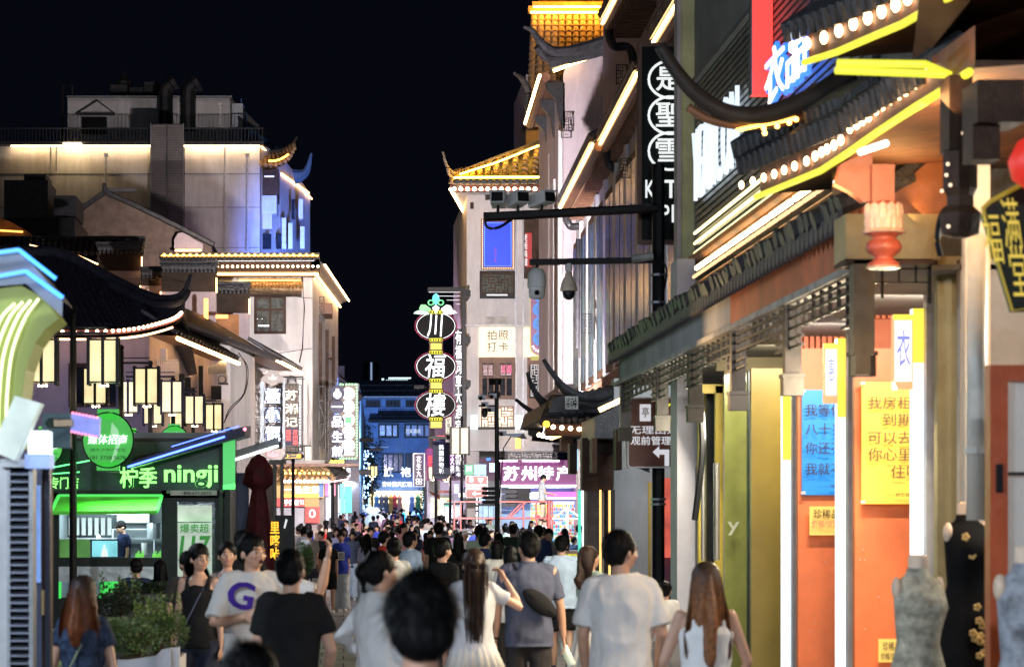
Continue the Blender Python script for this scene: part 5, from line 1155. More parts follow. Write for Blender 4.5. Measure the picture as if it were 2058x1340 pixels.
# toilet sign, brown sign far, pale blue one
t = thing('toilet_sign', 'green toilet sign with two white figures on the far post', 'sign', (XU(942,82),82,ZV(954,82))); MB().pb(934,951,933,954,82,.05).build('plate', em('green_plate', (.01,.28,.12), .55), t)
m8 = MB()
for u in (939.5,945.5): m8.disc(W(u,937.5,81.97), .025, .025, .01, 10); m8.pprism([(u-1.6,939.5),(u+1.6,939.5),(u+1.2,944),(u+1,947),(u-1,947),(u-1.2,944)], 81.97, .01)
m8.build('figures', WTXT, t)
m8 = MB().pb(953,977,933,954,84,.1); single(m8, 'cyan_panel', em('cyan_panel', (.25,.65,.9), .7, True, .3), 'pale cyan glowing panel right of the green toilet sign', 'panel')
Y = 80; t = thing('road_sign', 'smaller brown road sign with white arrow on the far left-hand post', 'road sign', (XU(958,Y),Y,0)); rrect(936,980,956,1000,2,Y,.05).build('sign_rim', WHITE, t); rrect(937,979,957,999,2,Y-.01,.02).build('sign_plate', em('brown_far', (.22,.045,.035), .5), t)
text('无理由退货', 938, 972, 978, 978, Y-.02, WTXTD, t, bold=.03); text('观前管理服务', 938, 979, 966, 984, Y-.02, WTXTD, t, bold=.03); MB().pprism([(949,991.5),(955,987),(955,990.5),(966,990.5),(966,992.5),(955,992.5),(955,996)],Y-.03,.01).build('arrow', WTXT, t)
MB().pb(943,951,959,968,Y-.03,.01).pprism([(960,960),(972,960),(970,966),(966,970),(962,966)],Y-.03,.01).build('emblem', WTXTD, t); MB().tube([W(958,1180,Y+.1),W(958,1000,Y+.1)], .06, 8).build('post', MGREY, t)
Y = 60; t = thing('camera_post', 'slim black post with clustered small cameras and fingerpost boards', 'post', (XU(998,Y),Y,0))
MB().tube([W(1000,1200,Y),W(998,762,Y)], [.075,.05], 8).build('post', BLACK, t); MB().tube([W(1004,1000,Y-.1),W(1012,900,Y-.1),W(1030,872,Y-.1)], .015, 5).build('cable', BLACK, t)
for (u,v,dx) in ((968,798,-1),(990,795,1),(974,812,-1),(986,822,1),(1010,870,1)):
    f = MB().box(XU(u-7,Y),XU(u+7,Y),Y-.2,Y+.15,ZV(v+5,Y),ZV(v-4,Y)).build('camera', MGREY, t); MB().ball(W(u-2,v+2,Y-.22), .05, 8, 6).build('camera_lens', BLACK, f)
MB().lathe(W(974,826,Y), [(.02,-.16),(.07,-.1),(.08,.0),(.05,.08)], 10).build('dome_camera', DGREY, t); MB().tube([W(962,815,Y),W(998,815,Y)], .02, 5).build('arm', BLACK, t)
for k in range(4): MB().pprism([(972-(k%2)*2,978+k*9),(968,981.5+k*9),(972,985+k*9),(1003,985+k*9),(1003,978+k*9)], Y-.12, .04).build('direction_board', BLACK, t)
m8 = MB(); m8.add([W(1008,872,58),W(1052,870,58),W(1060,882,58.4),W(1040,880,58)],[(0,1,2,3)]); single(m8, 'bent_sheet', MGREY, 'thin bent metal sheet sticking out beside the camera post', 'metal sheet')

# vertical signs on the left building
Y = 87.5; t = thing('vertical_sign', 'double vertical sign 一品生煎 with green beads on a truss bracket', 'sign', (XU(690,Y),Y,ZV(935,Y)))
m8 = MB()
for (a,b,c,d_) in ((640,776,655,776),(640,805,655,805),(640,852,655,852),(640,898,655,898),(640,926,700,926)): m8.tube([W(a,b,Y),W(c,d_,Y)], .03, 4)
for u in (641,654,660): m8.tube([W(u,776,Y),W(u,928,Y)], .028, 4)
m8.tube([W(641,806,Y),W(654,852,Y),W(641,897,Y)], .028, 4); m8.build('truss', BLACK, t)
m8 = MB()
for v in range(780,926,7): m8.pb(656,668,v,v+.7,Y+.02,.02)
m8.build('mesh_grid', BLACK, t)
MB().pb(682,720,770,923,Y+.1,.15).build('board', pm('sign_brown_board', (.10,.07,.05), .5), t)
GB = em('green_bead', (.25,1,.4), 3, False); m8 = MB()
for k in range(26): m8.ball(W(717,773+k*5.7,Y+.05), .035, 5, 3)
for k in range(6): m8.ball(W(684+k*6,772,Y+.05), .035, 5, 3); m8.ball(W(684+k*6,921,Y+.05), .035, 5, 3)
m8.build('green_beads', GB, t)
for k in range(5):
    f = MB().disc(W(700,791+k*26,Y), .235, .235, .06).build('white_disc', em('disc_white', (.85,.86,.84), .72), t)
    if k in (0,1,2): text(('四','排烟','丨')[k], 694, 786+k*26, 706, 798+k*26, Y-.03, em('green_ink', (.05,.6,.15), .8, False), f)
MB().pb(689,712,908,915,Y,.05).build('white_bar', _m['disc_white'], t)
NAVY = pm('navy_disc', (.01,.012,.05), .4)
f = MB().disc(W(678,789,Y-.1), .25, .29, .06).build('black_disc', NAVY, t); MB().lathe(W(678,796,Y-.16), [(.02,-.09),(.13,.0),(.14,.1),(.08,.17),(.05,.2),(.06,.26)], 10, 1, .2).build('gourd_mark', WTXT, f)
for k, s2 in enumerate('一品生煎'):
    f = MB().disc(W(678,817+k*30,Y-.1), .25, .25, .06).build('black_disc', NAVY, t); text(s2, 667, 806+k*30, 689, 828+k*30, Y-.13, WTXT, f, bold=.06)
m8 = MB()
for k in range(4): m8.pb(664+k*7.2,670+k*7.2,924,930,Y-.1,.03)
m8.build('yellow_characters', YTXT, t); m8 = MB(); m8.ring(W(678,932,Y-.05), .25, .14, .018); m8.ring(W(678,775,Y-.05), .25, .17, .018); m8.build('ring', BLACK, t)
Y = 88; t = thing('vertical_sign', 'vertical sign 苏湘记 in a dark fretwork frame with red 苏州菜 below', 'sign', (XU(590,Y),Y,ZV(915,Y)))
MB().pb(571,600,770,906,Y+.1,.05).build('board', pm('sign_brown_board', (.10,.07,.05), .5), t); m8 = MB(); lattice(m8, XU(570,Y), XU(606,Y), ZV(910,Y), ZV(772,Y), Y, .03, 21, 3, 12); m8.pb(568,610,756,759,Y,.1).pb(607,609.5,762,908,Y,.1).pb(598,612,760,762,Y,.1).build('fretwork', BLACK, t)
for k,s2 in enumerate('苏湘记'): text(s2, 573, 784+k*27, 598, 804+k*27, Y-.05, em('cream_letter', (1,.92,.7), 1.1, False), t, bold=.05)
MB().pb(571,600,860,895,Y-.02,.05).build('navy_panel', NAVY, t); text('苏州菜', 588, 863, 599, 894, Y-.05, RTXT, t, True, .03); text('湘菜', 574, 863, 585, 886, Y-.05, RTXT, t, True, .03)
m8 = MB()
for k in range(22): m8.ball(W(603,776+k*6,Y-.05), .03, 5, 3)
m8.build('white_beads', WTXT, t); MB().pprism([(566,912),(606,911),(614,916),(606,922),(566,922)], Y-.1, .1).build('arrow_board', DGREY, t); text('上二楼', 573, 912, 606, 921, Y-.12, em('amber_letter', (1,.5,.03), 1.6, False), t, bold=.04)
Y = 86.8; t = thing('vertical_sign', 'vertical sign 杨小馄 of white neon in octagons below a petal crest', 'sign', (XU(548,Y),Y,ZV(905,Y)))
MB().pb(523,530,765,905,Y,.15).pb(568,573,765,905,Y,.15).build('side_frame', pm('pale_blue_frame', (.3,.4,.5), .4), t); MB().pprism([(523,766),(526,758),(534,754),(540,745),(548,741),(556,745),(562,754),(570,758),(573,766),(562,768),(548,776),(534,768)],Y-.05,.2).build('crest', pm('grey_crest', (.25,.24,.24), .5), t)
MB().pprism([(548,750),(552,757),(548,764),(544,757)],Y-.08,.03).pprism([(538,756),(546,759),(547,764),(540,762)],Y-.08,.03).pprism([(558,756),(550,759),(549,764),(556,762)],Y-.08,.03).build('petal_mark', LGREY, t)
for k,s2 in enumerate('杨小馄'):
    vc = 795+k*38; f = MB().tube([W(548+17*math.cos(R(22.5+45*j)), vc+18*math.sin(R(22.5+45*j)),Y) for j in range(9)], .03, 4, False).build('octagon', BLACK, t)
    m8 = MB()
    for j in range(8): m8.pb(532,564,vc-14+j*4,vc-12.8+j*4,Y+.02,.02)
    m8.build('neon_hatch', em('hatch', (.4,.55,1), 1.2, False), f); text(s2, 533, vc-15, 563, vc+15, Y-.03, em('blue_white_neon', (.85,.93,1), 3.0, False), f, bold=.04)
m9 = MB().pprism([(528,906),(572,900),(573,912),(560,930),(540,932),(528,920)], 84, .15); o = single(m9, 'flower_sign', pm('grey_crest', (.25,.24,.24), .5), 'grey badge sign with a pink petal mark above the maroon umbrella', 'sign'); MB().pprism([(548,905),(553,912),(548,920),(543,912)],83.9,.03).pprism([(535,909),(544,911),(546,919),(537,916)],83.9,.03).pprism([(561,909),(552,911),(550,919),(559,916)],83.9,.03).build('petal_mark', em('pink_petal', (1,.3,.35), .9, False), o)
m9 = MB().pb(613,624,897,925,87,.3); o = single(m9, 'wall_lantern', LANT, 'cream box lantern on the white wall below the 苏湘记 sign', 'lantern'); MB().pb(602,625,894,897,86.9,.4).pb(611,613,894,926,86.9,.2).build('frame', BLACK, o)

# ================================================================ STREET LANTERNS
def lantern_lamp(u, v, Y, sides, label, group='double box lanterns on black posts', scale=1.0, light=0, base=None):
    """post with box lanterns hanging from a cross arm; sides = u positions of lantern centres"""
    x = XU(u,Y); g0 = gz(Y); t = thing('street_lamp', label, 'street lamp', (x,Y,g0), group); s = .22*scale; zc = ZV(v,Y); hh_ = .31*scale
    MB().lathe((x,Y,g0), [(.12,0),(.12,.3),(.06,.45),(.05,zc+hh_+.35-g0)], 8).ball((x,Y,zc+hh_+.4), .06, 8, 6).build('post', BLACK, t)
    xs = [XU(q,Y) for q in sides]
    MB().box(min(xs+[x])-.05, max(xs+[x])+.05, Y-.02, Y+.02, zc+hh_+.1, zc+hh_+.14).box(min(xs+[x])-.05, max(xs+[x])+.05, Y-.015, Y+.015, zc+hh_+.2, zc+hh_+.22).build('arm', BLACK, t)
    for xl in xs:
        f = MB(); 
        for dx in (-s,0,s):
            for dy in (-s*.6, s*.6): f.box(xl+dx-.025*scale, xl+dx+.025*scale, Y+dy-.012, Y+dy+.012, zc-hh_-.06, zc+hh_+.06)
        f.box(xl-s-.03,xl+s+.03,Y-s*.7,Y+s*.7,zc+hh_,zc+hh_+.03).box(xl-s-.02,xl+s+.02,Y-s*.65,Y+s*.65,zc-hh_-.02,zc-hh_); q = f.build('lantern_frame', BLACK, t)
        MB().box(xl-s+.01,xl-.012,Y-s*.55,Y+s*.55,zc-hh_,zc+hh_).box(xl+.012,xl+s-.01,Y-s*.55,Y+s*.55,zc-hh_,zc+hh_).build('lantern_shade', LANT, q)
        m_ = MB()
        for dx in (-.05,.0,.06): m_.ball((xl+dx,Y,zc-hh_-.06), .022, 6, 4)
        m_.build('lantern_drops', BULB, q)
        if light: point((xl, Y, zc-hh_-.2), light, (1,.78,.5), .12)
    return t
lantern_lamp(147, 726, 38, (85,208), 'nearest double box lantern on the left, in front of the green kiosk', light=30)
lantern_lamp(243, 776, 46, (192,295), 'second double lantern, its post rising behind the green kiosk', light=30)
lantern_lamp(302, 798, 52, (258,346), 'third double lantern, above the green glass roof', light=30)
lantern_lamp(348, 824, 58, (308,391), 'fourth double lantern from the left above the blue-edged roof beam')
lantern_lamp(388, 838, 65, (350,430), 'rearmost double lantern of the left row', light=30)
lantern_lamp(928, 886, 92, (924,), 'single box lantern under the hanging signs by the white tower', 'box lanterns along the far street', 1.5, 60)
lantern_lamp(669, 940, 95, (669,684), 'slim far lamp with a pair of white lanterns left of the alley mouth', 'box lanterns along the far street', .8, 60)
lantern_lamp(748, 946, 150, (745,752), 'small yellowish far lantern in front of the blue building', 'box lanterns along the far street', .9, 120)
lantern_lamp(877, 950, 120, (869,), 'far lantern just below the navy rounded sign', 'box lanterns along the far street', .9, 120)
lantern_lamp(905, 952, 112, (897,), 'far lantern just left of the purple sign foot', 'box lanterns along the far street', .9, 60)
# lamps to be added behind the camera; this loop builds none
for (x,y) in ((-4.1,26),(-4.1,14),(-4.1,2),(2.6,4),(-4.1,-8),(2.6,-7)):
    lantern_lamp(U0+x*F/max(y,1) if False else 0, 0, 1, (), '') if False else None

# ================================================================ GREEN TEA KIOSK
Y = 41; t = thing('tea_kiosk', 'dark glass tea kiosk with green 柠季 ningji lettering and lit serving hatch', 'kiosk', (XU(280,Y), Y+1.5, 0))
KF = pm('kiosk_frame', (.015,.02,.018), .4, .3)
mb = MB(); mb.pb(100,460,985,1000,Y,.12).pb(100,118,990,1262,Y,.12).pb(325,355,985,1262,Y,.12).pb(432,460,985,1262,Y,.12).pb(118,325,1120,1138,Y-.02,.3).pb(355,432,985,1008,Y,.12).pb(100,460,880,886,Y,.1).pb(452,462,872,1262,Y-.02,.15)
mb.pb(118,325,1200,1262,Y,.1).build('frame', KF, t)
MB().box(XU(100,Y),XU(460,Y),Y+2.9,Y+3,0,3.4).box(XU(100,Y),XU(103,Y),Y,Y+3,0,3.4).box(XU(458,Y)-.05,XU(460,Y),Y+.2,Y+3,0,3.4).build('wall', pm('kiosk_wall', (.3,.36,.38), .5, .1), t)
MB().box(XU(100,Y),XU(460,Y),Y+.1,Y+3,2.5,2.56).build('ceiling', KF, t)
MB().pb(102,450,886,985,Y+.05,.04).build('upper_glass', pm('upper_glass_green', (.012,.06,.042), .3, .6, 1.2, 0, spec=.2), t)
text('柠季', 241, 938, 316, 980, Y-.06, GTXT, t, bold=.04, depth=.08); text('ningji', 330, 934, 438, 980, Y-.06, GTXT, t, bold=.05, depth=.08); text('专门店', 100, 958, 158, 982, Y-.06, GTXT, t, bold=.03)
MB().tube([W(100,940,Y-.1),W(180,925,Y-.1)], .012, 5).tube([W(100,952,Y-.1),W(160,948,Y-.1)], .01, 5).build('green_tube', em('green_neon', (.15,1,.3), 2.4), t)
area(W(330,968,Y-.3), W(330,1100,Y-2), 2.6, .2, 90, (.3,1,.3), 'sign_light')
# awning
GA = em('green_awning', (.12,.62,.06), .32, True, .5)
A1, A2 = W(118,996,Y-.05), W(325,996,Y-.05); B1, B2 = W(102,1029,Y-.55), W(315,1027,Y-.55)
MB().add([A1,A2,B2,B1],[(0,3,2,1)]).add([A1+Vector((0,.02,-.03)),A2+Vector((0,.02,-.03)),B2+Vector((0,0,-.04)),B1+Vector((0,0,-.04))],[(0,1,2,3)]).tube([B1,B2],.025,5).build('awning', GA, t)
MB().tube([A1,B1],.03,5).tube([A2,B2],.03,5).tube([A1,A2],.03,5).build('awning_edge', em('green_edge', (.1,.9,.15), .8), t)
# interior
KI = pm('steel', (.5,.54,.56), .3, .15, 4, .03, .6)
MB().tube([W(125,1030,Y+.3),W(235,1031,Y+.3)], .018, 6).build('tube_lamp', em('kiosk_tube', (.85,1,.95), 6), t)
area(W(220,1028,Y+1.2), W(220,1120,Y+1.6), 1.4, 1.0, 38, (.75,.95,1), 'kiosk_light')
MB().pb(130,325,1080,1083,Y+2.2,.5).pb(230,322,1062,1064,Y+1.6,.4).pb(225,228,1062,1120,Y+1.6,.03).pb(308,311,1062,1120,Y+1.6,.03).pb(235,300,1030,1050,Y+2.6,.2).build('steel_shelf', KI, t)
MB().lathe(W(308,1070,Y+1.3), [(.11,-.1),(.11,.16),(.12,.17)], 12).build('steel_pot', KI, t); MB().lathe(W(198,1090,Y+1.2), [(.04,-.15),(.04,.1),(.02,.14)], 8).lathe(W(290,1100,Y+1.2), [(.05,-.12),(.05,.08)], 8).build('bottle', WHITE, t)
for k in range(7): MB().pb(138+k*13,146+k*13,1040,1075,Y+2.4,.15).build('cup_stack', pm('cup_white', (.7,.72,.7), .5), t)
MB().pb(118,180,1083,1120,Y+.4,.06).build('menu_board', em('menu_green', (.12,.35,.08), .5, True, .5), t)
f = MB().pb(183,238,1083,1120,Y+.35,.05).build('screen_frame', BLACK, t); MB().pb(185,236,1086,1118,Y+.34,.012).build('screen', em('screen_cyan', (.25,.75,.85), 1.0, False, .4), f); MB().pprism([(203,1118),(205,1104),(208,1100),(207,1094),(212,1094),(211,1100),(215,1104),(217,1118)],Y+.33,.005).build('screen_figure', em('screen_person', (.85,.9,.9), .9, False), f)
for a in (272,306): 
    m8 = MB(); 
    for k in range(6): m8.pb(a+k*3,a+2+k*3,1112-(k%3)*3,1120,Y+.2,.04)
    m8.build('counter_leaf_sign', em('green_counter', (.2,.8,.1), .8, False), t)
MB().pb(118,325,1138,1168,Y-.02,.1).build('steel_counter', pm('counter_steel', (.3,.3,.28), .3, .3, 2, .1, .8), t)
f = MB().pb(200,325,1168,1202,Y-.03,.1).build('green_panel', em('green_panel', (.06,.85,.12), .8), t); text('nT', 218, 1174, 262, 1198, Y-.05, BLACK, f); MB().pb(118,122,1168,1202,Y-.03,.1).build('green_edge', em('green_panel', (.06,.85,.12), .8), t)
# door and its poster
f = MB().pb(355,432,1008,1262,Y+.06,.03).build('door', pm('door_glass_k', (.03,.06,.05), .1, .3), t)
p = MB().pb(357,426,1050,1200,Y+.03,.02).build('door_poster', em('poster_white_green', (.72,.8,.74), .42), f); text('爆卖超', 362, 1052, 420, 1070, Y+.01, em('poster_green_ink', (.04,.32,.05), .35, False), p, bold=.03); text('117', 360, 1076, 424, 1118, Y+.01, em('poster_green_ink', (.04,.32,.05), .35, False), p, bold=.06, shear=.15); text('117', 360, 1076, 424, 1118, Y+.012, WHITE, p, bold=.09, shear=.15)
MB().pb(357,426,1015,1048,Y+.04,.01).build('lit_transom', em('transom', (.7,.85,.7), .6, True, .5), f)
p = MB().pb(342,436,985,995,Y-.06,.04).build('phone_number_plate', LGREY, t); text('400-677-0070', 368, 987, 424, 993.5, Y-.09, BLACK, p, bold=.01); m8 = MB().ball(W(338,988,Y-.1), .035, 6, 4).ball(W(446,987,Y-.1), .035, 6, 4); m8.build('plate_lamp', MGREY, p)
# roof beam with blue edge
A, B = W(262,928,Y-.8), W(492,856,Y-.8)
MB().add([A,B,B+Vector((.0,.0,-.16)),A+Vector((0,0,-.1)),A+Vector((0,.8,.1)),B+Vector((0,2.6,.1)),B+Vector((0,2.6,-.1)),A+Vector((0,.8,-.1))],[(3,2,1,0),(0,1,5,4),(2,3,7,6),(1,2,6,5)]).build('roof_beam', pm('beam_navy', (.03,.035,.05), .4, .2), t)
MB().tube([W(256,938,Y-.85),W(452,877,Y-.85)], .017, 6).tube([W(345,897,Y-.85),W(480,856,Y-.85)], .008, 5).build('blue_edge_tube', BLED, t)
MB().pb(448,472,876,983,Y-.2,.15).build('green_side_box', em('green_box', (.12,.75,.2), .75), t); MB().pb(440,448,876,1262,Y-.1,.1).build('corner_post', KF, t)
MB().ball(B+Vector((0,-.02,-.05)), .03, 6, 4).build('end_lamp', em('pinkred', (1,.2,.3), 4, False), t)
A, B = W(472,912,Y+2), W(560,884,Y+2); m9 = MB().tube([A,B], .09, 4, sq=(1,.8)); o = single(m9, 'cantilever_lamp', MGREY, 'grey slanted lamp arm with a bright underside right of the kiosk', 'lamp arm'); MB().tube([A+Vector((0,-.05,-.1)),B+Vector((0,-.05,-.1))], .022, 5).build('light_strip', em('cool_strip', (.7,1,.95), 4), o)
MB().pb(462,500,950,1262,Y+3.3,.2).build('blue_door', pm('blue_frame', (.08,.12,.3), .4), t)
# round green signs
GR = em('sign_round_green', (.07,.55,.08), .72, True, .15)
def round_sign(u, v, r_, Y, label, txt=True):
    t = thing('round_sign', label, 'sign', W(u,v+r_,Y), 'round green hanging signs'); rr = r_/F*Y
    MB().disc(W(u,v,Y), rr, rr*1.08, .1, 28).pb(u-r_*.42,u+r_*.42,v-r_*1.22,v-r_*.8,Y,.1).pb(u-r_*.45,u+r_*.45,v+r_*.85,v+r_*1.2,Y,.1).build('panel', GR, t); m_ = MB(); m_.ring(W(u,v,Y-.01), rr*1.01, rr*1.09, .012); m_.pb(u-r_*.45,u+r_*.45,v+r_*1.2,v+r_*1.25,Y-.01,.12).build('rim', BLACK, t)
    m_ = MB(); m_.pprism([(u+r_*.15,v-r_*.7),(u+r_*.4,v-r_*.4),(u+r_*.5,v+r_*.1),(u+r_*.3,v+r_*.7),(u+r_*.1,v+r_*.9),(u+r_*.35,v+r_*.1),(u+r_*.1,v-r_*.3)],Y-.008,.005); m_.build('leaf_motif', em('motif', (.4,.85,.45), .65, False), t)
    if txt:
        text('媒体招商', u-r_*.8, v-r_*.22, u+r_*.78, v+r_*.16, Y-.02, WTXT, t, bold=.02, shear=.15); text('城市·户外广告位', u-r_*.7, v+r_*.32, u+r_*.7, v+r_*.45, Y-.02, pm('dark_green_ink', (.02,.12,.03), .5), t, bold=.0); text('181 3758 5678', u-r_*.7, v+r_*.62, u+r_*.7, v+r_*.76, Y-.02, _m['dark_green_ink'], t)
round_sign(217, 884, 51, 37.5, 'largest round green sign 媒体招商 hanging right of the nearest lantern post'); round_sign(92, 898, 34, 39, 'round green sign half hidden behind the blurred shop front at left'); round_sign(262, 892, 26, 47, 'small green sign peeping out from behind the largest one', False)
round_sign(350, 888, 30, 57, 'smaller round green sign behind the blue-edged roof beam', False)

# ================================================================ NEAR LEFT: CURVED NEON FRONT WITH LOUVRE
t = thing('curved_shop_front', 'blurred curved shop front with neon ribs, LED-edged hood and grey louvre at the left edge', 'shop front', (-1.9, 13, 0)); Y = 13
MB().add([W(-60,520,Y),W(38,500,Y),W(112,585,Y),W(126,605,Y),W(125,636,Y),W(52,570,Y),W(-60,580,Y)]+[p+Vector((0,.5,0)) for p in (W(-60,520,Y),W(38,500,Y),W(112,585,Y),W(126,605,Y),W(125,636,Y),W(52,570,Y),W(-60,580,Y))], [(6,5,4,3,2,1,0),(0,1,8,7),(1,2,9,8),(2,3,10,9)]).build('hood', pm('hood_grey', (.2,.22,.26), .5, .2), t)
MB().tube([W(52,545,Y-.05),W(126,598,Y-.05)], .012, 5).tube([W(38,502,Y-.05),W(112,560,Y-.05)], .011, 5).build('blue_led', em('blue_led_soft', (.05,.3,1), 3), t)
MB().tube([W(-60,515,Y-.05),W(38,502,Y-.05)], .012, 5).tube([W(-60,565,Y-.05),W(52,545,Y-.05)], .012, 5).build('cyan_led', em('cyan_led', (.1,.4,1), 1.6), t)
body = [(-60,590),(40,572),(90,600),(118,640),(92,660),(70,690),(52,740),(44,800),(42,900),(-60,900)]
MB().pprism(body, Y+.05, .4).build('curved_body', em('curved_body', (.42,.5,.10), .10, True, .4), t)
for k in range(4):
    o_ = k*16; MB().tube(catmull([W(78-o_,600+o_*.2,Y),W(50-o_,640,Y),W(24-o_,710,Y),W(14-o_,800,Y),W(12-o_,890,Y)],6), .007, 6).build('neon_rib', em('neon_rib', (.95,1,.55), 1.6), t)
MB().add([W(30,795,Y-.3),W(82,810,Y-.3),W(30,925,Y-.3),W(-20,905,Y-.3)]+[p+Vector((0,.15,0)) for p in (W(30,795,Y-.3),W(82,810,Y-.3),W(30,925,Y-.3),W(-20,905,Y-.3))],[(0,3,2,1),(0,1,5,4),(1,2,6,5)]).build('tilted_sign', em('tilted_sign', (.6,.7,.65), .75, True, .6), t)
MB().pb(56,96,865,912,Y-.2,.2).build('lit_box', em('lit_box', (.75,.9,1), 1.5), t); MB().pb(50,100,912,940,Y-.15,.2).build('screen_strip', em('screen_strip', (.35,.5,1), .9, True, .6), t)
f = MB().pprism([(144,828),(200,838),(198,880),(142,868)], Y+1, .1).build('led_panel', em('led_panel', (.25,.3,.8), .9, True, .8), t)
m8 = MB();
for k in range(8): m8.ball(W(146+k*7,829+k*1.4,Y+.95), .006, 5, 3); m8.ball(W(144+k*7,867+k*1.5,Y+.95), .006, 5, 3)
m8.build('coloured_beads', em('pinkred', (1,.2,.3), 4, False), f); MB().tube([W(100,850,Y+.6),W(140,850,Y+.9)], .03, 5).pb(84,142,830,900,Y+1.2,.05).build('bracket', pm('teal_grey', (.05,.09,.10), .5), t)
mb = MB(); mb.pb(-40,14,930,1420,Y,.3).pb(0,60,922,938,Y-.1,.3).build('white_pier', LGREY, t); MB().pb(14,20,935,1420,Y-.02,.15).pb(58,66,935,1420,Y-.02,.15).build('louvre_frame', MGREY, t)
LV = pm('louvre_grey', (.2,.22,.28), .45, .15, 4, .05, .4); MB().pb(20,58,938,1420,Y+.12,.03).build('louvre_back', BLACK, t)
for k in range(27):
    a = MB(); v = 942+k*15.2; a.add([W(20,v+9,Y-.03),W(58,v+9,Y-.03),W(58,v,Y+.1),W(20,v,Y+.1)]+[p+Vector((0,0,-.008)) for p in (W(20,v+9,Y-.03),W(58,v+9,Y-.03),W(58,v,Y+.1),W(20,v,Y+.1))],[(0,1,2,3),(4,7,6,5),(0,4,5,1),(3,2,6,7)]); a.build('louvre_slat', LV, t)
MB().pb(84,102,935,1420,Y+.4,.1).build('dark_post', WOOD, t); MB().pb(64,84,935,1420,Y+2,.1).pb(90,100,940,1420,Y+.3,.05).build('glass_edge', pm('glass_reveal', (.05,.06,.1), .2), t); MB().pb(66,80,975,1170,Y+1.9,.05).build('far_screen', em('far_screen', (.15,.3,.7), .8, True, .8), t)
MB().pb(100,104,935,1420,Y+.5,.05).build('chrome_edge', pm('chrome', (.5,.55,.65), .25, .1, 4, 0, .9), t); MB().tube([W(86,1185,Y+.3),W(86,1235,Y+.3)], .012, 6).build('handle', pm('brass', (.5,.38,.2), .3, .1, 4, 0, .9), t)

# ================================================================ UMBRELLA, MENU BOARD, POSTS
Y = 44; t = thing('folded_umbrella', 'tall folded maroon parasol beside the kiosk', 'umbrella', (XU(520,Y),Y,0)); MAR = pm('maroon_canvas', (.14,.012,.02), .7, .35, 6, .4)
c0 = (XU(520,Y),Y,0)
def fold(prof, n=24):
    vs = []; fs = []
    for i,(r_,z) in enumerate(prof):
        for j in range(n): q = 2*math.pi*j/n; rr = r_*(1+.22*math.cos(q*8+i*.4)); vs.append((c0[0]+rr*math.cos(q), Y+rr*math.sin(q), z))
    for i in range(len(prof)-1):
        for j in range(n): fs.append((i*n+j,i*n+(j+1)%n,(i+1)*n+(j+1)%n,(i+1)*n+j))
    return MB().add(vs, fs)
zk = lambda v: ZV(v,Y)
fold([(.26,zk(1145)),(.25,zk(1110)),(.2,zk(1060)),(.15,zk(1010)),(.11,zk(985)),(.16,zk(978)),(.25,zk(970)),(.21,zk(940)),(.12,zk(920)),(.03,zk(914))]).build('canopy', MAR, t, True); MB().tube([(c0[0],Y,0),(c0[0],Y,zk(912))], .03, 8).build('pole', DGREY, t); MB().lathe(c0, [(.3,0),(.3,.08),(.06,.1)], 12).build('base', DGREY, t)
Y = 41.5; t = thing('menu_board', 'black standing board with glowing yellow characters by the parasol', 'board', (XU(572,Y),Y,0)); MB().pb(552,591,1035,1225,Y,.12).build('board', BLACK, t); text('里喀咔', 543, 1048, 562, 1125, Y-.02, em('menu_yellow', (1,.5,.03), 1.6, False), t, True, bold=.05); MB().pprism([(574,1042),(578,1044),(573,1062),(570,1060)],Y-.02,.01).build('bird_mark', WTXTD, t)
Y = 43; t = thing('parasol_frame', 'pair of grey metal posts with a top rail behind the menu board', 'frame', (XU(556,Y),Y,0)); MB().tube([W(552,1100,Y),W(552,928,Y)], .035, 8).tube([W(567,1100,Y+.4),W(567,928,Y+.4)], .035, 8).tube([W(540,928,Y),W(575,928,Y)], .05, 4).build('post', pm('post_grey', (.16,.15,.14), .5), t)
for (u,v0_,Yk,l) in ((589,925,60,'thin black pole in front of the bun shop'),(667,960,90,'thin black pole below the far white lanterns'),(875,960,110,'thin pole under the navy rounded sign'),(905,960,100,'thin pole left of the brown far sign')):
    m9 = MB().lathe((XU(u,Yk),Yk,gz(Yk)), [(.09,0),(.05,.3),(.035,ZV(v0_,Yk)-gz(Yk))], 8); m9.ball((XU(u,Yk),Yk,ZV(v0_,Yk)), .05, 6, 4); single(m9, 'pole', BLACK, l, 'pole')

# platform lift and red frame
Y = 78; t = thing('platform_lift', 'red railed work platform raised above the crowd', 'work platform', (XU(1015,Y),Y+.6,gz(Y))); RL = pm('red_rail', (.40,.02,.015), .4, .2)
mb = MB()
for yy in (Y, Y+1.1):
    mb.tube([W(913,1008,yy),W(1112,1008,yy)], .03, 5).tube([W(913,1041,yy),W(1112,1041,yy)], .035, 5)
    for u in (913,926,1052,1078,1110): mb.tube([W(u,1008,yy),W(u,1066,yy)], .028, 5)
    mb.tube([W(1024,1041,yy),W(1058,1008,yy)], .028, 5); mb.tube([W(1018,1041,yy),W(1046,1012,yy)], .028, 5)
mb.tube([W(1103,1005,Y),W(1103,1080,Y)], .06, 6).build('rail', RL, t)
MB().box(XU(913,Y),XU(1112,Y),Y,Y+1.1,ZV(1068,Y),ZV(1062,Y)).build('platform', DGREY, t); MB().box(XU(930,Y),XU(1100,Y),Y+.2,Y+.9,gz(Y),gz(Y)+.6).build('chassis', RL, t)
mb = MB()
for a,b in ((930,1100),(1100,930)): mb.tube([(XU(a,Y),Y+.5,gz(Y)+.6),(XU(b,Y),Y+.5,ZV(1068,Y))], .05, 4)
mb.build('scissor_arm', DGREY, t)
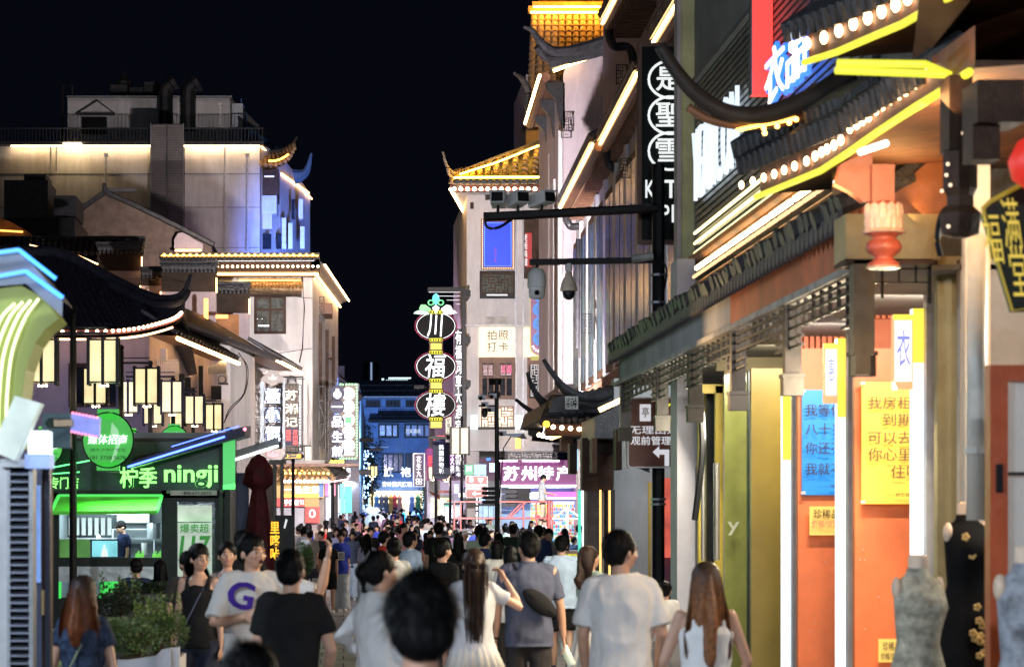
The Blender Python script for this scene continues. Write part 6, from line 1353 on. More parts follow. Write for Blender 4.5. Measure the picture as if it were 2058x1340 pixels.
# bird-cage style white stand + counter at souvenir shop
Y = 70; t = thing('display_stand', 'white gabled display frame before the souvenir shop', 'stand', (XU(1138,Y),Y,0)); MB().tube([W(1110,1042,Y),W(1140,1020,Y),W(1170,1042,Y)], .03, 4).tube([W(1140,1020,Y),W(1140,1160,Y)], .04, 6).tube([W(1112,1042,Y),W(1166,1042,Y)], .02, 4).build('frame', pm('pale_green_paint', (.55,.7,.65), .5), t)
Y = 62; t = thing('snack_counter', 'pink counter with small yellow lettering below the display frame', 'counter', (XU(1150,Y),Y,0)); MB().pb(1110,1175,1106,1170,Y,.6).build('counter', pm('pink_counter', (.6,.42,.42), .5), t); text('生煎馄饨', 1120, 1112, 1160, 1122, Y-.02, YTXT, t)
# white blob inflatable
Y = 120; t = thing('balloon', 'big pale glowing balloon floating over the far crowd', 'balloon', W(752,1040,Y)); MB().ball(W(754,1047,Y), .52, 16, 10, (1,1,.75)).build('balloon_skin', em('balloon', (.6,.82,.9), .5), t, True); m_ = MB()
for k in range(7): q = k/6-.5; m_.tube([W(748,1034,Y), W(748+q*26,1019+abs(q)*6,Y)], [.04,.16], 5)
m_.build('bow', em('bow', (.7,.85,.95), .5), t)

# ================================================================ PLANTS
LEAF = pm('leaf_green', (.06,.11,.025), .5, .5, 3, .1); LEAFY = pm('leaf_yellow_green', (.13,.20,.03), .5, .4, 3, .1); LEAFD = pm('leaf_dark', (.015,.025,.012), .5, .4, 3, .1)
def bush(name, label, c, rx, ry, rz, n, mat, sz, seed, spikes=0, mat2=None, sticks=True):
    rnd = random.Random(seed); c = Vector(c); t = thing(name, label, 'plant', (c.x,c.y,c.z-rz)); mb = MB(); m2 = MB()
    def leaf(m_, p, d, s_):
        d = d.normalized(); s = d.orthogonal().normalized(); s = Matrix.Rotation(rnd.uniform(0,6.28),3,d) @ s
        m_.add([p, p+d*s_*.5+s*s_*.22, p+d*s_, p+d*s_*.5-s*s_*.22], [(0,1,2,3)])
    lobes = [(Vector((rnd.uniform(-.6,.6)*rx, rnd.uniform(-.6,.6)*ry, rnd.uniform(-.3,.5)*rz)), rnd.uniform(.4,.62)) for _ in range(9)]
    for i in range(n):
        lc, lr = rnd.choice(lobes); q = Vector((rnd.gauss(0,1),rnd.gauss(0,1),rnd.gauss(0,1))).normalized()*rnd.uniform(.7,1.05)
        p = c+lc+Vector((q.x*rx*lr,q.y*ry*lr,q.z*rz*lr)); leaf(mb, p, q+Vector((0,0,.5))+Vector((rnd.gauss(0,.4),rnd.gauss(0,.4),rnd.gauss(0,.4))), sz*rnd.uniform(.6,1.3))
    for k in range(spikes):
        b = c+Vector((rnd.uniform(-.8,.8)*rx, rnd.uniform(-.6,.6)*ry, rz*.4)); d = Vector((rnd.gauss(0,.22),rnd.gauss(0,.2),1)); L = rnd.uniform(.5,1.1)*rz
        for j in range(14): leaf(m2, b+d*L*j/14, d*.6+Vector((rnd.gauss(0,.7),rnd.gauss(0,.7),.3)), sz*1.5)
    mb.build('foliage', mat, t, kind='stuff')
    if m2.v: m2.build('shoots', mat2 or mat, t, kind='stuff')
    m3 = MB()
    for k in range(6): m3.tube([c+Vector((0,0,-rz)), c+Vector((rnd.uniform(-.5,.5)*rx, rnd.uniform(-.4,.4)*ry, rz*.3))], [.02,.006], 5)
    m3.build('stem', WOOD, t); return t
bush('box_bush', 'rounded bright green bush at the left of the white planter', W(272,1284,18), .28, .3, .17, 5200, LEAF, .022, 1)
bush('box_bush', 'bright green bush with upright yellow-green shoots in the white planter', W(318,1268,18.3), .22, .3, .20, 5200, LEAF, .022, 2, 26, LEAFY)
bush('low_bush', 'small green bush by the seated customers left end of the planter', W(235,1225,19.5), .22, .25, .2, 2400, LEAFD, .03, 5, 8, LEAF)
bush('dark_bush', 'dark flower bed bush in the long planter before the kiosk', W(295,1190,27), .38, .3, .12, 3000, LEAFD, .035, 3)
bush('street_shrub', 'green potted shrub standing between the black-shirted man and the crowd', W(612,1135,40), .14, .2, .4, 2600, LEAF, .035, 4)
t = thing('planter', 'long dark planter trough in front of the kiosk', 'planter', (XU(290,26.5),26.5,0)); MB().pb(205,365,1200,1420,26,1.2).build('trough', pm('dark_trough', (.06,.055,.06), .7, .3), t); MB().pb(203,367,1196,1202,25.95,1.3).build('rim', DGREY, t)
t = thing('planter', 'pale faceted planter box under the bright green bushes', 'planter', (XU(300,17.5),17.5,0)); mb = MB(); mb.pprism([(240,1328),(312,1318),(318,1420),(232,1420)],17.6,.1).pprism([(312,1318),(325,1305),(342,1302),(346,1420),(318,1420)],17.5,.1).pprism([(342,1302),(360,1300),(362,1420),(346,1420)],17.55,.1).box(XU(236,17.7),XU(358,17.7),17.7,18.6,0,ZV(1325,17.7)).build('box', pm('planter_grey', (.42,.42,.45), .6, .15), t); MB().box(XU(240,17.8),XU(354,17.8),17.75,18.5,ZV(1325,17.7),ZV(1322,17.7)).build('soil', pm('soil', (.03,.02,.015), .9), t)
def street_tree(u, vt, vb, Y, w, label, seed):
    rnd = random.Random(seed); x = XU(u,Y); g0 = gz(Y); t = thing('street_tree', label, 'tree', (x,Y,g0)); zt = ZV(vt,Y)
    MB().tube([(x,Y,g0),(x+.1,Y,lerp(g0,zt,.5)),(x,Y,zt)], [.14,.1,.03], 7).build('trunk', WOOD, t); m_ = MB(); m4 = MB()
    for k in range(26):
        z = lerp(lerp(g0,zt,.35), zt, rnd.random()); a = Vector((x,Y,z)); b = a+Vector((rnd.uniform(-w,w), rnd.uniform(-w,w), rnd.uniform(.6,1.8))); m_.tube([a,b],[.04,.01],4)
        for j in range(70): p = lerp(a,b,rnd.random())+Vector((rnd.gauss(0,.25),rnd.gauss(0,.25),rnd.gauss(0,.25))); d = Vector((rnd.gauss(0,1),rnd.gauss(0,1),rnd.gauss(0,1))).normalized()*.2; s = d.orthogonal().normalized()*.07; m4.add([p,p+d*.5+s,p+d,p+d*.5-s],[(0,1,2,3)])
    m_.build('branch', WOOD, t); m4.build('crown', LEAFD, t, kind='stuff'); return t
street_tree(735, 900, 1050, 190, 1.2, 'dark street tree in front of the blue building, left side', 1); street_tree(866, 975, 1050, 170, .6,'bare-looking street tree right of the far dress shop', 2); pass
rnd = random.Random(9); m_ = MB()
for k in range(160):
    u = rnd.uniform(722,742)+ (0 if k%2 else rnd.uniform(-16,10)); m_.ball(W(u, rnd.uniform(905,1030), 188), .06, 4, 3)
fl_ = single(m_, 'fairy_lights', em('fairy', (.3,.5,1), 5, False), 'blue-white fairy lights wrapped around the far street tree', 'string lights'); fl_['kind'] = 'stuff'

# ================================================================ MANNEQUINS
def mannequin(u, Y, vneck, dress, label, wdt=1.0, flower=False, rot=20, arm=True):
    x = XU(u,Y); zn = ZV(vneck,Y); t = thing('mannequin', label, 'mannequin', (x,Y,0)); s = 1.0
    M = Matrix.Translation((x,Y,0)) @ Matrix.Rotation(R(rot),4,'Z') @ Matrix.Diagonal((wdt,1,1,1))
    def ringz(prof, n=24):
        vs = []; fs = []
        for (z, rx, ry, cx, cy_) in prof:
            for j in range(n): q = 2*math.pi*j/n; vs.append(M @ Vector((cx+rx*math.cos(q), cy_+ry*math.sin(q), zn+z)))
        for i in range(len(prof)-1):
            for j in range(n): fs.append((i*n+j,i*n+(j+1)%n,(i+1)*n+(j+1)%n,(i+1)*n+j))
        fs.append(tuple(range(n-1,-1,-1))); fs.append(tuple((len(prof)-1)*n+j for j in range(n))); return MB().add(vs,fs)
    SK = pm('mannequin_cream', (.68,.52,.38), .5, .1)
    ringz([(-.18,.08,.07,0,0),(-.07,.052,.055,0,0),(.0,.055,.058,0,-.005),(.01,.045,.048,0,-.005)]).build('neck', SK, t, True)
    ringz([(-1.25,.20,.14,0,0),(-.95,.19,.13,0,0),(-.72,.185,.13,0,0),(-.6,.165,.115,0,0),(-.46,.125,.09,0,0),(-.36,.14,.10,0,-.01),(-.27,.155,.125,0,-.03),(-.19,.155,.10,0,-.01),(-.13,.13,.08,0,0),(-.095,.07,.065,0,0),(-.06,.057,.06,0,0)]).build('dress', dress, t, True)
    if arm:
        for sx in (-1,1): MB().ball(M @ Vector((sx*.138,-.0,zn-.165)), .045, 12, 8, (.6,1,1.3)).build('shoulder_cap', SK, t, True)
    MB().lathe((x,Y,0), [(.16,0),(.16,.02),(.02,.04),(.02,zn-1.2)], 12).build('stand', MGREY, t)
    if flower:
        GM = pm('gold_thread', (.75,.5,.18), .4, .3); rnd = random.Random(4)
        for (cx,cz,n_) in ((-.03,-.72,16),(.01,-.82,14),(-.09,-.26,5),(-.1,-.2,5),(-.05,-.62,6)):
            for k in range(n_//3):
                p0 = M @ Vector((cx+rnd.uniform(-.04,.04), -.135 if cz < -.5 else -.13, zn+cz+rnd.uniform(-.05,.05))); m_ = MB()
                for j in range(5): q = R(72*j); m_.ball(p0+Vector((.014*math.cos(q),0,.014*math.sin(q))), .011, 6, 4, (1,.4,1))
                m_.build('embroidered_flower', GM, t)
    return t
mannequin(1942, 14.2, 1012, pm('black_velvet', (.006,.006,.007), .8, .2, spec=.1), 'mannequin in a black sleeveless high-collared dress with gold flower embroidery', .95, True, 25)
def lace(name):
    m = pm(name, (.46,.43,.33), .8, .45, 16, .5); return m
mannequin(1845, 13.2, 1118, lace('grey_lace'), 'headless mannequin in a grey-green lace dress left of the black dress', .95, False, 20)
mannequin(2062, 10.5, 1102, pm('blue_grey_floral', (.3,.32,.36), .7, .5, 12, .3), 'mannequin in a pale floral dress cut by the right edge', .85, False, 10)

rnd = random.Random(31); TAPE = pm('clear_tape', (.6,.6,.55), .25)
for (u,v,Yk) in ((1614,785,22.52),(1686,785,22.52),(1614,990,22.52),(1734,770,19.87),(1830,770,19.87),(1734,1008,19.87)):
    single(MB().pb(u-4,u+5,v-3,v+3,Yk,.004), 'tape', TAPE, f'bit of clear tape at {"the top" if v < 800 else "the bottom"} {"left" if u in (1614,1734) else "right"} corner of the {"blue" if Yk > 21 else "yellow"} poster', 'tape')
SC = pm('wall_screw', (.5,.45,.4), .4)
for k in range(10):
    a_, Yk = (1612, 22.58) if k % 2 else (1728, 19.98)
    single(MB().ball(W(a_+rnd.uniform(0,70),rnd.uniform(1100,1320),Yk), .006, 6, 4), 'wall_scuff', SC, 'tiny pale chip in the paint of the orange shop wall', 'chip', 'paint chips on the orange wall')
# ================================================================ PEOPLE
def fuse(mb, voxel, smooth=2, fac=.5):
    voxel *= 1.18
    me = mb.mesh('f'); o = D.objects.new('f', me)
    m = o.modifiers.new('r', 'REMESH'); m.mode = 'VOXEL'; m.voxel_size = voxel; m.use_smooth_shade = True
    if smooth: s = o.modifiers.new('s', 'SMOOTH'); s.iterations = smooth; s.factor = fac
    r = bake(o); D.meshes.remove(me); r.polygons.foreach_set('use_smooth', [True]*len(r.polygons)); return r
def wrinkle(me, amp, seed=0, f=(9,9,5)):
    n = len(me.vertices); co = [0.0]*(3*n); no = [0.0]*(3*n); nz = noise.noise
    me.vertices.foreach_get('co', co); me.vertex_normals.foreach_get('vector', no); a, b, c = seed*3.1, seed*1.7, seed*.9
    for i in range(0, 3*n, 3):
        x, y, z = co[i]*f[0]+a, co[i+1]*f[1]+b, co[i+2]*f[2]+c
        w = amp*1.7*(1-2*abs(nz((x,y,z)))+.5*nz((x*2.3+5,y*2.3+5,z*2.3+5))); co[i] += no[i]*w; co[i+1] += no[i+1]*w; co[i+2] += no[i+2]*w
    me.vertices.foreach_set('co', co); me.update()
def cloth(name, col, var=.08): return pm('cloth_'+name, col, .85, var, 3, .12, bscale=60, spec=.12)
HAIR = pm('hair_black', (.004,.004,.0045), .5, .35, 30, .2, spec=.12)
HAIRB = pm('hair_brown', (.20,.085,.03), .45, .45, 6, .2, spec=.3); HAIRD = pm('hair_dark_brown', (.035,.018,.012), .45, .4, 12, .2, spec=.25)
SK_T = pm('skin_tan', (.44,.25,.17), .5, .1, 6, .05); LIP = pm('lips', (.42,.10,.09), .4); EYEW = pm('eye_white', (.7,.68,.65), .3); EYED = pm('eye_dark', (.012,.008,.006), .2); SOLE = pm('shoe_white', (.65,.65,.65), .5)
DOWN = ((.10,-.03,-1),(.02,.22,-1))
def ombre(name, c0, c1, z0, z1):
    m = pm(name, c1, .45, .45, 40, .2, spec=.3); n = m.node_tree; b = n.nodes['Principled BSDF']; tc = n.nodes['Texture Coordinate']
    sp = n.nodes.new('ShaderNodeSeparateXYZ'); r = n.nodes.new('ShaderNodeMapRange'); r.inputs[1].default_value = z0; r.inputs[2].default_value = z1
    mx = n.nodes.new('ShaderNodeMix'); mx.data_type = 'RGBA'; mx.inputs[7].default_value = (*c0, 1)
    n.links.new(tc.outputs['Object'], sp.inputs[0]); n.links.new(sp.outputs[2], r.inputs[0]); n.links.new(r.outputs[0], mx.inputs[0])
    n.links.new(b.inputs['Base Color'].links[0].from_socket, mx.inputs[6]); n.links.new(mx.outputs[2], b.inputs['Base Color']); return m
OMBRE = ombre('hair_ombre', (.02,.012,.01), (.26,.10,.035), 1.52, 1.72); OMBRE2 = ombre('hair_ombre_red', (.02,.01,.008), (.20,.06,.022), 1.50, 1.70)
class Rig:
    def __init__(s, h=1.72, female=False, arms=(DOWN,DOWN), stride=.0, head=(0,0), lean=0, broad=1.0):
        s.k = h/1.75; s.fem = female; s.b = broad; s.head = head; s.stride = stride
        sw = (.134 if female else .160)*broad; s.sw = sw
        s.sh = [Vector((sx*sw, 0, 1.425)) for sx in (-1,1)]; s.el = []; s.wr = []; s.hd = []
        for i,(sx,a) in enumerate(zip((-1,1), arms)):
            u = Vector((a[0][0]*sx, a[0][1], a[0][2])).normalized(); l = Vector((a[1][0]*sx, a[1][1], a[1][2])).normalized()
            e = s.sh[i]+u*.285; s.el.append(e); s.wr.append(e+l*.245); s.hd.append(l)
        st = stride
        s.hip = [Vector((sx*.088, 0, .90)) for sx in (-1,1)]
        s.kn = [Vector((-.095, st*.5+.02, .49)), Vector((.095, -st*.35+.03, .49))]
        s.an = [Vector((-.095, st, .085+0)), Vector((.095, -st, .085+abs(st)*.25))]
        hy, hp = R(head[0]), R(head[1]); s.HM = Matrix.Translation((0,-.005,1.50)) @ Matrix.Rotation(hy,4,'Z') @ Matrix.Rotation(hp,4,'X') @ Matrix.Translation((0,.005,-1.50))
        s.hs = 1.0
def tp(mb, M, start):                      # move vertices added since start by M
    for i in range(start, len(mb.v)): mb.v[i] = tuple(M @ Vector(mb.v[i]))
def ell(mb, c, r, n=16, m=10): return mb.lathe(c, [(max(1e-4, math.sin(math.pi*i/m)), -math.cos(math.pi*i/m)*r[2]) for i in range(m+1)], n, r[0], r[1])
def rings(mb, prof, n=20, pleat=0, np_=14, seed=0):
    vs = []; fs = []
    for i,(z, rx, ry, cx, cy_) in enumerate(prof):
        t = i/(len(prof)-1)
        for j in range(n):
            q = 2*math.pi*j/n; w = 1+pleat*(1-t)*(math.sin(q*np_+seed)+.5*math.sin(q*np_*.43+2*seed+i*.3)); vs.append((cx+rx*w*math.cos(q), cy_+ry*w*math.sin(q), z))
    for i in range(len(prof)-1):
        for j in range(n): fs.append((i*n+j,i*n+(j+1)%n,(i+1)*n+(j+1)%n,(i+1)*n+j))
    fs.append(tuple(range(n-1,-1,-1))); fs.append(tuple((len(prof)-1)*n+j for j in range(n))); return mb.add(vs, fs)
def torso(mb, g, f=1.0, z0=.86, extra=0, hem=0):
    b = g.b; F_ = g.fem
    P = [(.86,.155 if not F_ else .165,.11),(.95,.16 if not F_ else .165,.115),(1.05,.148 if not F_ else .128,.105),(1.15,.15 if not F_ else .12,.105),(1.25,.165 if not F_ else .135,.115),(1.33,.175 if not F_ else .145,.122),(1.40,.165 if not F_ else .14,.105),(1.445,.12 if not F_ else .105,.08),(1.475,.07,.06),(1.49,.055,.055)]
    prof = [(z, (rx*b+extra)*f, (ry*b+extra)*f, 0, -.01) for z,rx,ry in P if z >= z0-.001]
    if hem: z,rx,ry,_,_ = prof[0]; prof = [(z0-.02, rx+hem, ry+hem, 0, -.01)]+prof
    rings(mb, prof)
def head_mesh(mb, g, det):
    st = len(mb.v)
    ell(mb, (0,-.012,1.648), (.074,.092,.090)); ell(mb, (0,.022,1.585), (.060,.062,.070)); ell(mb, (0,.045,1.548), (.036,.036,.028))
    ell(mb, (0,.042,1.60), (.062,.045,.052), 12, 8)
    mb.tube([(0,.082,1.628),(0,.098,1.603),(0,.105,1.592)], [.008,.011,.013], 8); ell(mb, (0,.09,1.588), (.017,.014,.009), 8, 6)
    for sx in (-1,1): ell(mb, (sx*.077,-.004,1.605), (.010,.018,.030), 8, 6); ell(mb, (sx*.034,.072,1.592), (.022,.018,.02), 8, 6)
    ell(mb, (0,.080,1.637), (.055,.016,.010), 10, 6); ell(mb, (0,.083,1.562), (.022,.011,.010), 8, 6)
    tp(mb, g.HM, st)
    mb.tube([(0,-.012,1.40),(0,-.012,1.47),g.HM @ Vector((0,-.008,1.575))], [.062,.052,.05] if not g.fem else [.052,.042,.043], 12)
def hand(mb, wr, d, side, curl=.5, palm_n=None, fine=True):
    d = d.normalized(); ax = Vector((side,0,0)); ax = (ax-d*ax.dot(d)).normalized()      # back-of-hand direction
    ac = d.cross(ax).normalized()                                                       # across the knuckles
    st = len(mb.v)
    M = Matrix((( *(ac),0),(*(ax),0),(*(d),0),(0,0,0,1))).transposed(); M = Matrix.Translation(wr+d*.045) @ M
    s2 = len(mb.v); ell(mb, (0,0,0), (.040,.015,.052), 12, 8); tp(mb, M, s2)
    if fine:
        for k,(o_,L,r_) in enumerate(((-.031,.062,.0075),(-.0105,.074,.0085),(.0105,.078,.0088),(.031,.070,.0085))):
            b = wr+d*.078+ac*o_; c1 = curl*(1+.15*k); p1 = b+(d*math.cos(c1*.5)-ax*math.sin(c1*.5))*L*.45; p2 = p1+(d*math.cos(c1*1.5)-ax*math.sin(c1*1.5))*L*.35; p3 = p2+(d*math.cos(c1*2.3)-ax*math.sin(c1*2.3))*L*.3
            mb.tube([b-d*.02,b,p1,p2,p3], [r_*1.1,r_*1.1,r_,r_*.92,r_*.75], 8)
        sy = 1 if ac.y >= 0 else -1
        b = wr+d*.03+ac*.022*sy; mb.tube([b,b+ac*.026*sy+d*.026-ax*.006,b+ac*.034*sy+d*.052-ax*.014,b+ac*.034*sy+d*.072-ax*.02], [.013,.0115,.010,.008], 8)
    else:
        s2 = len(mb.v); ell(mb, (0,0,0), (.036,.014,.05), 8, 6); tp(mb, Matrix.Translation(d*.06) @ M, s2)
def arm(mb, g, i, r0, r1, r2, frac0=0, frac1=1.0, upto='wrist'):
    s, e, w = g.sh[i], g.el[i], g.wr[i]
    if upto == 'sleeve': mb.tube([s+Vector((-.02 if i else .02,0,.005)), s, lerp(s,e,frac1)], [r0*.95,r0,r1], 12)
    elif upto == 'elbow+': mb.tube([s, lerp(s,e,.5), e, lerp(e,w,frac1)], [r0,(r0+r1)/2,r1,r2], 12)
    else: mb.tube([s, lerp(s,e,.35), e, lerp(e,w,.3), w], [r0,r0*.92,r1,r1*.98,r2], 12)
    ell(mb, s, (r0*1.02,r0*1.02,r0*1.0), 12, 8)
def legs(mb, g, rh, rk, ra, zstop=0):
    for i in (0,1):
        h, k, a = g.hip[i], g.kn[i], g.an[i]
        if zstop == 'shorts': kk = lerp(h,k,.80); mb.tube([h+Vector((0,0,.05)),h,kk], [rh,rh,rk], 12)
        else: mb.tube([h+Vector((0,0,.05)),h,lerp(h,k,.5),k,lerp(k,a,.35),a], [rh,rh,(rh+rk)/2,rk,max(ra,rk*.95),ra], 12)
    ell(mb, (0,-.01,.90), (rh+.085,rh+.025,rh+.01), 14, 8)
def scalp(a, th, r=(.083,.100,.094), c=(0,-.018,1.650)):    # a azimuth from front, th from crown
    return Vector((c[0]+r[0]*math.sin(th)*math.sin(a), c[1]+r[1]*math.sin(th)*math.cos(a), c[2]+r[2]*math.cos(th)))
def ribbon(mb, pts, w, nrm):
    vs = []; n = len(pts)
    for i, p in enumerate(pts):
        t = (pts[min(i+1,n-1)]-pts[max(i-1,0)]); s = t.cross(nrm)
        s = s.normalized()*w*(1-.75*i/(n-1)) if s.length > 1e-6 else Vector((w,0,0)); vs += [p-s, p+s]
    mb.add(vs, [(2*i,2*i+1,2*i+3,2*i+2) for i in range(n-1)])
def hair_mesh(g, style, fine, seed=0, length=.45, wide=1.0):
    rnd = random.Random(seed); mb = MB(); rib = MB()
    ell(mb, (0,-.018,1.655), (.0825,.098,.092), 18, 12); ell(mb, (0,-.048,1.615), (.074,.062,.075), 14, 10)
    if style in ('short','fade','puffy','curly_short'):
        if style == 'puffy': ell(mb, (0,-.02,1.665), (.098,.112,.105), 18, 12); ell(mb, (0,-.05,1.62), (.088,.075,.085), 14, 10)
        nb = (2200 if style == 'puffy' else 1300) if fine else 90
        for i in range(nb):
            a = rnd.uniform(-math.pi, math.pi); th = abs(rnd.gauss(0,.75)); lim = .75 if abs(a) < .7 else (1.35 if abs(a) < 1.9 else 1.9)
            if th > lim: continue
            rr = (.098,.113,.107) if style == 'puffy' else (.081,.098,.091); p = scalp(a, th, rr); nrm = (p-Vector((0,-.018,1.65))).normalized(); tan = (scalp(a,th+.1,rr)-p).normalized()
            L = rnd.uniform(.012,.035)*(1.4 if style == 'puffy' else 1); j = Vector((rnd.gauss(0,.3),rnd.gauss(0,.3),rnd.gauss(0,.2)))
            q_ = (.55 if style == 'puffy' else .35); ribbon(rib, [p, p+(tan+nrm*q_+j)*L*.6, p+(tan*.9+nrm*q_*.8+j)*L*1.2], .0035 if fine else .010, nrm)
    if style in ('long','pony','halfup','long_curly'):
        zend = 1.60-length
        if style == 'pony':
            c = catmull([(0,-.11,1.68),(0,-.145,1.64),(0,-.14,1.54),(0,-.125,1.42),(0,-.12,1.60-length)],4); k = len(c); mb.tube(c, [lerp(.05,.02,abs(i/(k-1)-.4)/.6) for i in range(k)], 10)
        else:
            W_ = .078*wide; mb.tube([(0,-.055,1.66),(0,-.07,1.58),(0,-.085,1.48),(0,-.115,1.38),(0,-.12,zend+.06),(0,-.12,zend)], [.07,.083*wide**.5,.088*wide,.092*wide,.075*wide,.04*wide], 16, sq=(1,.42/wide))
        nb = (1400 if fine else 110)
        for i in range(nb):
            a = rnd.choice((-1,1))*rnd.uniform(.95,math.pi) if style != 'pony' else rnd.choice((-1,1))*rnd.uniform(.3,math.pi); th0 = rnd.uniform(.05,.7); pts = []
            r_ = (.084,.101,.094)
            for k in range(4): pts.append(scalp(a, lerp(th0,1.5,k/3), r_)+Vector((rnd.gauss(0,.0015),rnd.gauss(0,.0015),0)))
            e = pts[-1]
            if style == 'pony':
                e2 = Vector((rnd.gauss(0,.012),-.13,1.655)); pts = pts[:2]+[lerp(pts[1],e2,.5)+Vector((0,-.02,.01)), e2]
                off = Vector((rnd.gauss(0,.028),rnd.gauss(-.005,.014),0)); L = length*rnd.uniform(.75,1.05)
                if rnd.random() < .6: pts = [e2, e2+off+Vector((0,-.02,-.03)), Vector((0,-.14,1.54))+off*1.2, Vector((0,-.13,1.42))+off*1.2, Vector((0,-.125,1.60-L))+off]
            else:
                L = length*rnd.uniform(.72,1.04); xk = e.x*(1.05*wide+rnd.gauss(0,.1)); yk = min(e.y,-.02); ph = rnd.uniform(0,6); wv = .012 if style == 'long_curly' else .003
                for k in range(1,6): f = k/5; pts.append(Vector((lerp(e.x,xk*.95,f)+wv*math.sin(ph+f*9), lerp(e.y, min(yk,-.115+abs(xk)*.25), min(1,f*1.6))+rnd.gauss(0,.003)-.012*rnd.random(), e.z-L*f)))
            ribbon(rib, pts, .0045 if fine else .012, Vector((math.sin(a), math.cos(a), .2)))
    if style == 'bun': ell(mb, (0,-.115,1.70), (.045,.04,.045), 12, 8)
    if style == 'lowbun': ell(mb, (0,-.125,1.62), (.05,.042,.05), 12, 8); mb.tube([(0,-.1,1.66),(.01,-.13,1.6),(.0,-.12,1.5)], [.04,.04,.02], 8)
    if style == 'bob': mb.tube([(0,-.03,1.66),(0,-.035,1.58),(0,-.04,1.5)], [.085,.094,.085], 14, sq=(1,.85))
    return mb, rib
MESHC = {}
def make_person(label, x, y, rot, h=1.7, female=False, arms=(DOWN,DOWN), stride=.1, head=(0,0), top='tee', topc=None, bottom='trousers', botc=None, hair='short', hairm=None, skin=None, fine=True, voxel=.010, seed=0, broad=1.0, name='person', group=None, sleeve=.62, hairlen=.45, shoes=None, z=None, wide=1.15, face=True, loose=0, hands=True, cat='person', legs_on=True):
    g = Rig(h, female, arms, stride, head, 0, broad); skin = skin or SKIN; k = g.k
    root = thing(name, label, cat, (x, y, gz(y) if z is None else z), group); root.rotation_euler = (0,0,R(rot)); root.scale = (k,k,k)
    def put(me, nm, mat, parent=root):
        me.name = nm; me.materials.clear(); me.materials.append(mat); o = D.objects.new(nm, me); C.objects.link(o); o.parent = parent; return o
    mb = MB(); torso(mb, g, .93); head_mesh(mb, g, fine)
    af = .86 if female else 1.0
    for i in (0,1):
        arm(mb, g, i, .047*af*broad, .036*af, .025*af); hand(mb, g.wr[i], g.hd[i], (-1,1)[i], .55, None, fine and hands)
    if legs_on:
        legs(mb, g, .078, .05, .036)
        for i in (0,1): ell(mb, g.an[i]+Vector((0,.05,-.045)), (.036,.10,.035), 10, 6)
    put(fuse(mb, voxel, 2), 'body', skin)
    # top
    mb = MB(); ex = .009+loose*.8
    if top in ('tee','polo','shirt','long','blouse'):
        torso(mb, g, 1.0, .86 if bottom not in ('skirt',) else .95, ex, .012+loose*.6)
        for i in (0,1):
            if top == 'long': arm(mb, g, i, .047, .045, .033)
            else: arm(mb, g, i, .050+loose*.25, .057*af+loose*.8, 0, 0, sleeve, 'sleeve')
            mb.tube([Vector(((-1,1)[i]*.07,-.005,1.455)), g.sh[i]+Vector((0,0,.0))], [.05,.06], 10)
        me = fuse(mb, voxel*1.05, 3); wrinkle(me, .0065 if fine else .004, seed+1); ob = put(me, 'shirt', topc)
        if top in ('polo','shirt'): m_ = MB(); rings(m_, [(1.47,.074,.070,0,-.012),(1.50,.067,.064,0,-.012),(1.515,.064,.06,0,-.012)]); put(m_.mesh('collar', smooth=True), 'collar', topc)
        elif fine: m_ = MB(); m_.tube([(.073*math.cos(R(20*j)),-.01+.066*math.sin(R(20*j)),1.472-.012*math.sin(R(20*j))) for j in range(19)], .006, 6, False); put(m_.mesh('neck_band', smooth=True), 'neck_band', topc)
    elif top in ('tank','camisole'):
        torso(mb, g, 1.0, .90, .010, .004); mb.v = [v if v[2] < 1.38 else (v[0]*.62, v[1]*.9, min(v[2],1.40)) for v in mb.v]
        for sx in (-1,1): mb.tube([(sx*.085,.085,1.36),(sx*.09,.05,1.44),(sx*.088,-.02,1.46),(sx*.085,-.09,1.40),(sx*.08,-.10,1.34)], .018, 8)
        me = fuse(mb, voxel*1.05, 2); wrinkle(me, .004, seed+1); put(me, 'tank_top', topc)
    # bottom
    if legs_on:
        mb = MB()
        if bottom == 'trousers': legs(mb, g, .095, .072, .06); me = fuse(mb, voxel*1.2, 2); wrinkle(me, .005, seed+4); put(me, 'trousers', botc)
        elif bottom == 'wide': legs(mb, g, .10, .09, .10); me = fuse(mb, voxel*1.2, 2); wrinkle(me, .006, seed+4); put(me, 'trousers', botc)
        elif bottom == 'shorts': legs(mb, g, .10, .095, .06, 'shorts'); me = fuse(mb, voxel*1.2, 2); wrinkle(me, .006, seed+4); put(me, 'shorts', botc)
        elif bottom in ('skirt','tiered'):
            if bottom == 'skirt': rings(mb, [(.52,.27,.24,0,0),(.70,.23,.2,0,0),(.90,.185,.15,0,-.005),(1.03,.135,.105,0,-.01),(1.07,.13,.10,0,-.01)], 96, .06, 17, seed); put(mb.mesh('skirt', smooth=True), 'skirt', botc)
            else:
                rings(mb, [(.30,.30,.27,0,0),(.62,.25,.22,0,0),(.66,.2,.17,0,0)], 96, .06, 19, seed); rings(mb, [(.60,.27,.24,0,0),(.84,.215,.18,0,0),(.88,.17,.14,0,0)], 96, .07, 23, seed); rings(mb, [(.82,.235,.2,0,0),(1.0,.16,.13,0,-.01),(1.06,.135,.105,0,-.01)], 96, .06, 21, seed); put(mb.mesh('tiered_skirt', smooth=True), 'tiered_skirt', botc)
        for i in (0,1):
            m_ = MB(); a = g.an[i]; ell(m_, a+Vector((0,.055,-.035)), (.046,.135,.050), 12, 8); ell(m_, a+Vector((0,-.03,-.015)), (.042,.055,.06), 10, 8); m_.box(a.x-.045,a.x+.045,a.y-.075,a.y+.18,a.z-.085,a.z-.062)
            put(fuse(m_, voxel*1.1, 2), 'shoe', shoes or SOLE)
    # hair
    hm = hairm or HAIR
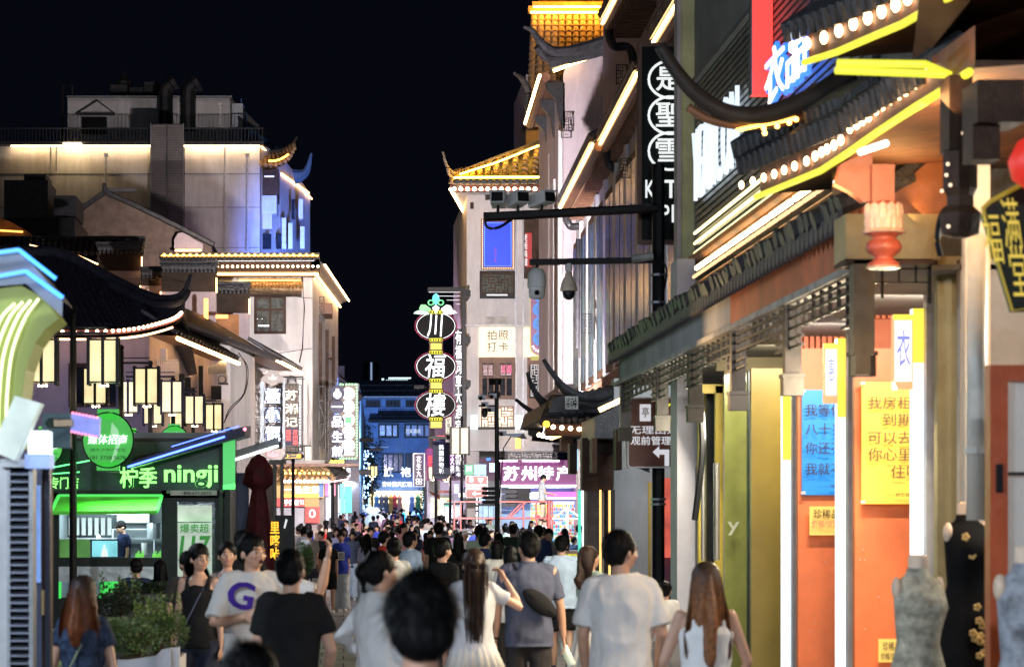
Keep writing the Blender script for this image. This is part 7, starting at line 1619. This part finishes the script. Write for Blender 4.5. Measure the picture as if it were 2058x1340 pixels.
    if hair == 'cap':
        m_ = MB(); ell(m_, (0,-.015,1.665), (.088,.104,.088), 18, 10); m_.tube([(0,.06,1.68),(0,.16,1.672)], [.07,.045], 12, sq=(1,.12)); tp(m_, g.HM, 0); put(fuse(m_, max(.007,voxel), 1), 'cap', hm)
        m_ = MB(); ell(m_, (0,-.05,1.61), (.074,.055,.06), 12, 8); tp(m_, g.HM, 0); put(m_.mesh('hair', smooth=True), 'hair', HAIR)
    else:
        m_, rb = hair_mesh(g, hair, fine, seed, hairlen, wide)
        if hair in ('long','pony','long_curly'):            # falling hair follows head only above the nape
            for L_ in (m_, rb):
                L_.v = [tuple(lerp(Vector(v), g.HM @ Vector(v), min(1, max(0, (v[2]-1.42)/.14)))) for v in L_.v]
        else: tp(m_, g.HM, 0); tp(rb, g.HM, 0)
        me = fuse(m_, max(.008, voxel*.9), 1); wrinkle(me, .004, seed, (25,25,8)); ho = put(me, 'hair', hm)
        if rb.v: put(rb.mesh('hair_strands', smooth=True), 'hair_strands', hm, ho)
    if face:
        m_ = MB(); 
        for sx in (-1,1): ell(m_, (sx*.031,.076,1.617), (.0145,.010,.0075), 10, 6)
        tp(m_, g.HM, 0); e = put(m_.mesh('eyes', smooth=True), 'eyes', EYEW if fine else EYED)
        if fine: m_ = MB(); [ell(m_, (sx*.031,.084,1.617), (.0065,.005,.0065), 8, 6) for sx in (-1,1)]; tp(m_, g.HM, 0); put(m_.mesh('iris', smooth=True), 'iris', EYED, e)
        m_ = MB(); [m_.tube([(sx*.014,.090,1.637),(sx*.032,.090,1.643),(sx*.050,.080,1.637)], [.003,.0045,.002], 6) for sx in (-1,1)]; tp(m_, g.HM, 0); put(m_.mesh('eyebrows', smooth=True), 'eyebrows', HAIR)
        m_ = MB(); ell(m_, (0,.090,1.562), (.021,.007,.0065), 10, 6); tp(m_, g.HM, 0); put(m_.mesh('mouth', smooth=True), 'mouth', LIP)
    return root, g
def attach(root, mb, nm, mat, smooth=True):
    o = D.objects.new(nm, mb.mesh(nm, smooth=smooth)); C.objects.link(o); o.data.materials.append(mat); o.parent = root; return o

def PX(u, Y): return XU(u, Y)
cW = cloth('white', (.72,.72,.72)); cOW = cloth('off_white', (.62,.60,.57)); cB = cloth('black', (.012,.012,.013)); cBr = cloth('faded_black', (.035,.032,.034)); cSl = cloth('slate', (.075,.085,.13)); cLB = cloth('light_blue', (.45,.56,.72)); cBl = cloth('royal_blue', (.035,.06,.42)); cRd = cloth('red', (.5,.03,.03)); cNv = cloth('navy', (.02,.03,.08)); cGr = cloth('grey', (.22,.22,.23)); cGn = cloth('sage', (.38,.48,.40)); cJn = cloth('jeans', (.18,.27,.42), .25); cDJ = cloth('dark_jeans', (.03,.035,.06), .4); cPJ = cloth('pale_jeans', (.55,.62,.70), .15); cBe = cloth('beige', (.45,.38,.28)); cPu = cloth('mauve', (.3,.2,.32)); cPk = cloth('pink', (.6,.3,.33)); cTl = cloth('teal', (.05,.35,.35)); cFl = pm('cloth_floral', (.03,.045,.085), .85, 1.0, 22, .1)
cLV = cloth('lavender', (.42,.42,.6))

# --- foreground
p, g = make_person('man with full black hair and black shirt right before the camera, from behind', PX(845,6.6), 6.6, 4, 1.735, topc=cB, botc=cB, hair='puffy', skin=SK_T, seed=3, voxel=.008, broad=1.08, head=(-2,0))
p, g = make_person('short person showing only a dark head top at the lower edge', PX(502,7.6), 7.6, 0, 1.50, topc=cB, botc=cB, hair='puffy', seed=4, voxel=.012)
p, g = make_person('woman with long brown hair, dark floral top and thin bag strap at the lower left', PX(168,14.2), 14.2, -14, 1.575, True, arms=(((.28,.0,-1),(.25,.05,-1)),((.24,.0,-1),(.22,.1,-1))), topc=cFl, botc=cDJ, hair='long', hairm=OMBRE2, seed=5, sleeve=.45, hairlen=.30, wide=1.5)
m_ = MB(); m_.tube([(.10,-.06,1.46),(.03,-.15,1.30),(-.06,-.155,1.12),(-.15,-.10,.95)], .007, 6); attach(p, m_, 'bag_strap', cloth('strap_green', (.25,.3,.2)))
m_ = MB(); ell(m_, (-.20,-.02,.86), (.05,.11,.09)); attach(p, m_, 'bag', cBr)
p, g = make_person('round-faced man in a white shirt with a purple letter G, one hand raised', PX(508,16.6), 16.6, 192, 1.80, arms=(((.8,.35,-.25),(.15,.25,1)),((.35,.25,-1),(-.75,.8,.25))), topc=cOW, botc=cGr, hair='fade', skin=pm('skin_warm', (.58,.33,.22), .45, .1), seed=6, voxel=.0075, broad=1.08, loose=.015, head=(26,4), sleeve=.85)
m_ = MB(); ell(m_, g.HM @ Vector((0,.094,1.558)), (.014,.008,.014)); attach(p, m_, 'open_mouth', pm('mouth_dark', (.06,.01,.01), .4))
gm = text_mesh('G', False, .06, .03); gm.transform(Matrix.Translation((.115,0,1.27)) @ Matrix.Rotation(R(180),4,'Z') @ Matrix.Rotation(R(90),4,'X') @ Matrix.Rotation(R(-12),4,'Z') @ Matrix.Scale(.24,4))
for v_ in gm.vertices: v_.co.y = -.01+.158*math.sqrt(max(.05, 1-(v_.co.x/.205)**2))+.018+v_.co.y*.2
gm.materials.clear(); gm.materials.append(cloth('purple', (.07,.03,.30))); o = D.objects.new('chest_letter', gm); C.objects.link(o); o.parent = p
p, g = make_person('short-haired man in plain black T-shirt from behind, beside the letter G man', PX(586,14.4), 14.4, -8, 1.72, arms=(((.22,.02,-1),(-.35,.75,-.3)),((.30,.05,-1),(-.25,.65,-.75))), topc=cB, botc=cNv, hair='fade', seed=7, voxel=.008, broad=.96, head=(-8,4), loose=.006)
p, g = make_person('slim woman in a black tank top and dark ripped jeans holding a red phone', PX(400,20), 20, 172, 1.70, True, arms=(((.16,.02,-1),(.05,.12,-1)),((.16,.02,-1),(.02,.12,-1))), top='tank', topc=cB, bottom='trousers', botc=cDJ, hair='long', seed=8, hairlen=.2, head=(38,0), voxel=.009)
m_ = MB(); q = g.wr[1]+g.hd[1]*.09; m_.box(q.x-.02,q.x+.09,q.y+.01,q.y+.025,q.z-.05,q.z+.03); attach(p, m_, 'phone', RED, False)
m_ = MB(); m_.tube([(-.10,.02,1.46),(-.03,.13,1.32),(.08,.13,1.10),(.16,.08,.95)], .007, 6); attach(p, m_, 'bag_strap', cSl)
m_ = MB(); [m_.tube([g.HM @ Vector((sx*.031+.02*math.cos(R(30*j)),.096,1.616+.017*math.sin(R(30*j)))) for j in range(13)], .0018, 4, False) for sx in (-1,1)]; attach(p, m_, 'glasses', DGREY)
p, g = make_person('woman in a grey top holding a red drink cup behind the black tank top', PX(456,21.5), 21.5, 150, 1.70, True, arms=(((.2,.1,-1),(-.3,.5,.75)),((.15,.05,-1),(.1,.2,-1))), top='tank', topc=cGr, bottom='shorts', botc=cGr, hair='lowbun', seed=9, head=(36,8), voxel=.01)
q = g.wr[0]+g.hd[0]*.07; m_ = MB(); m_.lathe(q, [(.03,-.06),(.036,.06),(.037,.065)], 12); attach(p, m_, 'drink_cup', RED)
q = make_person('man in glasses peeking from behind the two young women', PX(378,22.5), 22.5, 200, 1.60, topc=cBr, botc=cB, hair='short', seed=10, voxel=.014)[0]
q = make_person('dark-haired person half hidden between the kiosk door and the parasol', PX(488,24), 24, 0, 1.78, topc=cB, botc=cB, hair='short', seed=11, voxel=.014)[0]
# --- seated customers and kiosk worker
for (u,Yp,h_,lb,hr,tc) in ((274,30,1.62,'seated man in a black cap at the kiosk hatch','cap',cNv),(322,30.5,1.60,'seated woman with long dark hair at the kiosk hatch','long',cBr)):
    make_person(lb, PX(u,Yp), Yp, 10, 1.65, hr=='long', topc=tc, botc=cB, hair=hr, hairm=HAIR, fine=False, voxel=.014, seed=u, z=ZV(1120 if hr=='cap' else 1124,Yp)-1.65, stride=0, legs_on=False)
make_person('kiosk worker in a black cap bending over behind the screen', PX(248,42), 42, 120, 1.62, True, topc=cNv, botc=cB, hair='cap', hairm=HAIR, fine=False, voxel=.014, seed=31, z=.25, head=(0,-25))
# --- middle
p, g = make_person('woman in a white long-sleeved top with a low bun, hand on hip, in profile', PX(768,14.6), 14.6, -48, 1.715, True, arms=(((.55,-.45,-1),(-.75,.55,-.35)),((.2,.1,-1),(-.2,.6,-.6))), top='long', topc=cW, bottom='trousers', botc=cB, hair='lowbun', seed=12, voxel=.009, head=(-18,3), loose=.022)
p, g = make_person('woman in pale blouse and tiered skirt with long dark ponytail, touching her ear', PX(952,18.2), 18.2, 3, 1.68, True, arms=(((.22,0,-1),(.1,.12,-1)),((.95,.25,-.55),(-.55,.12,1))), top='blouse', topc=cloth('pale_grey', (.52,.53,.58)), bottom='tiered', botc=cOW, hair='pony', hairm=HAIRD, seed=13, sleeve=.5, hairlen=.55, voxel=.009, loose=.01)
p, g = make_person('broad man in a slate polo with black sling bag and a bottle in hand', PX(1062,20.2), 20.2, -2, 1.79, arms=(((.22,0,-1),(.06,.05,-1)),((.26,.03,-1),(.10,.10,-1))), top='polo', topc=cSl, botc=cBr, hair='fade', skin=SK_T, seed=14, broad=1.14, head=(22,0), voxel=.008, sleeve=.75, shoes=cB)
m_ = MB(); m_.tube([(-.12,-.03,1.49),(-.06,-.125,1.40),(.04,-.15,1.28),(.16,-.13,1.14),(.205,-.02,1.06)], .016, 8, sq=(1,.35)); m_.tube([(-.12,-.03,1.49),(-.15,.08,1.35),(0,.17,1.2),(.19,.08,1.08)], .016, 8, sq=(1,.35)); attach(p, m_, 'bag_strap', cB)
m_ = MB(); s_ = 0; ell(m_, (0,0,0), (.16,.045,.075), 20, 12); tp(m_, Matrix.Translation((.08,-.185,1.19)) @ Matrix.Rotation(R(38),4,'Y'), 0); m_.tube([(-.04,-.23,1.29),(.20,-.22,1.10)], .004, 4); attach(p, m_, 'sling_bag', cloth('bag_black', (.018,.018,.02)))
q = g.wr[1]+g.hd[1]*.09; m_ = MB(); m_.lathe((0,0,0), [(.032,-.10),(.034,-.08),(.034,.06),(.014,.09),(.014,.11)], 14); tp(m_, Matrix.Translation(q+Vector((.02,0,-.04))) @ Matrix.Rotation(R(-25),4,'Y'), 0); attach(p, m_, 'water_bottle', glass('bottle_plastic', (.75,.9,.82), .15, .55))
m_ = MB(); m_.tube([g.wr[0]+Vector((.027*math.cos(R(30*j)),.027*math.sin(R(30*j)),0)) for j in range(13)], .007, 6); attach(p, m_, 'wristband', cB)
p, g = make_person('man in a light blue T-shirt and black shorts walking away beside the sling bag man', PX(1128,30), 30, -6, 1.69, arms=(((.28,-.05,-1),(.15,.15,-1)),((.28,-.08,-1),(.12,.12,-1))), topc=cLB, bottom='shorts', botc=cB, hair='short', seed=15, stride=.16, voxel=.011, loose=.02, sleeve=.75, broad=1.08, shoes=cNv)
p, g = make_person('woman with dark curly half-tied hair and sage top looking to the right', PX(1190,22.5), 22.5, -58, 1.66, True, topc=cGn, bottom='skirt', botc=cOW, hair='long_curly', hairm=HAIRD, seed=16, head=(0,14), hairlen=.28, voxel=.010)
p, g = make_person('tall man in a loose white T-shirt seen from behind, face turned to the right', PX(1248,14.9), 14.9, -8, 1.83, arms=(((.22,.02,-1),(-.05,.45,-1)),((.28,.0,-1),(-.10,.55,-.85))), topc=cW, botc=cGr, hair='short', seed=17, loose=.018, head=(-48,2), voxel=.008, sleeve=.8, broad=.98)
p, g = make_person('woman with very long brown ombre hair in a white sleeveless top on the right', PX(1418,13.8), 13.8, 2, 1.66, True, arms=(((.38,.05,-1),(-.10,.55,-.7)),((.40,.05,-1),(-.15,.50,-.75))), top='tank', topc=cW, bottom='wide', botc=cW, hair='long', hairm=OMBRE, seed=18, hairlen=.46, voxel=.009, broad=1.08, wide=1.6)
p, g = make_person('small dark-haired girl in grey behind the white T-shirt man', PX(1338,24.5), 24.5, -20, 1.28, True, topc=cOW, bottom='skirt', botc=cGr, hair='bun', seed=19, voxel=.012)
p, g = make_person('woman in a royal blue T-shirt with a white chest patch and wide pale jeans', PX(685,50), 50, 182, 1.63, True, topc=cBl, bottom='wide', botc=cPJ, hair='short', seed=20, voxel=.012, stride=.08, shoes=SOLE, sleeve=.85, loose=.02)
m_ = MB(); m_.box(-.075,.075,.145,.155,1.13,1.31); attach(p, m_, 'chest_patch', cW, False); m_ = MB()
for k in range(9): m_.box(-.05+.035*(k%3),-.03+.035*(k%3),.154,.158,1.16+.045*(k//3),1.19+.045*(k//3))
attach(p, m_, 'chest_print', cNv, False)
p, g = make_person('person beside the blue T-shirt woman carrying a white bag with a portrait print', PX(660,49), 49, 185, 1.52, topc=cB, bottom='shorts', botc=cB, hair='short', seed=21, voxel=.014, fine=False)
m_ = MB(); q = g.wr[1]; m_.box(q.x-.14,q.x+.18,q.y-.02,q.y+.06,q.z-.42,q.z-.08); attach(p, m_, 'carrier_bag', cW, False); m_ = MB(); m_.box(q.x-.04,q.x+.08,q.y+.061,q.y+.065,q.z-.38,q.z-.24); ell(m_, (q.x+.02,q.y+.062,q.z-.18), (.03,.004,.04)); attach(p, m_, 'portrait_print', cNv, False)
# second rank
ppl = [
 (792,26,'woman with a pale hair clip and white top just above the black-haired head', 1.70,1,5,'tee',cOW,'bun',0),
 (738,44,'woman with long dark hair in a white puff-sleeve dress', 1.62,1,-12,'blouse',cLV,'long',0),
 (776,40,'man in a bright red T-shirt looking up to the right', 1.70,0,-60,'tee',cRd,'short',12),
 (826,33,'boy-cut young man in a pale blue shirt in profile', 1.72,0,-55,'shirt',cLB,'short',5),
 (890,25.5,'tanned man in a black T-shirt turned to the right', 1.69,0,-48,'tee',cB,'fade',0),
 (881,43,'tall man in black from behind at the middle of the crowd', 1.83,0,0,'tee',cB,'short',0),
 (921,40,'woman in black with long straight hair', 1.64,1,0,'tee',cB,'long',0),
 (963,42,'man in a mint T-shirt seen from behind', 1.78,0,4,'tee',cGn,'short',0),
 (997,31,'woman with short dark hair and a ribboned pale top', 1.62,1,10,'blouse',cOW,'bob',0),
 (975,34,'man in a dark polo turned right, behind the ponytail woman', 1.71,0,-35,'polo',cNv,'fade',0),
 (1002,45,'woman in pale jeans with long black hair', 1.64,1,0,'tee',cOW,'long',0),
 (1084,43,'man holding a phone to his face in a navy shirt', 1.78,0,-25,'tee',cNv,'short',8),
 (1103,44,'man in a grey T-shirt behind the phone man', 1.72,0,180,'tee',cGr,'short',0),
 (1030,48,'man in dark green T-shirt seen from behind', 1.80,0,8,'tee',cloth('dark_green', (.02,.04,.03)),'short',0),
 (1055,50,'person in a black cap in the middle of the crowd', 1.68,0,0,'tee',cBr,'cap',0),
 (1025,27,'person with a dark bob behind the ear-touching woman', 1.60,1,0,'tee',cW,'bob',0),
 (745,56,'man in glasses and black T-shirt looking right', 1.70,0,200,'tee',cB,'short',0),
 (709,57,'smiling woman in a denim shirt with long dark hair', 1.60,1,170,'shirt',cSl,'long',0),
 (676,58,'round-faced woman with long hair and mauve top', 1.68,1,180,'tee',cLV,'long',0),
 (645,58,'boy with brown hair and glasses in black', 1.60,0,150,'tee',cB,'short',0),
 (622,54,'man in a grey T-shirt with a black print, from behind', 1.66,0,10,'tee',cGr,'short',0),
 (612,60,'young man in a white T-shirt at the left edge of the crowd', 1.70,0,-30,'tee',cW,'short',0),
 (1165,66,'man in a mint shirt standing at the souvenir shop edge', 1.72,0,-70,'shirt',cGn,'short',0),
 (1154,64,'child in a camouflage T-shirt by the display frame', 1.42,0,-60,'tee',cFl,'short',0),
 (935,58,'young woman in a white cap and pale top under the platform', 1.60,1,180,'tee',cW,'cap',0),
 (1000,58,'woman facing the camera holding a phone below the camera post', 1.62,1,180,'tee',cPk,'long',0),
 (865,60,'woman with a bob in black facing the camera', 1.60,1,180,'tee',cB,'bob',0),
 (835,62,'woman with long hair in a floral top among the crowd', 1.62,1,170,'tee',cFl,'long',0),
]
for i,(u,Yp,lb,h_,fm,rt,tp_,tc,hr,pit) in enumerate(ppl):
    near = Yp < 35
    p, g = make_person(lb, PX(u,Yp), Yp, rt, h_, bool(fm), top=tp_, topc=tc, bottom=('trousers','wide','shorts','trousers')[i%4], botc=(cDJ,cPJ,cB,cBr)[i%4], hair=hr, seed=40+i, voxel=.010 if near else .014, fine=near, head=((0,pit)), hairlen=.3, hairm=HAIR if hr != 'cap' else (cW if tc is cW else cB), stride=.08, sleeve=.75, skin=(SKIN,SK_T)[i%2])
    if 'phone to his face' in lb: pass
p, g = make_person('man in a pale shirt and khaki trousers standing on the red work platform', PX(1090,78.5), 78.5, -85, 1.72, arms=(((.15,.25,-1),(0,1,-.2)),((.15,.25,-1),(0,1,-.2))), top='shirt', topc=cloth('grey_green', (.33,.36,.38)), botc=cBe, hair='short', fine=False, voxel=.016, seed=90, z=ZV(1062,78.5), head=(0,-20))

# --- the crowd: a few dressed prototypes, copied with other clothes, heights and turns
protos = []
for i,(fm,tp_,bt,hr,rt,hd) in enumerate(((0,'tee','trousers','short',0,(0,0)),(1,'tee','wide','long',0,(0,0)),(0,'polo','shorts','fade',0,(25,0)),(1,'blouse','skirt','pony',0,(-20,0)),(0,'tee','trousers','short',180,(10,0)),(1,'tee','trousers','long',180,(-15,0)),(1,'tank','shorts','bun',180,(20,5)),(0,'shirt','trousers','cap',0,(0,0)),(1,'blouse','skirt','bob',180,(0,-10)),(0,'long','trousers','puffy',0,(30,0)))):
    p, g = make_person('proto', 0, -50-i, 0, 1.70, bool(fm), top=tp_, topc=cW, bottom=bt, botc=cDJ, hair=hr, seed=100+i, voxel=.022, fine=False, head=hd, hairlen=.3, stride=.1, sleeve=.7, hairm=HAIR if hr != 'cap' else cBe)
    protos.append((p, rt, hr, fm))
tops = [('white',cW),('off-white',cOW),('black',cB),('faded black',cBr),('navy',cNv),('light blue',cLB),('grey',cGr),('red',cRd),('sage green',cGn),('pink',cPk),('mauve',cPu),('teal',cTl),('beige',cBe),('royal blue',cBl),('lavender',cLV),('patterned',cFl)]
wts = [16,11,15,8,7,9,6,7,4,5,4,4,5,7,5,5]
rnd = random.Random(21); placed = [(PX(u,Y_), Y_) for (u,Y_,*_) in ppl]+[(PX(685,50),50),(PX(660,49),49)]; used = set()
def where(u):
    for lim, s in ((612,'by the maroon parasol'),(650,'before the bread shop'),(700,'by the left light boxes'),(735,'left of the pale balloon'),(775,'around the pale balloon'),(830,'below the 旗袍 shop'),(880,'below the oval lantern sign'),(925,'left of the red platform'),(990,'before the red platform'),(1050,'under the camera post'),(1110,'by the platform man'),(2000,'before the souvenir shop')):
        if u < lim: return s
def depth(y): return 'front rows' if y < 68 else 'near rows' if y < 84 else 'middle rows' if y < 105 else 'far rows' if y < 135 else 'farthest rows'
n = 0; tries = 0
while n < 246 and tries < 60000:
    tries += 1; y = 56+ (rnd.random()**1.25)*135; lo, hi = 596+max(0,(y-90))*.7, 1150-max(0,(y-62))*1.9 if y > 62 else 1150
    hi = max(hi, 905); u = rnd.uniform(lo, hi); x = PX(u, y)
    if 74 < y < 82 and 905 < u: continue
    if any((x-a)**2+(y-b)**2*.35 < .30 for a,b in placed if abs(y-b) < 3): continue
    placed.append((x,y)); k = rnd.randrange(len(protos)); pr, rt, hr, fm = protos[k]; ci = rnd.choices(range(len(tops)), wts)[0]; cn, cm = tops[ci]
    rot = rt+rnd.gauss(0,28); c = pr.copy(); C.objects.link(c); c.location = (x,y,gz(y)); c.rotation_euler = (0,0,R(rot)); s = rnd.uniform(.93,1.05)*(1.0 if not fm else .95)*pr.scale[0]; c.scale = (s,s,s); c['group'] = 'crowd walking in the far street'
    sk = rnd.choice((SKIN,SK_T)); botm = rnd.choice((cDJ,cPJ,cB,cBr,cBe,cGr))
    for ch in pr.children:
        if y > 120 and ch.name.split('.')[0] in ('eyes','eyebrows','mouth','neck_band','shoe'): continue
        d = ch.copy(); C.objects.link(d); d.parent = c
        nm = ch.name.split('.')[0]; mt = cm if nm in ('shirt','tank_top','collar') else botm if nm in ('trousers','shorts','skirt') else sk if nm == 'body' else None
        if mt: d.material_slots[0].link = 'OBJECT'; d.material_slots[0].material = mt
        for g2 in ch.children: e = g2.copy(); C.objects.link(e); e.parent = d
    hs = {'short':'short black hair','long':'long black hair','fade':'cropped hair','pony':'a ponytail','bun':'a bun','cap':'a beige cap','bob':'a bob','puffy':'thick black hair'}[hr]
    view = 'from behind' if math.cos(R(rot)) > .3 else 'facing us' if math.cos(R(rot)) < -.3 else 'in profile'
    L0 = f'{cn}-topped person, {hs}, {view}, {where(u)}, {depth(y)}'; L = L0
    if L in used:
        nb = sorted(placed[:-1], key=lambda q: (q[0]-x)**2+(q[1]-y)**2)[0]; side = 'left' if nb[0] > x else 'right'
        for extra in (f', {"taller" if s > 1 else "shorter"}', f', the {side} one', f', {("dark jeans","pale jeans","black bottoms","faded bottoms","beige bottoms","grey bottoms")[(cDJ,cPJ,cB,cBr,cBe,cGr).index(botm)]}', ', slightly nearer', ', slightly farther'):
            L = L0+extra
            if L not in used: break
    if L in used: continue_ = 1
    used.add(L); c['label'] = L; n += 1
for pr,*_ in protos:
    for ch in list(pr.children):
        for g2 in list(ch.children): D.objects.remove(g2)
        D.objects.remove(ch)
    D.objects.remove(pr)

# ================================================================ ADDED LIGHTS that fill in street and facades
LX = lambda loc, p_, c_, r_=.15: point(loc, p_, c_, r_, 'lantern_light')
# unseen lanterns added around the viewer to light the near figures
def added_lantern(x, y, z, p_, col=(1,.86,.68), _n=iter(('first on the left','to the right','farther up on the left','behind the back','last on the left'))):
    lab_ = next(_n)
    t = thing('street_lamp', f'added box lantern outside the frame, {lab_} of the viewer', 'street lamp', (x,y,0), 'lanterns added along the near street'); MB().tube([(x,y,0),(x,y,z+.5)], .05, 6).tube([(x,y,z+.45),(x+.3,y,z+.45)], .03, 4).build('post', BLACK, t)
    f = MB().box(x+.08,x+.52,y-.15,y+.15,z+.32,z+.36).build('lantern_frame', BLACK, t); MB().box(x+.1,x+.5,y-.13,y+.13,z-.0,z+.3).build('lantern_shade', LANT, f); point((x+.3,y,z-.15), p_, col, .15)
added_lantern(-4.6, 3, 4.6, 1700, (.72,.85,1)); added_lantern(1.4, -3, 4.7, 1500, (.9,.92,1)); added_lantern(-4.7, 12, 4.4, 800, (.7,.84,1)); added_lantern(-.9, -6, 5.2, 1900, (.74,.87,1))
added_lantern(-5.2, 24, 5, 500, (.75,.85,1))
def fill_flood(loc, target, sx, p_, col, label, spread=75):  # added lamps with made-up housings, set out of sight to brighten facades
    o = thing('added_floodlight', label, 'added_floodlight', loc, 'added fill lamps washing the facades'); d = (Vector(target)-Vector(loc)).normalized(); q = d.to_track_quat('-Z','Y'); M = Matrix.Translation(Vector(loc)-d*.12) @ q.to_matrix().to_4x4()
    MB().box(-sx/2-.02,sx/2+.02,-.07,.07,-.02,.08,M).build('housing', BLACK, o); area(loc, target, sx, .12,p_, col, 'added_flood_beam', spread)
LAV = (.72,.66,1)
fill_flood((-5.3,45.2,2.8), (-6.6,62,5), .4, 110,(.45,.48,1), 'added fill lamp out of sight behind the kiosk, aimed at the swept-roof house')
fill_flood((.6,70,3.2), (-1.6,90,6.6), .3, 110, (1,.82,.72), 'added fill lamp aimed at the white building with the lattice window', 34)
fill_flood((-4.6,100,12.0), (-9,130,17.5), .6, 330, (1,.84,.8), 'added fill lamp aimed at the tall pale building')
fill_flood((3.66,60.4,4.9), (6.2,100,10), .26, 2300, (1,.9,.88), 'added fill lamp aimed up the white tower with the blue screen')
fill_flood((3.72,60.4,5.25), (8,80,13), .26,140, (.62,.56,1), 'added fill lamp aimed at the lavender end wall')
fill_flood((.9,98,5), (-2.6,140,17), .5, 1300, (.10,.24,1), 'added blue fill lamp aimed at the tall building corner', 22)
fill_flood((2,150,6), (5,215,8), .8, 4200, (.2,.45,1), 'added blue fill lamp aimed at the building closing the street')
fill_flood((3.2,101,7.2), (8,140,8), .6, 900, (.9,.6,.9), 'added fill lamp aimed at the mauve building')
fill_flood((5.28,44,4.2), (7.4,62,8), .4, 50, (.6,.75,1), 'added fill lamp aimed at the long white facade')
for (x,y,p_,col) in ((-1.6,82,150,(1,.6,.4)),(-1.0,98,220,(.9,.7,1)),(4.0,118,260,(.8,.85,1)),(-.2,150,380,(.7,.8,1)),(3.4,180,400,(1,.9,.7)),(4.8,86,300,(.6,.8,1)),(-1.8,70,170,(.85,.85,1)),(3.0,50,110,(1,.8,.6)),(-1.9,54,110,(.85,.9,1)),(5.2,64,200,(.7,.85,1)),(3.3,38,70,(1,.9,.8))):
    area((x,y,3.4+gz(y)), (x,y,0), 1.6, .12, p_*1.4, col, 'street_fill')  # added fill over street and crowd, without any fixture
# added fill lights, no fixtures: right-hand pavement, porch wood and eave soffit
area((3.95,18.5,2.9), (0,18.5,1), 2.5, .3, 330, (1,.82,.55), 'shop_side_fill'); area((3.95,27,2.9), (0,27,1), 3.5, .3, 230, (1,.92,.7), 'shop_side_fill'); area((4.6,14,3.2), (2.6,12,1.2), 1.2, .4, 70, (1,.93,.8), 'shop_side_fill'); area((3.4,13.5,4.0), (4.2,16.5,2.6), .8,.3, 75, (1,.62,.3), 'porch_fill'); area((3.45,16.2,3.95), (4.3,15.6,4.9), 2.2, .2, 15, (1,.55,.2), 'eave_fill'); area((3.35,13.4,4.05), (4.2,13.0,5.0), 1.6, .2, 13, (1,.55,.2), 'eave_fill')

for (x,y,p_,col) in ((4.3,18.6,70,(1,.88,.72)),(4.3,21.3,70,(1,.88,.72)),(4.35,24,42,(1,.88,.6)),(4.3,26.6,45,(1,.95,.75))):
    area((x,y,3.5), (x-.1,y+1.6,1.4), 1.0, .1, p_, col, 'soffit_fill')  # added fill for the shop bays; no tube is built there
area((2.7,24,3.2), (3.56,21,3.85), .5, .1, 26, (1,.62,.3), 'eave_fill'); area((4.6,33.2,4.4), (5.2,36,2.2), .8, .2, 60, (.85,.95,1), 'passage_fill')  # added lights without fixtures, brightening the fascia and the passage wall
D.scenes.remove(_ws)
